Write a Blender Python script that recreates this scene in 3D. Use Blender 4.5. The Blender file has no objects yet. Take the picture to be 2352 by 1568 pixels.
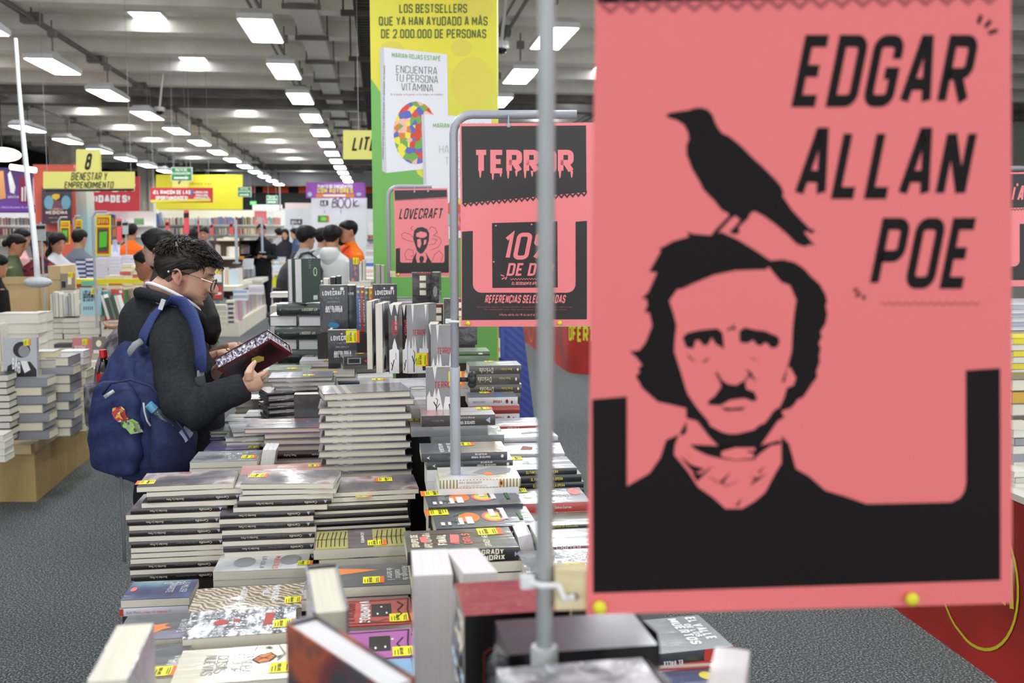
import bpy, bmesh, math, random
from mathutils import Vector, Matrix, Euler
from mathutils.geometry import tessellate_polygon
random.seed(7)
SC = bpy.context.scene
COL = SC.collection
R = math.radians
# ------------------------------------------------------------------ camera
H = 1.68
F = 35 / 36 * 2352
PITCH = math.atan2(784 - 545, F)
YAW = math.atan2(1176 - 875, F)
cam_d = bpy.data.cameras.new('camera'); cam = bpy.data.objects.new('camera', cam_d); COL.objects.link(cam)
cam_d.lens = 35; cam_d.sensor_width = 36; cam_d.clip_start = .05; cam_d.clip_end = 300
cam.location = (0, 0, H)
cam.rotation_euler = (math.pi / 2 - PITCH, 0, -YAW)
cam_d.dof.use_dof = True; cam_d.dof.focus_distance = 2.9; cam_d.dof.aperture_fstop = 5.0
SC.camera = cam
# ------------------------------------------------------------------ world and exposure
wd = bpy.data.worlds.new('world'); SC.world = wd; wd.use_nodes = True
bg = wd.node_tree.nodes['Background']; bg.inputs[0].default_value = (.95, .97, 1, 1); bg.inputs[1].default_value = 2.3
SC.view_settings.view_transform = 'Standard'; SC.view_settings.look = 'None'
SC.view_settings.exposure = 0.0; SC.view_settings.gamma = 1; SC.view_settings.use_curve_mapping = False
LAMP = 36.0      # panel emission of the hall's hanging lights
SKYL = 9.0       # translucent roof panels
# ------------------------------------------------------------------ pixels of the photograph to rays
MC = Euler(cam.rotation_euler).to_matrix()
CAM = Vector((0, 0, H))
FWD = MC @ Vector((0, 0, -1))
def ray(px, py): return MC @ Vector(((px - 1176) / F, -(py - 784) / F, -1))
def onD(px, py, d): return CAM + ray(px, py) * d
def onZ(px, py, z):
    r = ray(px, py); return CAM + r * ((z - H) / r.z)
def onY(px, py, y):
    r = ray(px, py); return CAM + r * (y / r.y)
def onX(px, py, x):
    r = ray(px, py); return CAM + r * (x / r.x)
# ------------------------------------------------------------------ materials
def lin(c):
    c = c / 255.0
    return c / 12.92 if c <= .04045 else ((c + .055) / 1.055) ** 2.4
def rgb(h):
    if isinstance(h, str):
        h = h.lstrip('#'); h = tuple(int(h[i:i + 2], 16) for i in (0, 2, 4))
    return (lin(h[0]), lin(h[1]), lin(h[2]), 1)
_mats = {}
def mat(name, c='#888888', rough=.6, coat=0, metal=0, emit=0, pat=None, bump=None, trans=0, spec=.5, crough=.07):
    """pat: ('noise', [(pos,hex)..], scale, detail[, stretch]) | ('ramp', axis, [(pos,hex)..]) | ('wave', [(pos,hex)..], scale, axis)
    | ('speck', hex1, hex2, scale); bump: (scale, strength[, stretch])"""
    if name in _mats: return _mats[name]
    m = bpy.data.materials.new(name); m.use_nodes = True; _mats[name] = m
    nt = m.node_tree; N = nt.nodes; K = nt.links
    b = N['Principled BSDF']
    b.inputs['Base Color'].default_value = rgb(c); b.inputs['Roughness'].default_value = rough
    b.inputs['Metallic'].default_value = metal; b.inputs['Specular IOR Level'].default_value = spec
    if coat:
        b.inputs['Coat Weight'].default_value = coat; b.inputs['Coat Roughness'].default_value = crough
    if trans: b.inputs['Transmission Weight'].default_value = trans
    if emit:
        b.inputs['Emission Color'].default_value = rgb(c); b.inputs['Emission Strength'].default_value = emit
    tc = None
    def coords(kind, sc=(1, 1, 1)):
        nonlocal tc
        if tc is None: tc = N.new('ShaderNodeTexCoord')
        mp = N.new('ShaderNodeMapping'); mp.inputs['Scale'].default_value = sc
        K.new(tc.outputs[kind], mp.inputs[0]); return mp.outputs[0]
    def ramp(fac, stops, interp='LINEAR'):
        r = N.new('ShaderNodeValToRGB'); r.color_ramp.interpolation = interp; e = r.color_ramp.elements
        while len(e) > 1: e.remove(e[-1])
        e[0].position = stops[0][0]; e[0].color = rgb(stops[0][1])
        for p, h in stops[1:]: e.new(p).color = rgb(h)
        K.new(fac, r.inputs[0]); return r.outputs[0]
    if pat:
        k = pat[0]; out = None
        if k == 'noise':
            n = N.new('ShaderNodeTexNoise'); n.inputs['Scale'].default_value = pat[2]; n.inputs['Detail'].default_value = pat[3] if len(pat) > 3 else 3
            K.new(coords('Object', pat[4] if len(pat) > 4 else (1, 1, 1)), n.inputs['Vector']); out = ramp(n.outputs['Fac'], pat[1])
        elif k == 'ramp':
            s = N.new('ShaderNodeSeparateXYZ'); K.new(coords('Generated'), s.inputs[0]); out = ramp(s.outputs[pat[1]], pat[2], pat[3] if len(pat) > 3 else 'CONSTANT')
        elif k == 'wave':
            w = N.new('ShaderNodeTexWave'); w.inputs['Scale'].default_value = pat[2]; w.bands_direction = pat[3]
            w.inputs['Distortion'].default_value = pat[4] if len(pat) > 4 else 0
            K.new(coords('Object'), w.inputs['Vector']); out = ramp(w.outputs['Fac'], pat[1])
        elif k == 'voronoi':
            v = N.new('ShaderNodeTexVoronoi'); v.inputs['Scale'].default_value = pat[2]
            K.new(coords('Object', pat[3] if len(pat) > 3 else (1, 1, 1)), v.inputs['Vector'])
            s = N.new('ShaderNodeSeparateXYZ'); K.new(v.outputs['Color'], s.inputs[0]); out = ramp(s.outputs[0], pat[1], 'CONSTANT')
        elif k == 'vcol':
            a = N.new('ShaderNodeVertexColor'); a.layer_name = 'col'; out = a.outputs[0]
        K.new(out, b.inputs['Base Color'])
        if emit: K.new(out, b.inputs['Emission Color'])
    if bump:
        n = N.new('ShaderNodeTexNoise'); n.inputs['Scale'].default_value = bump[0]; n.inputs['Detail'].default_value = 3
        K.new(coords('Object', bump[2] if len(bump) > 2 else (1, 1, 1)), n.inputs['Vector'])
        bp = N.new('ShaderNodeBump'); bp.inputs['Strength'].default_value = bump[1]; bp.inputs['Distance'].default_value = .01
        K.new(n.outputs['Fac'], bp.inputs['Height']); K.new(bp.outputs[0], b.inputs['Normal'])
        if coat: K.new(bp.outputs[0], b.inputs['Coat Normal'])
    return m
def flat(h, rough=.75, **k): return mat('c' + h.strip('#') + ('_%d' % int(rough * 100)), h, rough, **k)
WRAP = (11, .2, (1, 2.5, 1))
def wrap(name, c='#888888', pat=None, bump=WRAP, rough=.35): return mat(name, c, rough, coat=.7, pat=pat, bump=bump, crough=.13)
# ------------------------------------------------------------------ mesh builder
class MB:
    def __init__(s): s.v = []; s.f = []; s.m = []; s.smooth = False
    def face(s, pts, mi=0):
        n = len(s.v); s.v += [tuple(p) for p in pts]; s.f.append(tuple(range(n, n + len(pts)))); s.m.append(mi)
    def poly(s, pts, mi=0):
        """a possibly concave flat polygon"""
        P = [Vector(p) for p in pts]; n = len(s.v); s.v += [tuple(p) for p in P]
        for t in tessellate_polygon([P]): s.f.append((n + t[0], n + t[1], n + t[2])); s.m.append(mi)
    def box(s, x0, x1, y0, y1, z0, z1, mi=0, X=None, top=None):
        c = [(x0, y0, z0), (x1, y0, z0), (x1, y1, z0), (x0, y1, z0), (x0, y0, z1), (x1, y0, z1), (x1, y1, z1), (x0, y1, z1)]
        if X is not None: c = [tuple(X @ Vector(p)) for p in c]
        n = len(s.v); s.v += c
        for q in ((0, 3, 2, 1), (4, 5, 6, 7), (0, 1, 5, 4), (1, 2, 6, 5), (2, 3, 7, 6), (3, 0, 4, 7)):
            s.f.append(tuple(n + i for i in q)); s.m.append(mi if not (top is not None and q[0] == 4) else top)
    def rings(s, rs, mi=0, caps=True, closed=True):
        n = len(s.v); k = len(rs[0])
        for r in rs: s.v += [tuple(p) for p in r]
        for i in range(len(rs) - 1):
            for j in range(k if closed else k - 1):
                a, b = n + i * k + j, n + i * k + (j + 1) % k
                s.f.append((a, b, b + k, a + k)); s.m.append(mi)
        if caps:
            s.f.append(tuple(n + j for j in range(k))[::-1]); s.m.append(mi)
            e = n + (len(rs) - 1) * k; s.f.append(tuple(e + j for j in range(k))); s.m.append(mi)
    def tube(s, pts, rad, k=8, mi=0, up=None):
        """rad: one radius, a list of radii, or a list of (side, up) radii"""
        P = [Vector(p) for p in pts]
        rr = rad if isinstance(rad, (list, tuple)) else [rad] * len(P)
        rs = []; u = Vector(up) if up else None
        for i, p in enumerate(P):
            t = (P[min(i + 1, len(P) - 1)] - P[max(i - 1, 0)]).normalized()
            if u is None: u = Vector((0, 0, 1)) if abs(t.z) < .9 else Vector((0, 1, 0))
            w = t.cross(u).normalized(); u2 = w.cross(t).normalized()
            if not up: u = u2
            a, b = rr[i] if isinstance(rr[i], (list, tuple)) else (rr[i], rr[i])
            rs.append([p + w * a * math.cos(2 * math.pi * j / k) + u2 * b * math.sin(2 * math.pi * j / k) for j in range(k)])
        s.rings(rs, mi)
    def ell(s, c, r, X=None, mi=0, nu=14, nv=9):
        rs = []
        for i in range(nv + 1):
            ph = math.pi * (i + .02) / (nv + .04) - math.pi / 2
            rs.append([Vector((r[0] * math.cos(ph) * math.cos(2 * math.pi * j / nu), r[1] * math.cos(ph) * math.sin(2 * math.pi * j / nu), r[2] * math.sin(ph))) for j in range(nu)])
        c = Vector(c); X = X or Matrix.Identity(3)
        s.rings([[c + X @ p for p in q] for q in rs], mi)
    def add(s, o, X=None, mi=None):
        n = len(s.v); s.v += [tuple(X @ Vector(p)) for p in o.v] if X is not None else o.v
        s.f += [tuple(n + i for i in q) for q in o.f]; s.m += [mi] * len(o.m) if mi is not None else o.m
    def mesh(s, name, mats):
        me = bpy.data.meshes.new(name); me.from_pydata(s.v, [], s.f)
        for m in (mats if isinstance(mats, (list, tuple)) else [mats]): me.materials.append(m)
        me.polygons.foreach_set('material_index', s.m)
        if s.smooth: me.polygons.foreach_set('use_smooth', [True] * len(s.f))
        me.update(); return me
    def build(s, name, mats, parent=None, **k): return put(name, s.mesh(name, mats), parent, **k)
def put(name, me, parent=None, loc=None, rot=None, mw=None):
    o = bpy.data.objects.new(name, me); COL.objects.link(o)
    if parent is not None: o.parent = parent
    if loc is not None: o.location = loc
    if rot is not None: o.rotation_euler = rot
    if mw is not None: o.matrix_local = mw
    return o
def tag(o, label, cat, group=None):
    o['label'] = label; o['category'] = cat
    if group: o['group'] = group
    return o
def struct(o): o['kind'] = 'structure'; return o
def thing(name, label, cat, loc=(0, 0, 0), rot=(0, 0, 0), group=None):
    o = bpy.data.objects.new(name, None); COL.objects.link(o); o.location = loc; o.rotation_euler = rot; o.empty_display_size = .1
    return tag(o, label, cat, group)
def baked(mb, vox, smooth=4, fac=.5):
    """one continuous surface from overlapping closed pieces"""
    o = mb.build('tmp', flat('#808080'))
    r = o.modifiers.new('r', 'REMESH'); r.mode = 'VOXEL'; r.voxel_size = vox; r.use_smooth_shade = True
    s = o.modifiers.new('s', 'SMOOTH'); s.iterations = smooth; s.factor = fac
    dg = bpy.context.evaluated_depsgraph_get(); dg.update()
    me = bpy.data.meshes.new_from_object(o.evaluated_get(dg))
    bpy.data.objects.remove(o); me.materials.clear()
    return me
def colour(me, fn):
    a = me.color_attributes.new('col', 'FLOAT_COLOR', 'POINT')
    for i, v in enumerate(me.vertices): a.data[i].color = fn(v.co)
def mixc(a, b, t):
    t = max(0, min(1, t)); return tuple(a[i] * (1 - t) + b[i] * t for i in range(4))
ORD = ['topmost', 'second', 'third', 'fourth', 'fifth', 'sixth', 'seventh', 'eighth', 'ninth', 'tenth', 'eleventh', 'twelfth', 'thirteenth', 'fourteenth', 'fifteenth', 'sixteenth', 'seventeenth', 'eighteenth', 'nineteenth', 'twentieth']
TENS = ['twenty', 'thirty', 'forty', 'fifty', 'sixty']
def nth(i):
    if i == 0: return 'first'
    if i < 20: return ORD[i]
    t, u = divmod(i + 1, 10)
    if u == 0: return TENS[t - 2][:-1] + 'ieth'
    return TENS[t - 2] + '-' + (['first'] + ORD[1:10])[u - 1]
# ------------------------------------------------------------------ lettering: a condensed stroke alphabet, 0..1 high
def arc(cx, cy, rx, ry, a0, a1, n=6): return [(cx + rx * math.cos(R(a0 + (a1 - a0) * i / n)), cy + ry * math.sin(R(a0 + (a1 - a0) * i / n))) for i in range(n + 1)]
def _glyphs():
    w = .40; r = .14; g = {}
    rr = lambda x0, y0, x1, y1, q=r: arc(x1 - q, y1 - q, q, q, 0, 90, 4) + arc(x0 + q, y1 - q, q, q, 90, 180, 4) + arc(x0 + q, y0 + q, q, q, 180, 270, 4) + arc(x1 - q, y0 + q, q, q, 270, 360, 4)
    O = rr(0, 0, w, 1); g['O'] = [O + O[:1]]
    g['Q'] = g['O'] + [[(.26, .2), (.44, -.06)]]
    g['A'] = [[(0, 0), (.17, 1), (.25, 1), (.42, 0)], [(.07, .28), (.35, .28)]]
    g['B'] = [[(0, 0), (0, 1)] + arc(w - r, 1 - r, r, r, 90, -20, 4) + [(w - .04, .52)] + arc(w - r, r, r, r, 30, -90, 4) + [(0, 0)], [(0, .52), (w - .05, .52)]]
    g['C'] = [[(w, .7)] + arc(w - r, 1 - r, r, r, 0, 90, 4) + arc(r, 1 - r, r, r, 90, 180, 4) + arc(r, r, r, r, 180, 270, 4) + arc(w - r, r, r, r, 270, 360, 4) + [(w, .3)]]
    g['D'] = [[(0, 0), (0, 1)] + arc(w - r, 1 - r, r, r, 90, 0, 4) + arc(w - r, r, r, r, 0, -90, 4) + [(0, 0)]]
    g['E'] = [[(.36, 1), (0, 1), (0, 0), (.36, 0)], [(0, .5), (.3, .5)]]
    g['F'] = [[(.36, 1), (0, 1), (0, 0)], [(0, .5), (.3, .5)]]
    g['G'] = [[(w, .7)] + arc(w - r, 1 - r, r, r, 0, 90, 4) + arc(r, 1 - r, r, r, 90, 180, 4) + arc(r, r, r, r, 180, 270, 4) + arc(w - r, r, r, r, 270, 360, 4) + [(w, .46), (.22, .46)]]
    g['H'] = [[(0, 0), (0, 1)], [(w, 0), (w, 1)], [(0, .5), (w, .5)]]
    g['I'] = [[(0, 0), (0, 1)]]
    g['J'] = [[(w, 1)] + arc(w - r, r, r, r, 0, -90, 4) + arc(r, r, r, r, 270, 180, 4) + [(0, .3)]]
    g['K'] = [[(0, 0), (0, 1)], [(w, 1), (.04, .5), (w, 0)]]
    g['L'] = [[(0, 1), (0, 0), (.34, 0)]]
    g['M'] = [[(0, 0), (0, 1)], [(.54, 0), (.54, 1)], [(.03, .97), (.27, .32), (.51, .97)]]
    g['N'] = [[(0, 0), (0, 1)], [(w, 0), (w, 1)], [(.02, .98), (w - .02, .02)]]
    g['\u00d1'] = g['N'] + [[(.1, 1.16), (.3, 1.2)]]
    P = [[(0, 0), (0, 1)] + arc(w - r, 1 - r, r, r, 90, 0, 4) + arc(w - r, .45 + r, r, r, 0, -90, 4) + [(0, .45)]]
    g['P'] = P; g['R'] = P + [[(.2, .45), (w + .01, 0)]]
    g['S'] = [[(w, .74)] + arc(w - r, 1 - r, r, r, 0, 90, 4) + arc(r, 1 - r, r, r, 90, 180, 4) + [(0, .62), (w, .4)] + arc(w - r, r, r, r, 0, -90, 4) + arc(r, r, r, r, 270, 180, 4) + [(0, .28)]]
    g['T'] = [[(0, 1), (w, 1)], [(w / 2, 1), (w / 2, 0)]]
    g['U'] = [[(0, 1)] + arc(r, r, r, r, 180, 270, 4) + arc(w - r, r, r, r, 270, 360, 4) + [(w, 1)]]
    g['V'] = [[(0, 1), (.17, 0), (.25, 0), (.42, 1)]]
    g['W'] = [[(0, 1), (.15, 0), (.3, .7), (.45, 0), (.6, 1)]]
    g['X'] = [[(0, 0), (w, 1)], [(0, 1), (w, 0)]]
    g['Y'] = [[(0, 1), (.2, .48), (w, 1)], [(.2, .48), (.2, 0)]]
    g['Z'] = [[(0, 1), (w, 1), (0, 0), (w, 0)]]
    g['1'] = [[(0, .8), (.16, 1), (.16, 0)]]
    g['2'] = [[(0, .74)] + arc(r, 1 - r, r, r, 180, 90, 4) + arc(w - r, 1 - r, r, r, 90, 0, 4) + [(w, .6), (0, 0), (w, 0)]]
    g['3'] = [[(0, 1), (w, 1), (.18, .56), (w - .05, .5)] + arc(w - r, r, r, r, 0, -90, 4) + [(0, 0)]]
    g['4'] = [[(.3, 0), (.3, 1), (0, .3), (w, .3)]]
    g['5'] = [[(w, 1), (0, 1), (0, .55), (w - r, .55)] + arc(w - r, .4, r, .15, 90, 0, 3) + arc(w - r, r, r, r, 0, -90, 4) + [(0, 0)]]
    g['6'] = [[(w, 1), (.1, .8)] + arc(r, r, r, r, 180, 270, 4) + arc(w - r, r, r, r, 270, 360, 4) + [(w, .55), (0, .5)]]
    g['7'] = [[(0, 1), (w, 1), (.1, 0)]]
    a = rr(0, 0, w, .54, .13); b = rr(.02, .54, w - .02, 1, .13); g['8'] = [a + a[:1], b + b[:1]]
    g['9'] = [[(0, 0), (.3, .2), (w, .5), (w, .86)] + arc(w - r, 1 - r, r, r, 0, 90, 4) + arc(r, 1 - r, r, r, 90, 180, 4) + [(0, .5), (w, .5)]]
    g['0'] = g['O']
    s1 = rr(0, .6, .22, 1, .08); s2 = rr(.3, 0, .52, .4, .08); g['%'] = [s1 + s1[:1], s2 + s2[:1], [(.06, 0), (.46, 1)]]
    g['.'] = [[(0, 0), (0, .08)]]; g[':'] = [[(0, .1), (0, .18)], [(0, .6), (0, .68)]]; g['-'] = [[(0, .48), (.18, .48)]]; g['/'] = [[(0, 0), (.25, 1)]]
    g['!'] = [[(0, .3), (0, 1)], [(0, 0), (0, .08)]]; g['\u00a1'] = [[(0, 0), (0, .7)], [(0, .92), (0, 1)]]; g['$'] = g['S'] + [[(.2, -.1), (.2, 1.1)]]
    for k, v in (('\u00c1', 'A'), ('\u00c9', 'E'), ('\u00cd', 'I'), ('\u00d3', 'O'), ('\u00da', 'U')): g[k] = g[v] + [[(.14, 1.12), (.26, 1.26)]]
    return g
GL = _glyphs()
_lift = 0
def stroke(M, pts, th, X, mi=0, closed=False):
    """a mitred flat stroke; X maps 2D to 3D"""
    P = [Vector(p) for p in pts]
    Q = [P[0]]
    for p in P[1:]:
        if (p - Q[-1]).length > 1e-6: Q.append(p)
    P = Q
    if len(P) < 2: return
    closed = closed or (P[0] - P[-1]).length < 1e-4
    if closed: P = P[:-1]
    n = len(P); A = []; B = []
    for i in range(n):
        a = P[i - 1] if (i or closed) else None; b = P[(i + 1) % n] if (i < n - 1 or closed) else None
        d1 = (P[i] - a).normalized() if a is not None else None; d2 = (b - P[i]).normalized() if b is not None else None
        d1 = d1 if d1 is not None else d2; d2 = d2 if d2 is not None else d1
        n1 = Vector((-d1.y, d1.x)); n2 = Vector((-d2.y, d2.x)); m = n1 + n2
        m = m.normalized() if m.length > .05 else n1
        k = th / 2 / max(.45, m.dot(n1)); A.append(P[i] + m * k); B.append(P[i] - m * k)
    global _lift
    _lift = (_lift + 1) % 6; off = None
    for i in range(n if closed else n - 1):
        j = (i + 1) % n; q4 = [Vector(X(*q)) for q in (B[i], B[j], A[j], A[i])]
        if off is None: off = (q4[1] - q4[0]).cross(q4[3] - q4[0]).normalized() * (_lift * 2.5e-5)
        M.face([q + off for q in q4], mi)
def text_w(s, th=.14, gap=.11):
    w = 0
    for ch in s:
        if ch == ' ': w += .28; continue
        g = GL.get(ch)
        if g: w += max(p[0] for q in g for p in q) + th + gap
    return w - gap
def write(M, s, X, x, y, h, th=.14, sx=1.0, shear=0, align='l', mi=0, gap=.11, width=None):
    """caps, baseline at (x, y), height h in the units X takes; y grows upward"""
    hs = h - 0; W = text_w(s, th, gap)
    if width: sx = width / (W * h)
    if align == 'c': x -= W * h * sx / 2
    if align == 'r': x -= W * h * sx
    cx = th / 2
    for ch in s:
        if ch == ' ': cx += .28; continue
        g = GL.get(ch)
        if not g: continue
        for st in g:
            # inset so that strokes stay between baseline and cap height
            pts = [(cx + p[0], th / 2 + p[1] * (1 - th)) for p in st]
            stroke(M, pts, th, lambda a, b: X(x + (a * sx + b * shear) * h, y + b * h), mi)
        cx += max(p[0] for q in g for p in q) + th + gap
_ft = {}
def small_text(s):
    """mixed-case text from Blender's built-in face as 2D triangles, 1 high, from x = 0"""
    if s not in _ft:
        c = bpy.data.curves.new('t', 'FONT'); c.body = s; c.resolution_u = 1; c.size = 1
        o = bpy.data.objects.new('t', c); me = o.to_mesh()
        _ft[s] = ([tuple(v.co[:2]) for v in me.vertices], [tuple(p.vertices) for p in me.polygons])
        o.to_mesh_clear(); bpy.data.objects.remove(o); bpy.data.curves.remove(c)
    return _ft[s]
def say(M, s, X, x, y, width, h=None, mi=0, align='l', shear=0):
    V, Fc = small_text(s)
    if not V: return
    w = max(v[0] for v in V); k = width / w; h = h or k
    if align == 'c': x -= width / 2
    n = len(M.v); M.v += [tuple(X(x + v[0] * k + v[1] * h * shear, y + v[1] * h)) for v in V]
    M.f += [tuple(n + i for i in f) for f in Fc]; M.m += [mi] * len(Fc)
class Plane:
    """a flat print: photograph pixels fall on the sheet's own plane"""
    def __init__(s, p, n): s.p = Vector(p); s.n = Vector(n).normalized(); s.k = 0
    def at(s, px, py, lift=0):
        r = ray(px, py); q = CAM + r * ((s.p - CAM).dot(s.n) / r.dot(s.n)); return q + s.n * lift
    def X(s, lift): return lambda x, y: s.at(x, y, lift)
    def Xt(s, lift): return lambda x, y: s.at(x, -y, lift)      # for write(): y up
# ================================================================== the hall
ZC, ZL = 4.9, 4.0
m_carpet = mat('carpet', '#5c6062', .95, pat=('noise', [(.34, '#2e3133'), (.46, '#505455'), (.54, '#5f6364'), (.68, '#a2a6a7')], 120, 4), bump=(150, .5), spec=.2)
m_ceil = mat('ceiling', '#e2dfd6', .85, pat=('noise', [(.35, '#dad7ce'), (.65, '#e8e5dc')], 1.3, 4))
m_rib = mat('ceiling_rib', '#b8b5ac', .8, pat=('noise', [(.35, '#e0ddd4'), (.65, '#efece4')], 2.2, 4, (1, .3, 1)))
m_girder = mat('girder', '#6f6d69', .8, pat=('noise', [(.35, '#5e5c59'), (.65, '#807d79')], 2))
m_white = flat('#e4e4e2'); m_conduit = mat('conduit', '#77746e', .5, metal=.3); m_steel = mat('steel', '#85888c', .4, metal=.5)
m_dark = flat('#2c2a2a'); m_black = flat('#161415', .6)
def slab(name, x0, x1, y0, y1, z0, z1, m):
    M = MB(); M.box(x0, x1, y0, y1, z0, z1); return struct(M.build(name, m))
slab('floor', -26, 17, -7, 49, -.1, 0, m_carpet)
slab('ceiling', -11.3, 17, -7, 49, ZC, ZC + .1, m_ceil)
slab('ceiling_annex', -26, -11.3, -7, 49, 7.2, 7.3, flat('#b3a5a2'))
slab('wall_back', -26, 17, 48.2, 48.4, 0, 7.2, flat('#221d1c'))
slab('wall_left', -26.2, -26, -7, 49, 0, 7.3, flat('#cfc9c4'))
slab('wall_right', 17, 17.2, -7, 49, 0, 7.3, flat('#c9c7c2'))
slab('beam_edge', -11.6, -11.3, -7, 49, ZC - .3, 7.3, m_girder)
y = onZ(900, 24, ZC - .2).y - 1.76 * 9
M = MB()
while y < 48:
    M.box(-11.3, 17, y, y + .34, ZC - .22, ZC); y += 1.76
struct(M.build('ceiling_ribs', m_rib))
for i, (pa, zz) in enumerate(((218, 4.55), (243, 4.5), (388, 4.45))):
    p = onZ(500, pa, zz); slab('beam_%d' % (i + 1), -11.3, 17, p.y, p.y + .45, zz, ZC, m_girder)
p = onZ(600, 396, 4.2); slab('beam_4', -7, 6, 47.6, 48.2, 4.05, 4.9, flat('#b5b4b4'))
# lattice trusses of the annex
for i, ty in enumerate((14, 19.5, 25, 31, 38)):
    M = MB(); x0, x1 = -25.9, -11.7
    M.tube([(x0, ty, 6.6), (x1, ty, 6.6)], .09, 6); M.tube([(x0, ty, 5.5), (x1, ty, 5.5)], .09, 6)
    k = x0
    while k < x1 - .6: M.tube([(k, ty, 5.5), (k + .6, ty, 6.6)], .045, 5); M.tube([(k + .6, ty, 6.6), (k + 1.2, ty, 5.5)], .045, 5); k += 1.2
    struct(M.build('beam_truss_%d' % (i + 1), flat('#5d5350')))
# conduits over each row of lights, flat duct, cable tray
ROWS = [(-7.5, 'beside the open truss hall'), (-4.4, 'along the double conduit'), (-1.3, 'beside the flat cable duct'), (2.05, 'over the red table'), (5.4, 'beyond the raven poster')]
for i, (rx, d) in enumerate(ROWS):
    t = thing('ceiling_conduit', 'thin grey conduit run with junction boxes ' + d, 'conduit', (rx, 0, 0), group='ceiling conduits')
    M = MB(); M.tube([(-.2, -5, 4.62), (-.2, 47, 4.62)], .028, 6); M.tube([(-.33, -5, 4.66), (-.33, 47, 4.66)], .02, 6); M.build('pipe', m_conduit, t)
    for q in range(14):
        yy = 2.2 + q * 3.1; M = MB(); M.box(-.4, -.14, yy, yy + .16, 4.58, 4.72); M.tube([(-.27, yy + .08, 4.7), (-.27, yy + .08, ZC)], .012, 5); M.build('junction_box', m_conduit, t)
t = thing('cable_duct', 'wide flat grey cable duct strapped under the ceiling', 'duct', (-.94, 0, 0))
M = MB(); M.box(-.17, .17, 2, 47, 4.58, 4.68); M.build('trunking', flat('#d5d4d0', .5), t)
for q in range(21):
    yy = 5 + q * 2.0; M = MB(); M.box(-.24, .24, yy, yy + .07, 4.52, 4.575); M.tube([(-.22, yy + .04, 4.52), (-.22, yy + .04, ZC)], .01, 5); M.tube([(.22, yy + .04, 4.52), (.22, yy + .04, ZC)], .01, 5); M.build('strap', m_girder, t)
t = thing('cable_tray', 'dark perforated cable tray hanging next to the yellow and green pillar', 'cable tray', (-.08, 0, 0))
M = MB(); M.box(-.19, -.16, 2, 46, 4.3, 4.45); M.box(.16, .19, 2, 46, 4.3, 4.45)
k = 2
while k < 46: M.box(-.17, .17, k, k + .06, 4.3, 4.33); k += .16
M.build('mesh_tray', flat('#3a3836'), t)
for q in range(12):
    yy = 6 + q * 3; M = MB(); M.box(-.34, .34, yy, yy + .07, 4.24, 4.3); M.tube([(-.31, yy + .03, 4.27), (-.31, yy + .03, ZC)], .012, 5); M.build('hanger', flat('#4a4846'), t)
# hanging lights
m_led = mat('led_panel', '#fbfdff', .5, emit=LAMP)
m_hous = flat('#d9dbdc', .5)
def light_parts():
    A = MB(); w, l = .19, .66
    A.rings([[Vector(p) for p in ((-w, -l, .0), (w, -l, .0), (w, l, .0), (-w, l, .0))], [Vector(p) for p in ((-w, -l, .06), (w, -l, .06), (w, l, .06), (-w, l, .06))],
             [Vector(p) for p in ((-w * .62, -l * .85, .13), (w * .62, -l * .85, .13), (w * .62, l * .85, .13), (-w * .62, l * .85, .13))]])
    A.box(-.06, .06, -.12, .12, .13, .19)
    B = MB(); B.face([(-w * .9, -l * .96, -.006), (-w * .9, l * .96, -.006), (w * .9, l * .96, -.006), (w * .9, -l * .96, -.006)])
    C = MB(); C.tube([(0, 0, .19), (0, 0, .62)], .012, 5); C.box(-.05, .05, -.05, .05, .4, .5)
    return [('housing', A.mesh('housing', m_hous)), ('diffuser', B.mesh('diffuser', m_led)), ('hanger', C.mesh('hanger', m_conduit))]
LP = light_parts()
ystep = 2.79; y0 = onZ(610, 72, ZL).y
for rx, d in ROWS:
    ks = [k for k in range(-4, 13) if (k >= 0 or abs(rx - .4) < 3)]
    if rx > 5: ks = [k for k in ks if k >= 0]
    for i, k in enumerate(ks):
        t = thing('ceiling_light', '%s white hanging light of the row %s' % (nth(i), d), 'ceiling light', (rx, y0 + ystep * k, ZL), group='hanging hall lights')
        for n, me in LP: put(n, me, t)
m_sky = mat('roof_light', '#f6f9ff', .5, emit=SKYL)
k0 = onZ(365, 48, ZC - .02).y
for ci, (sx, d) in enumerate(((-3.3, 'between the conduit and the cable duct'), (-7.1, 'nearer the open truss hall'), (4.3, 'past the pillar'))):
    for i in range(-3, 11):
        if i < 0 and ci == 1: continue
        yy = k0 + i * 3.42
        if ci == 0 and i == 2: continue
        t = thing('roof_light', '%s glowing roof panel of the line %s' % (nth(max(0, i) if ci == 1 else i + 3), d), 'roof light', (sx, yy, ZC - .012), group='flush roof lights')
        M = MB(); M.face([(-.22, -.62, 0), (-.22, .62, 0), (.22, .62, 0), (.22, -.62, 0)]); M.build('diffuser', m_sky, t)
        M = MB(); w, l = .22, .62
        for a in ((-w - .03, -w, -l - .03, l + .03), (w, w + .03, -l - .03, l + .03), (-w, w, -l - .03, -l), (-w, w, l, l + .03)): M.box(*a, -.02, .012)
        M.build('frame', m_hous, t)
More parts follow.
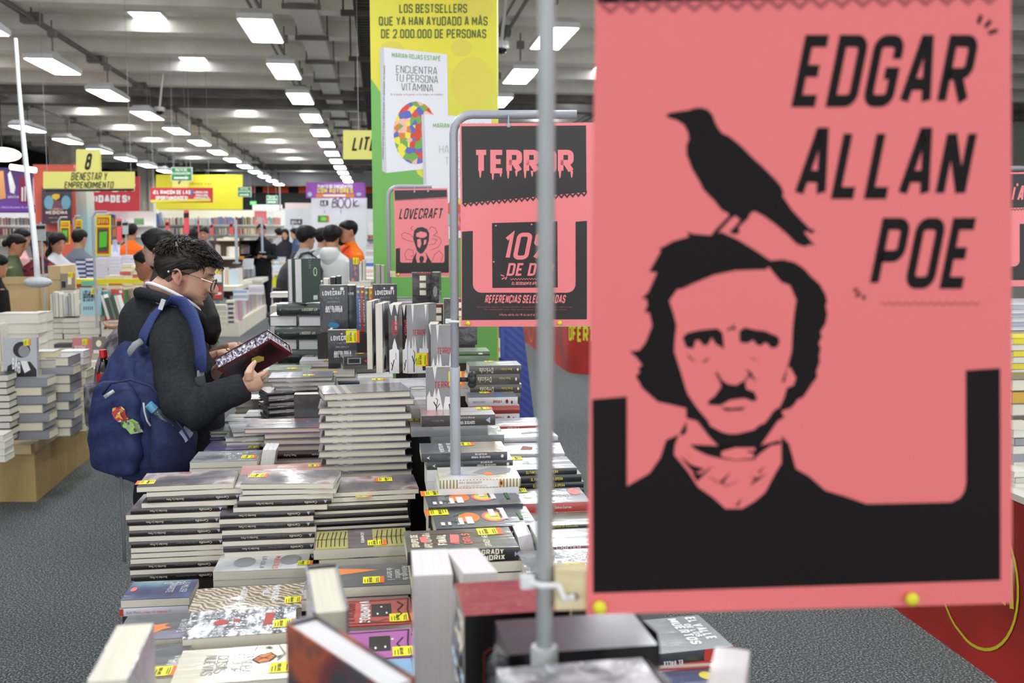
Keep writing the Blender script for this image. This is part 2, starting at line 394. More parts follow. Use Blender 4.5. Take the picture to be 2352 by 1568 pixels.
# round and tube lamps of the annex
p = onD(5, 355, 17); t = thing('pendant_lamp', 'round glowing pendant lamp over the purple banner', 'lamp', p)
M = MB(); M.ell((0, 0, 0), (.3, .3, .12)); M.smooth = True; M.build('globe', mat('warm_globe', '#ffe9d6', .5, emit=3), t)
M = MB(); M.tube([(0, 0, .1), (0, 0, 7.2 - p.z)], .01, 5); M.build('cord', m_dark, t)
a, b = onD(24, 383, 17), onD(82, 391, 17); t = thing('tube_lamp', 'white tube lamp lit over the purple banner', 'lamp', (a + b) / 2)
M = MB(); M.tube([a - (a + b) / 2, b - (a + b) / 2], .045, 8); M.build('tube', mat('tube_glow', '#ffffff', .5, emit=4), t)
M = MB(); M.tube([Vector((0, 0, .04)), Vector((0, 0, 2.6))], .01, 5); M.build('rod', m_dark, t)
# ceiling cameras
for px, py, d, l in ((1152, 115, 12, 'small dome camera under the ceiling by the raven poster'), (367, 258, 19, 'small dome camera hanging by the dark girders')):
    p = onD(px, py, d); t = thing('dome_camera', l, 'camera', p)
    M = MB(); M.tube([(0, 0, .02), (0, 0, .1)], .09, 12); M.tube([(0, 0, .1), (.1, 0, ZC - p.z)], .02, 6); M.build('mount', m_white, t)
    M = MB(); M.ell((0, 0, .02), (.07, .07, .07)); M.smooth = True; M.build('dome', mat('dome', '#1b1b1f', .1), t)
# ------------------------------------------------------------------ far end: black gallery with orange panels
def panel(name, px0, py0, px1, py1, Y, m, label=None, cat=None, th=.05, kind=None, group=None):
    a, b = onY(px0, py1, Y), onY(px1, py0, Y); M = MB()
    c = Vector(((a.x + b.x) / 2, Y, a.z)); M.box(a.x - c.x, b.x - c.x, 0, th, 0, b.z - a.z)
    o = M.build(name, m, loc=c)
    if kind: o['kind'] = kind
    else: tag(o, label, cat, group)
    return o
m_or = flat('#d9531e')
for i, (a, b, c, d) in enumerate(((562, 421, 586, 443), (604, 421, 662, 443), (686, 421, 704, 443), (838, 420, 900, 444))):
    panel('wall_back_panel_%d' % i, a, b, c, d, 47.9, m_or, kind='structure')
panel('sign_lintel', 550, 444, 900, 492, 47.7, m_black, kind='structure')
panel('partition_back', 640, 480, 900, 600, 40, flat('#d7dadd'), kind='structure')
panel('partition_pink', 655, 466, 716, 482, 41, flat('#d9c6c2'), kind='structure')
panel('partition_white', 580, 470, 648, 482, 41, flat('#f0efec'), kind='structure')
# ================================================================== posters, banners and signs
RIGHT = Vector((math.cos(YAW), -math.sin(YAW), 0)); FH = Vector((math.sin(YAW), math.cos(YAW), 0))
PK = '#ec7778'; m_pink = mat('poster_pink', PK, .55, spec=.4); m_ink = mat('poster_black', '#151112', .6, spec=.15); m_redln = flat('#a34a52', .6)
m_pinkg = mat('poster_pink_gloss', '#f08085', .4, coat=.35, bump=(5, .05), crough=.15); m_inkg = mat('poster_black_gloss', '#121010', .4, coat=.18, bump=(7, .08), crough=.2)
m_wood = mat('batten_wood', '#d9cba0', .6, pat=('noise', [(.35, '#cdbd8e'), (.65, '#e3d7b0')], 20, 3, (1, 1, 4))); m_pin = flat('#e2dc2e', .35)
m_tie = flat('#e3e4e6', .4); m_pole = mat('stand_grey', '#a9adb6', .42, metal=.1); m_poled = mat('stand_grey_old', '#aaaeb0', .42, metal=.1, pat=('noise', [(.42, '#b0b3b4'), (.62, '#bcbfc0'), (.74, '#8f7f6c')], 22, 4, (1, 1, .4)))
def sheet(M, pl, pts, mi=0, th=.0012):
    a = [pl.at(x, y) for x, y in pts]; M.face(a, mi); b = [p - pl.n * th for p in a]; M.face(b[::-1], mi)
    for i in range(len(a)): j = (i + 1) % len(a); M.face([a[i], b[i], b[j], a[j]], mi)
def art(M, pl, pts, mi, k): M.poly([pl.at(x, y, k * .00025 * pl.s) for x, y in pts], mi)
def zig(M, pl, a, b, n, amp, th, mi, k=2):
    pts = []
    for i in range(2 * n + 1):
        u = i / (2 * n); pts.append((a[0] + (b[0] - a[0]) * u, a[1] + (b[1] - a[1]) * u + (amp if i % 2 else -amp)))
    stroke(M, pts, th, pl.X(k * .00025 * pl.s), mi)
def plane(px, py, d, turn=0, s=1):
    """upright sheet facing the aisle; turn>0 moves its other end away"""
    n = -FH * math.cos(R(turn)) + RIGHT * math.sin(R(turn)); p = Plane(onD(px, py, d), n); p.s = s; return p
def recentre(root, c):
    """move a thing's empty to c, keeping its parts where they are"""
    root.location = c
    for ch in root.children: ch.location = -Vector(c)
def offs(o, c): o.location = -Vector(c)
def rounded(cx, cy, rx, ry, n=16): return [(cx + rx * math.cos(2 * math.pi * i / n), cy + ry * math.sin(2 * math.pi * i / n)) for i in range(n)]
def pin(t, pl, px, py, r):
    M = MB(); c = pl.at(px, py, .0005); X = Matrix((RIGHT, Vector((0, 0, 1)), pl.n)).transposed()
    M.ell(c + pl.n * .004, (r, r, .004), X); M.smooth = True; M.build('push_pin', m_pin, t)
# ---- large raven poster
pl = plane(1836, 784, .88, 3.2); t = thing('poster', 'large salmon pink poster with a black raven on a moustached head', 'poster')
M = MB(); sheet(M, pl, [(1370, -130), (2322, -150), (2325, 1385), (1347, 1411)])
z1 = lambda P: [(1340 + x * .4847, y * .4847) for x, y in P]; z2 = lambda P: [(1420 + x * .4211, 520 + y * .4211) for x, y in P]
art(M, pl, [(1372, -120), (2300, -140), (2300, -14), (1372, 8)], 1, 1)
zig(M, pl, (1378, 21), (2296, -2), 19, 10, 5, 2); zig(M, pl, (1378, 13), (2296, -10), 19, 10, 4, 2)
art(M, pl, z1([(388, 548), (410, 535), (450, 528), (500, 522), (525, 512), (560, 510), (590, 520), (612, 545), (622, 575), (640, 610), (658, 632), (690, 645), (740, 685), (800, 745), (850, 790), (905, 845), (935, 880), (950, 915), (942, 925), (985, 990), (1040, 1050), (1075, 1085), (1097, 1090), (1085, 1108), (1060, 1096), (1045, 1098), (1065, 1125), (1098, 1165), (1075, 1158), (1045, 1168), (1010, 1155), (960, 1105), (900, 1055), (850, 1020), (810, 1000), (790, 1012), (780, 1035), (750, 1062), (735, 1080), (740, 1100), (720, 1112), (690, 1100), (730, 1060), (742, 1040), (720, 1022), (700, 1035), (640, 1100), (605, 1118), (618, 1095), (690, 1022), (685, 1010), (655, 995), (620, 950), (570, 900), (545, 850), (515, 800), (490, 735), (488, 690), (500, 660), (495, 625), (475, 590), (440, 568), (410, 560)]), 1, 1)
art(M, pl, z2([(375, 30), (410, 40), (500, 48), (560, 30), (650, 70), (740, 125), (830, 185), (900, 180), (960, 195), (1010, 225), (1050, 270), (1100, 315), (1130, 370), (1140, 410), (1130, 430), (1140, 480), (1130, 530), (1102, 575), (1110, 600), (1092, 640), (1105, 660), (1095, 710), (1100, 735), (1080, 790), (1085, 820), (1055, 860), (1010, 930), (975, 945), (965, 965), (940, 990), (890, 1005), (905, 1040), (870, 1060), (780, 1190), (745, 1206), (560, 1210), (500, 1150), (430, 1060), (372, 1045), (370, 990), (215, 955), (130, 880), (115, 850), (95, 815), (118, 795), (108, 775), (130, 755), (100, 715), (62, 682), (115, 675), (150, 630), (185, 540), (180, 515), (170, 470), (143, 465), (160, 430), (155, 395), (128, 392), (165, 355), (212, 250), (168, 247), (232, 135), (223, 122), (300, 80), (385, 55)]), 1, 1)
art(M, pl, z2([(820, 220), (805, 235), (640, 240), (520, 265), (400, 315), (355, 338), (320, 345), (278, 405), (300, 470), (318, 540), (310, 600), (305, 680), (340, 790), (370, 890), (380, 915), (430, 990), (490, 1060), (500, 1085), (560, 1118), (600, 1130), (650, 1130), (740, 1108), (765, 1085), (800, 1070), (850, 1000), (880, 985), (905, 930), (918, 880), (955, 865), (968, 825), (935, 765), (920, 770), (945, 680), (950, 560), (958, 480), (970, 400), (935, 320), (890, 305), (855, 265)]), 0, 2)
for P in ([(350, 605), (375, 580), (440, 565), (540, 555), (568, 580), (577, 670), (555, 652), (535, 645), (508, 605), (490, 642), (465, 650), (440, 618), (420, 622), (408, 665), (370, 658)],
          [(660, 570), (690, 550), (740, 562), (800, 570), (870, 600), (880, 630), (862, 660), (830, 660), (815, 638), (795, 632), (780, 650), (755, 645), (735, 618), (700, 636), (662, 630)],
          [(525, 790), (545, 800), (562, 835), (600, 860), (645, 866), (668, 848), (690, 840), (712, 800), (690, 772), (720, 790), (755, 848), (715, 815), (692, 850), (697, 885), (742, 902), (757, 945), (730, 952), (690, 935), (610, 945), (555, 975), (487, 970), (495, 945), (525, 925), (562, 872), (550, 840)],
          [(558, 985), (620, 990), (695, 983), (670, 1002), (585, 1004)], [(372, 690), (395, 712), (422, 738), (390, 722)], [(448, 745), (500, 708), (480, 735)], [(712, 705), (765, 735), (735, 725)],
          [(890, 845), (925, 760), (905, 850)], [(590, 570), (605, 545), (612, 560), (630, 530), (640, 565), (620, 560)]): art(M, pl, z2(P), 1, 3)
art(M, pl, z2([(390, 1188), (540, 1195), (750, 1200), (880, 1165), (890, 1185), (830, 1195), (770, 1240), (740, 1272), (640, 1275), (560, 1265), (480, 1245), (420, 1215)]), 1, 1)
art(M, pl, z2([(565, 1225), (640, 1205), (745, 1205), (745, 1222), (690, 1225), (740, 1240), (735, 1262), (640, 1270), (560, 1255)]), 0, 2)
art(M, pl, [(1360, 917), (1440, 910), (1440, 1116), (1492, 1086), (1517, 1050), (1530, 1010), (1559, 998), (1550, 1021), (1548, 1044), (1580, 1082), (1603, 1118), (1639, 1143), (1662, 1164), (1666, 1168), (1704, 1168), (1732, 1152), (1757, 1131), (1782, 1084), (1795, 1063), (1795, 1000), (1812, 1019), (1828, 1076), (1858, 1093), (1896, 1126), (1940, 1139), (1990, 1157), (2185, 1153), (2205, 1143), (2215, 1128), (2219, 1108), (2218, 850), (2297, 845), (2298, 1332), (1362, 1362)], 1, 1)
for P in ([(335, 1250), (400, 1300), (470, 1320), (420, 1345), (390, 1320)], [(400, 1340), (450, 1350), (520, 1300), (470, 1350), (430, 1390)], [(480, 1355), (550, 1395), (610, 1340), (570, 1400), (600, 1410), (665, 1375), (600, 1415), (530, 1390)], [(720, 1360), (760, 1370), (810, 1345), (760, 1385), (715, 1412), (745, 1375)], [(760, 1340), (800, 1300), (770, 1345)], [(360, 1225), (410, 1258), (380, 1240)], [(640, 1520), (670, 1480), (655, 1525)], [(335, 1130), (372, 1060), (372, 1120), (350, 1140)]): art(M, pl, z2(P), 1, 2)
for s, x, b, h, w in (('EDGAR', 1817, 246, 166, 402), ('ALLAN', 1822, 457, 164, 392), ('POE', 1995, 663, 163, 224)): write(M, s, pl.Xt(.0003), x, -b, h, th=.17, shear=.2, mi=1, width=w, gap=.12)
for a, b in (((1885, 72), (1870, 112)), ((1930, 97), (1903, 130)), ((1962, 143), (1918, 158))): stroke(M, z1([a, b]), 9, pl.X(.0003), 1)
for a, b in (((1280, 1378), (1300, 1370)), ((1292, 1405), (1312, 1385)), ((1325, 1418), (1332, 1398))): stroke(M, z1([a, b]), 7, pl.X(.0003), 1)
zig(M, pl, (2024, 697), (2250, 697), 12, 3, 3, 2)
M.build('sheet', [m_pink, m_ink, m_redln], t)
pin(t, pl, 1376, 1391, .0062); pin(t, pl, 2090, 1372, .0062)
a, b = pl.at(1276, 1358, -.012), pl.at(2330, 1330, -.012); M = MB(); M.tube([a, b], [(.0078, .018)] * 2, 4, up=(0, 0, 1))
M = MB(); u = (b - a).normalized(); X = Matrix((u, pl.n, u.cross(pl.n) * -1)).transposed(); M.box(0, (b - a).length, -.009, .0095, -.0185, .0185)
M.v = [tuple(a + X @ Vector(v)) for v in M.v]; M.build('batten', m_wood, t)
pp = onD(1253, 800, .885)
M = MB(); q = pl.at(1320, 1367, .003); c = Vector((pp.x, pp.y, onD(1253, 1352, .885).z)); M.tube([q, q - RIGHT * .01 + pl.n * .006, c - FH * .013 + RIGHT * .012, c - FH * .014 - RIGHT * .004, c - RIGHT * .015 - FH * .006, c - RIGHT * .013 + FH * .008], .003, 6)
M.box(-.006, .006, -.005, .005, -.005, .006, X=Matrix.Translation(c - RIGHT * .016 - FH * .004)); M.ell(q + pl.n * .001, (.003, .002, .003), mi=1); M.build('cable_tie', [m_tie, flat('#3a2a1a')], t)
recentre(t, pl.at(1836, 1411))
def stand(label, px, py, d, rt, zb, zsleeve, ztop, arm, knob=None, rs=None, m=m_pole, ar=.035):
    p = onD(px, py, d); t = thing('poster_stand', label, 'poster stand', (p.x, p.y, zb))
    M = MB(); P = [(0, 0, 0), (0, 0, ztop - ar - zb)]
    P += [tuple(RIGHT * (ar - ar * math.cos(R(a))) + Vector((0, 0, ztop - ar - zb + ar * math.sin(R(a))))) for a in (22, 45, 68, 90)] + [tuple(RIGHT * arm + Vector((0, 0, ztop - zb)))]
    M.tube(P, rt, 12); M.smooth = True; M.build('pole', m, t)
    rs = rs or rt * 1.35
    M = MB(); M.tube([(0, 0, 0), (0, 0, zsleeve - zb), (0, 0, zsleeve - zb + .001)], [rs, rs, rs * .9], 12); M.smooth = True; M.build('sleeve', m, t)
    M = MB(); M.tube([(0, 0, 0), (0, 0, .012)], .06, 16); M.build('base_plate', m, t)
    if knob:
        M = MB(); kd = RIGHT * knob; z = zsleeve - zb - .03; M.tube([kd * rs + Vector((0, 0, z)), kd * (rs + .022) + Vector((0, 0, z))], .006, 8)
        for j in range(6):
            a = j * math.pi / 3; c = kd * (rs + .03) + Vector((0, 0, z)) + FH * .012 * math.cos(a) + Vector((0, 0, .012 * math.sin(a))); M.ell(c, (.011, .011, .011), nu=8, nv=6)
        M.smooth = True; M.build('clamp_knob', flat('#26272b', .5), t)
    return t, p
TZ = .62   # top of the horror table
t, p = stand('grey poster pole carrying the large raven poster', 1253, 800, .885, .0078, .74, onD(1250, 1515, .885).z, 2.2, .3, -1, .0125, m_poled)
def hooks(parent, pl, pts, top):
    for px, py in pts:
        M = MB(); a = pl.at(px, py + 4, .002); b = Vector((a.x, a.y, top)); M.tube([b, a], .0022, 5); M.ell(a, (.006, .003, .006), nu=8, nv=6); M.build('hook', m_pole, parent)
def poster_back(t, pl, y0, y1, x0, x1, d=.009):
    a, b = pl.at(x0, (y0 + y1) / 2, -.011), pl.at(x1, (y0 + y1) / 2, -.011); hh = (pl.at(x0, y0).z - pl.at(x0, y1).z) / 2
    u = (b - a).normalized(); X = Matrix((u, pl.n, Vector((0, 0, 1)))).transposed(); M = MB(); M.box(0, (b - a).length, -.008, .009, -hh, hh); M.v = [tuple(a + X @ Vector(v)) for v in M.v]; M.build('batten', m_wood, t)
def u_frame(M, pl, xo0, xo1, yb0, yb1, xi0, xi1, ytl, ytr, yi, r, mi=1):
    P = [(xo0, ytl), (xi0, ytl - 2)] + [(xi0 + r - r * math.cos(R(a)), yi - r + r * math.sin(R(a))) for a in range(0, 91, 15)] + [(xi1 - r + r * math.sin(R(a)), yi - r + r * math.cos(R(a))) for a in range(0, 91, 15)] + [(xi1, ytr + 2), (xo1, ytr), (xo1, yb1), (xo0, yb0)]
    art(M, pl, P, mi, 1)
# ---- TERROR discount poster
pl = plane(1200, 515, 2.44, 2.5, 1.6); t = thing('poster', 'pink and black horror discount poster offering 10% off', 'poster')
M = MB(); sheet(M, pl, [(1056, 284), (1372, 281), (1366, 747), (1060, 750)])
art(M, pl, [(1060, 290), (1346, 288), (1347, 441), (1062, 467)], 1, 1); zig(M, pl, (1062, 471), (1348, 446), 22, 4, 1.6, 1); zig(M, pl, (1062, 468), (1348, 443), 22, 4, 1.6, 1)
write(M, 'TERROR', pl.Xt(.0009), 1087, -398, 54, th=.22, mi=0, width=231, gap=.05)
for x, l in ((1103, 8), (1132, 13), (1150, 6), (1167, 10), (1186, 5), (1206, 9), (1222, 5), (1286, 9), (1313, 8), (1246, 10)): art(M, pl, [(x - 3.2, 392), (x + 3.2, 392), (x + 1.6, 398 + l), (x, 401 + l), (x - 1.6, 398 + l)], 0, 3)
u_frame(M, pl, 1061, 1348, 735, 733, 1086, 1322, 532, 507, 672, 20)
art(M, pl, [(1130, 512), (1280, 508), (1281, 660), (1131, 661)], 1, 1)
write(M, '10%', pl.Xt(.0008), 1150, -596, 62, th=.15, shear=.2, mi=0, width=112); write(M, 'DE DTO', pl.Xt(.0008), 1163, -633, 29, th=.17, shear=.2, mi=0, width=106)
write(M, 'EL DESCUENTO APLICA EN CAJA', pl.Xt(.0008), 1175, -654, 7, th=.2, shear=.2, mi=0, width=96); zig(M, pl, (1172, 641), (1272, 640), 16, 1.6, 1, 0, 3)
write(M, 'REFERENCIAS SELECCIONADAS', pl.Xt(.0008), 1113, -696, 19, th=.19, shear=.2, mi=0, width=184)
say(M, 'Oferta v\u00e1lida del 18 de abril al 2 de', pl.Xt(.0008), 1146, -725, 96, 8, mi=0); say(M, 'Inventario sujeto a disponibilidad del pabell\u00f3n / Consulta las referencias', pl.Xt(.0008), 1095, -706, 220, 5, mi=2); say(M, 'No acumulable con otras promociones / No disponible en tienda', pl.Xt(.0008), 1112, -712, 190, 5, mi=2)
for a, b in (((1150, 631), (1158, 634)), ((1152, 641), (1160, 637)), ((1161, 642), (1164, 635))): stroke(M, [a, b], 2.4, pl.X(.0009), 0)
for c in ((1139, 518), (1221, 515), (1134, 601)): M.poly([pl.at(*q, .0009) for q in rounded(*c, 2, 2, 8)], 0)
M.build('sheet', [m_pinkg, m_inkg, m_redln], t); pin(t, pl, 1075, 742, .0062); pin(t, pl, 1285, 741, .0062)
poster_back(t, pl, 729, 750, 1054, 1362); sz = onD(1200, 265, 2.44).z; hooks(t, pl, ((1168, 284), (1262, 284)), sz)
st, sp = stand('grey poster pole with a black star knob carrying the horror discount poster', 1044, 700, 2.47, .0105, .9, onD(1044, 846, 2.47).z, sz, .3, 1, .0132, m_pole, .045)
M = MB(); c = Vector((sp.x, sp.y, onD(1044, 738, 2.47).z)); M.tube([pl.at(1062, 738, -.006), c + RIGHT * .008 - FH * .013, c - RIGHT * .012 - FH * .008, c - RIGHT * .014 + FH * .006], .0035, 6); M.box(-.007, .007, -.006, .006, -.005, .006, X=Matrix.Translation(c - RIGHT * .016)); M.build('cable_tie', m_tie, t)
recentre(t, pl.at(1200, 750))
# ---- small tentacle poster
pl = plane(968, 533, 5.9, 1.5, 3); t = thing('poster', 'small pink poster with a tied man among tentacles, title in black', 'poster')
M = MB(); sheet(M, pl, [(904, 433), (1028, 432), (1033, 633), (909, 635)])
art(M, pl, [(906, 437), (1026, 436), (1027, 452), (907, 459)], 1, 1); zig(M, pl, (907, 460), (1027, 454), 24, 1.4, .8, 1)
write(M, 'LOVECRAFT', pl.Xt(.0016), 916, -503, 25, th=.16, shear=.2, mi=1, width=98)
u_frame(M, pl, 909, 1031, 628, 626, 919, 1021, 571, 562, 603, 5)
art(M, pl, [(951, 530), (958, 523), (970, 521), (981, 526), (986, 536), (985, 552), (980, 568), (972, 580), (966, 583), (958, 576), (953, 560), (949, 548)], 1, 1)
art(M, pl, [(956, 536), (966, 531), (979, 534), (981, 541), (974, 546), (966, 546), (956, 543)], 0, 2); art(M, pl, [(958, 550), (966, 548), (968, 560), (964, 570), (959, 565)], 0, 2); art(M, pl, [(974, 551), (980, 550), (978, 560), (973, 563)], 0, 2)
art(M, pl, [(957, 578), (949, 592), (946, 603), (958, 603), (955, 592)], 1, 1); art(M, pl, [(977, 578), (985, 592), (992, 603), (978, 603), (981, 592)], 1, 1); art(M, pl, [(965, 588), (972, 588), (974, 594), (971, 603), (965, 603), (963, 594)], 1, 2)
for P in ([(950, 555), (936, 552), (924, 546), (922, 538), (930, 534), (942, 538), (950, 546)], [(985, 528), (990, 520), (1000, 524), (1004, 534), (996, 540), (1010, 545), (1014, 556), (1006, 568), (990, 574)], [(948, 596), (934, 596), (929, 584), (936, 572), (948, 574), (950, 586), (942, 590)], [(992, 600), (998, 584), (1010, 576), (1018, 586), (1012, 600)], [(984, 562), (998, 560), (1004, 550), (992, 548)], [(948, 530), (944, 524), (948, 518)]): stroke(M, P, 1.0, pl.X(.0016), 2)
M.build('sheet', [m_pinkg, m_inkg, m_redln], t); pin(t, pl, 915, 630, .008); pin(t, pl, 1003, 629, .008); poster_back(t, pl, 622, 636, 896, 1030)
sz = onD(960, 428, 5.9).z; hooks(t, pl, ((952, 436), (983, 435)), sz); recentre(t, pl.at(968, 635))
stand('slim grey poster pole carrying the small tentacle poster', 893, 560, 5.95, .0125, .9, onD(893, 672, 5.95).z, sz, .26, None, .0155, m_pole, .06)
# ---- cut-off pink poster beyond the raven poster
pl = plane(2340, 520, 5.2, 0, 3); t = thing('poster', 'pink and black poster peeking out behind the raven poster', 'poster')
M = MB(); sheet(M, pl, [(2190, 398), (2420, 394), (2420, 656), (2190, 660)]); art(M, pl, [(2194, 402), (2416, 398), (2416, 474), (2194, 482)], 1, 1); zig(M, pl, (2194, 486), (2416, 478), 30, 2, 1.2, 1)
write(M, '\u00cdA', pl.Xt(.0016), 2322, -462, 36, th=.2, shear=.2, mi=0, width=27); u_frame(M, pl, 2194, 2414, 645, 642, 2214, 2342, 520, 512, 612, 14)
M.build('sheet', [m_pinkg, m_inkg], t); recentre(t, pl.at(2300, 660)); pq = onD(2185, 520, 5.25)
stand('grey poster pole hidden mostly by the raven poster', 2187, 560, 5.25, .0125, .75, 1.1, onD(2200, 386, 5.2).z, .55, None, .0155, m_pole, .06)
# ---- yellow and green pillar
A, B = onD(857, 545, 7.0), onD(1142, 545, 7.0); u = (B - A); u.z = 0; W_ = u.length; u.normalize(); back = Vector((-u.y, u.x, 0))
t = thing('advertising_pillar', 'tall square pillar clad in yellow and green book advertising', 'pillar', ((A + B) / 2 + back * .35) * 1)
t.location.z = 0; c0 = Vector(t.location)
M = MB(); a2 = Vector((A.x, A.y, 0)) - c0; X = Matrix((u, back, Vector((0, 0, 1)))).transposed().to_4x4(); X.translation = a2
M.box(0, W_, 0, .7, 0, ZC, X=X); M.build('core', mat('pillar_yellow', '#d8d04a', .5, pat=('noise', [(.4, '#cfcf45'), (.62, '#e0d53f')], 1.6)), t)
pl = Plane(A, -back); pl.s = 4; M = MB()
def clampu(q):
    s_ = (q + c0 - A).dot(u); return q + u * (max(0, min(W_, s_)) - s_)
def pq(P, mi, k): M.poly([clampu(Vector(pl.at(x, y, k * .001)) - c0) for x, y in P], mi)
def PX(k): return lambda x, y: Vector(pl.at(x, -y, k * .001)) - c0
b0 = pl.at(862, 900); fy = 1080
pq([(840, 180), (874, 212), (910, 300), (960, 400), (1050, 470), (1160, 530), (1170, fy), (830, fy)], 1, 1)
for i, (cx, cy, rx, ry) in enumerate(((1090, 20, 45, 30), (900, 120, 30, 26), (1085, 190, 50, 60), (1060, 110, 24, 20))): pq(rounded(cx, cy, rx, ry), 2, .6)
for s, x, b, h, w in (('LOS BESTSELLERS', 917, 30, 21, 156), ('QUE YA HAN AYUDADO A M\u00c1S', 870, 59, 21, 250), ('DE 2.000.000 DE PERSONAS', 875, 88, 21, 242)): write(M, s, PX(2), x, -b, h, th=.16, mi=3, width=w)
pq([(882, 109), (1027, 125), (1031, 382), (888, 397)], 4, 2); pq([(872, 112), (882, 109), (888, 397), (878, 393)], 5, 2)
write(M, 'MARIAN ROJAS ESTAP\u00c9', lambda x, y: PX(3)(x, y - (x - 900) * .075), 900, -132, 11, th=.14, mi=1, width=112)
for s, x, b, w in (('ENCUENTRA', 910, 167, 94), ('TU PERSONA', 908, 187, 98), ('VITAMINA', 922, 207, 73)): write(M, s, lambda x, y: PX(3)(x, y - (x - 910) * .05), x, -b, 17, th=.075, mi=6, width=w)
say(M, 'En la familia, en la pareja, en los amigos, en el trabajo', PX(3), 897, -219, 121, 7, mi=7)
write(M, 'MARIAN ROJAS ESTAPE ENCUENTRA TU PERSONA VITAMINA', lambda x, y: PX(3)(880.5 + (y + 250) + (x - 880) * .018, -365 + (x - 880)), 880, -253, 4, th=.1, mi=6, width=215)
pq(rounded(955, 305, 51, 72, 28), 8, 3)
pq([(975, 262), (1129, 272), (1136, 540), (984, 552)], 4, 5); pq([(968, 264), (975, 262), (984, 552), (976, 549)], 5, 5)
write(M, 'MARIAN ROJAS ESTAP\u00c9', PX(6), 995, -294, 11, th=.13, mi=1, width=118)
for s, x, b, w in (('C\u00d3MO', 1034, 325, 48), ('HACER QUE', 1009, 352, 100), ('TE PASEN', 1022, 379, 86), ('COSAS', 1034, 406, 62), ('BUENAS', 1036, 434, 66)): write(M, s, PX(6), x, -b, 18, th=.06, mi=9, width=w)
pq(rounded(1052, 492, 30, 38, 20), 10, 6)
heads = mat('heads_art', '#c84a32', .5, pat=('voronoi', [(0, '#c8452e'), (.2, '#6aa84a'), (.36, '#5b66b8'), (.52, '#e8dc4a'), (.66, '#e9b7a6'), (.8, '#cf7f36'), (.92, '#d9483a')], 24))
M.build('printed_front', [flat('#d8d04a'), mat('pillar_green', '#6fb057', .5), flat('#d6c94c', .5), flat('#5d6b3a'), flat('#dfe0e8', .5), flat('#c4c6cc', .5), flat('#55585c'), flat('#b06a5a'), heads, flat('#a9adae'), mat('art2', '#d070b0', .5, pat=('voronoi', [(0, '#d070b0'), (.3, '#e8d24a'), (.5, '#7fc4b8'), (.75, '#cf5a4a')], 14))], t)
# ---- hanging and wall signs
def board(name, label, cat, px0, py0, px1, py1, d, m, marks, mats, th=.02, group=None, cords=None, part='board', lit=None):
    """an upright flat board whose print falls on its own plane; marks(M, pl, X)"""
    pl = plane((px0 + px1) / 2, (py0 + py1) / 2, d); pl.s = 4; c = pl.at((px0 + px1) / 2, py1)
    t = thing(name, label, cat, c, group=group); M = MB()
    a = [pl.at(*q) - c for q in ((px0, py0), (px1, py0), (px1, py1), (px0, py1))]; b = [p - pl.n * th for p in a]
    M.face(a, 0); M.face(b[::-1], 0)
    for i in range(4): M.face([a[i], b[i], b[(i + 1) % 4], a[(i + 1) % 4]], 0)
    k = d / 13 * .004
    if marks: marks(M, lambda P, mi, l=1: M.poly([pl.at(x, y, k * l) - c for x, y in P], mi), lambda l=2: (lambda x, y: pl.at(x, -y, k * l) - c))
    M.build(part, [m] + list(mats), t)
    for x, y in (cords or []):
        q = pl.at(x, y) - c - pl.n * th / 2; M = MB(); M.tube([q, (q.x, q.y, ZC - c.z)], .003, 4); M.build('cord', m_pole, t)
    return t
m_ysign = mat('sign_yellow', '#e2dd7c', .6); m_sk = flat('#262321')
def rect(x0, y0, x1, y1): return [(x0, y0), (x1, y0), (x1, y1), (x0, y1)]
def f(M, P, X):
    P(rect(175, 343, 230, 396), 0); P([(105, 436), (308, 433), (308, 438), (106, 441)], 1); write(M, '8', X(), 194, -390, 38, th=.2, shear=.18, mi=1, width=13)
    write(M, 'BIENESTAR Y', X(), 163, -414, 18, th=.11, shear=.15, mi=1, width=82, gap=.13); write(M, 'EMPRENDIMIENTO', X(), 148, -432, 15, th=.12, shear=.15, mi=1, width=112, gap=.13)
t = board('aisle_sign', 'yellow hanging aisle sign with a black 8 above two lines', 'sign', 99, 394, 308, 433, 13, m_ysign, f, [m_sk], .03, cords=((107, 394), (300, 394)))
pl = plane(203, 380, 13); M = MB(); c = Vector(t.location); a = [pl.at(*q) - c for q in ((175, 343), (230, 343), (231, 394), (177, 394))]
M.rings([a, [p - pl.n * .03 for p in a]]); X_ = lambda x, y: pl.at(x, -y, .004) - c; write(M, '8', X_, 193, -389, 38, th=.2, shear=.18, mi=1, width=15); M.build('number_panel', [m_ysign, m_sk], t)
def f(M, P, X): P(rect(788, 366, 990, 378), 1); write(M, 'LITERATURA', X(), 808, -346, 32, th=.15, shear=.2, mi=1, width=160)
board('aisle_sign', 'yellow aisle sign in black letters running behind the pillar', 'sign', 788, 299, 1000, 378, 10.5, m_ysign, f, [m_sk], .03, cords=((823, 299), (960, 299)))
m_green = flat('#2f9a52'); m_wt = flat('#f2f4f2')
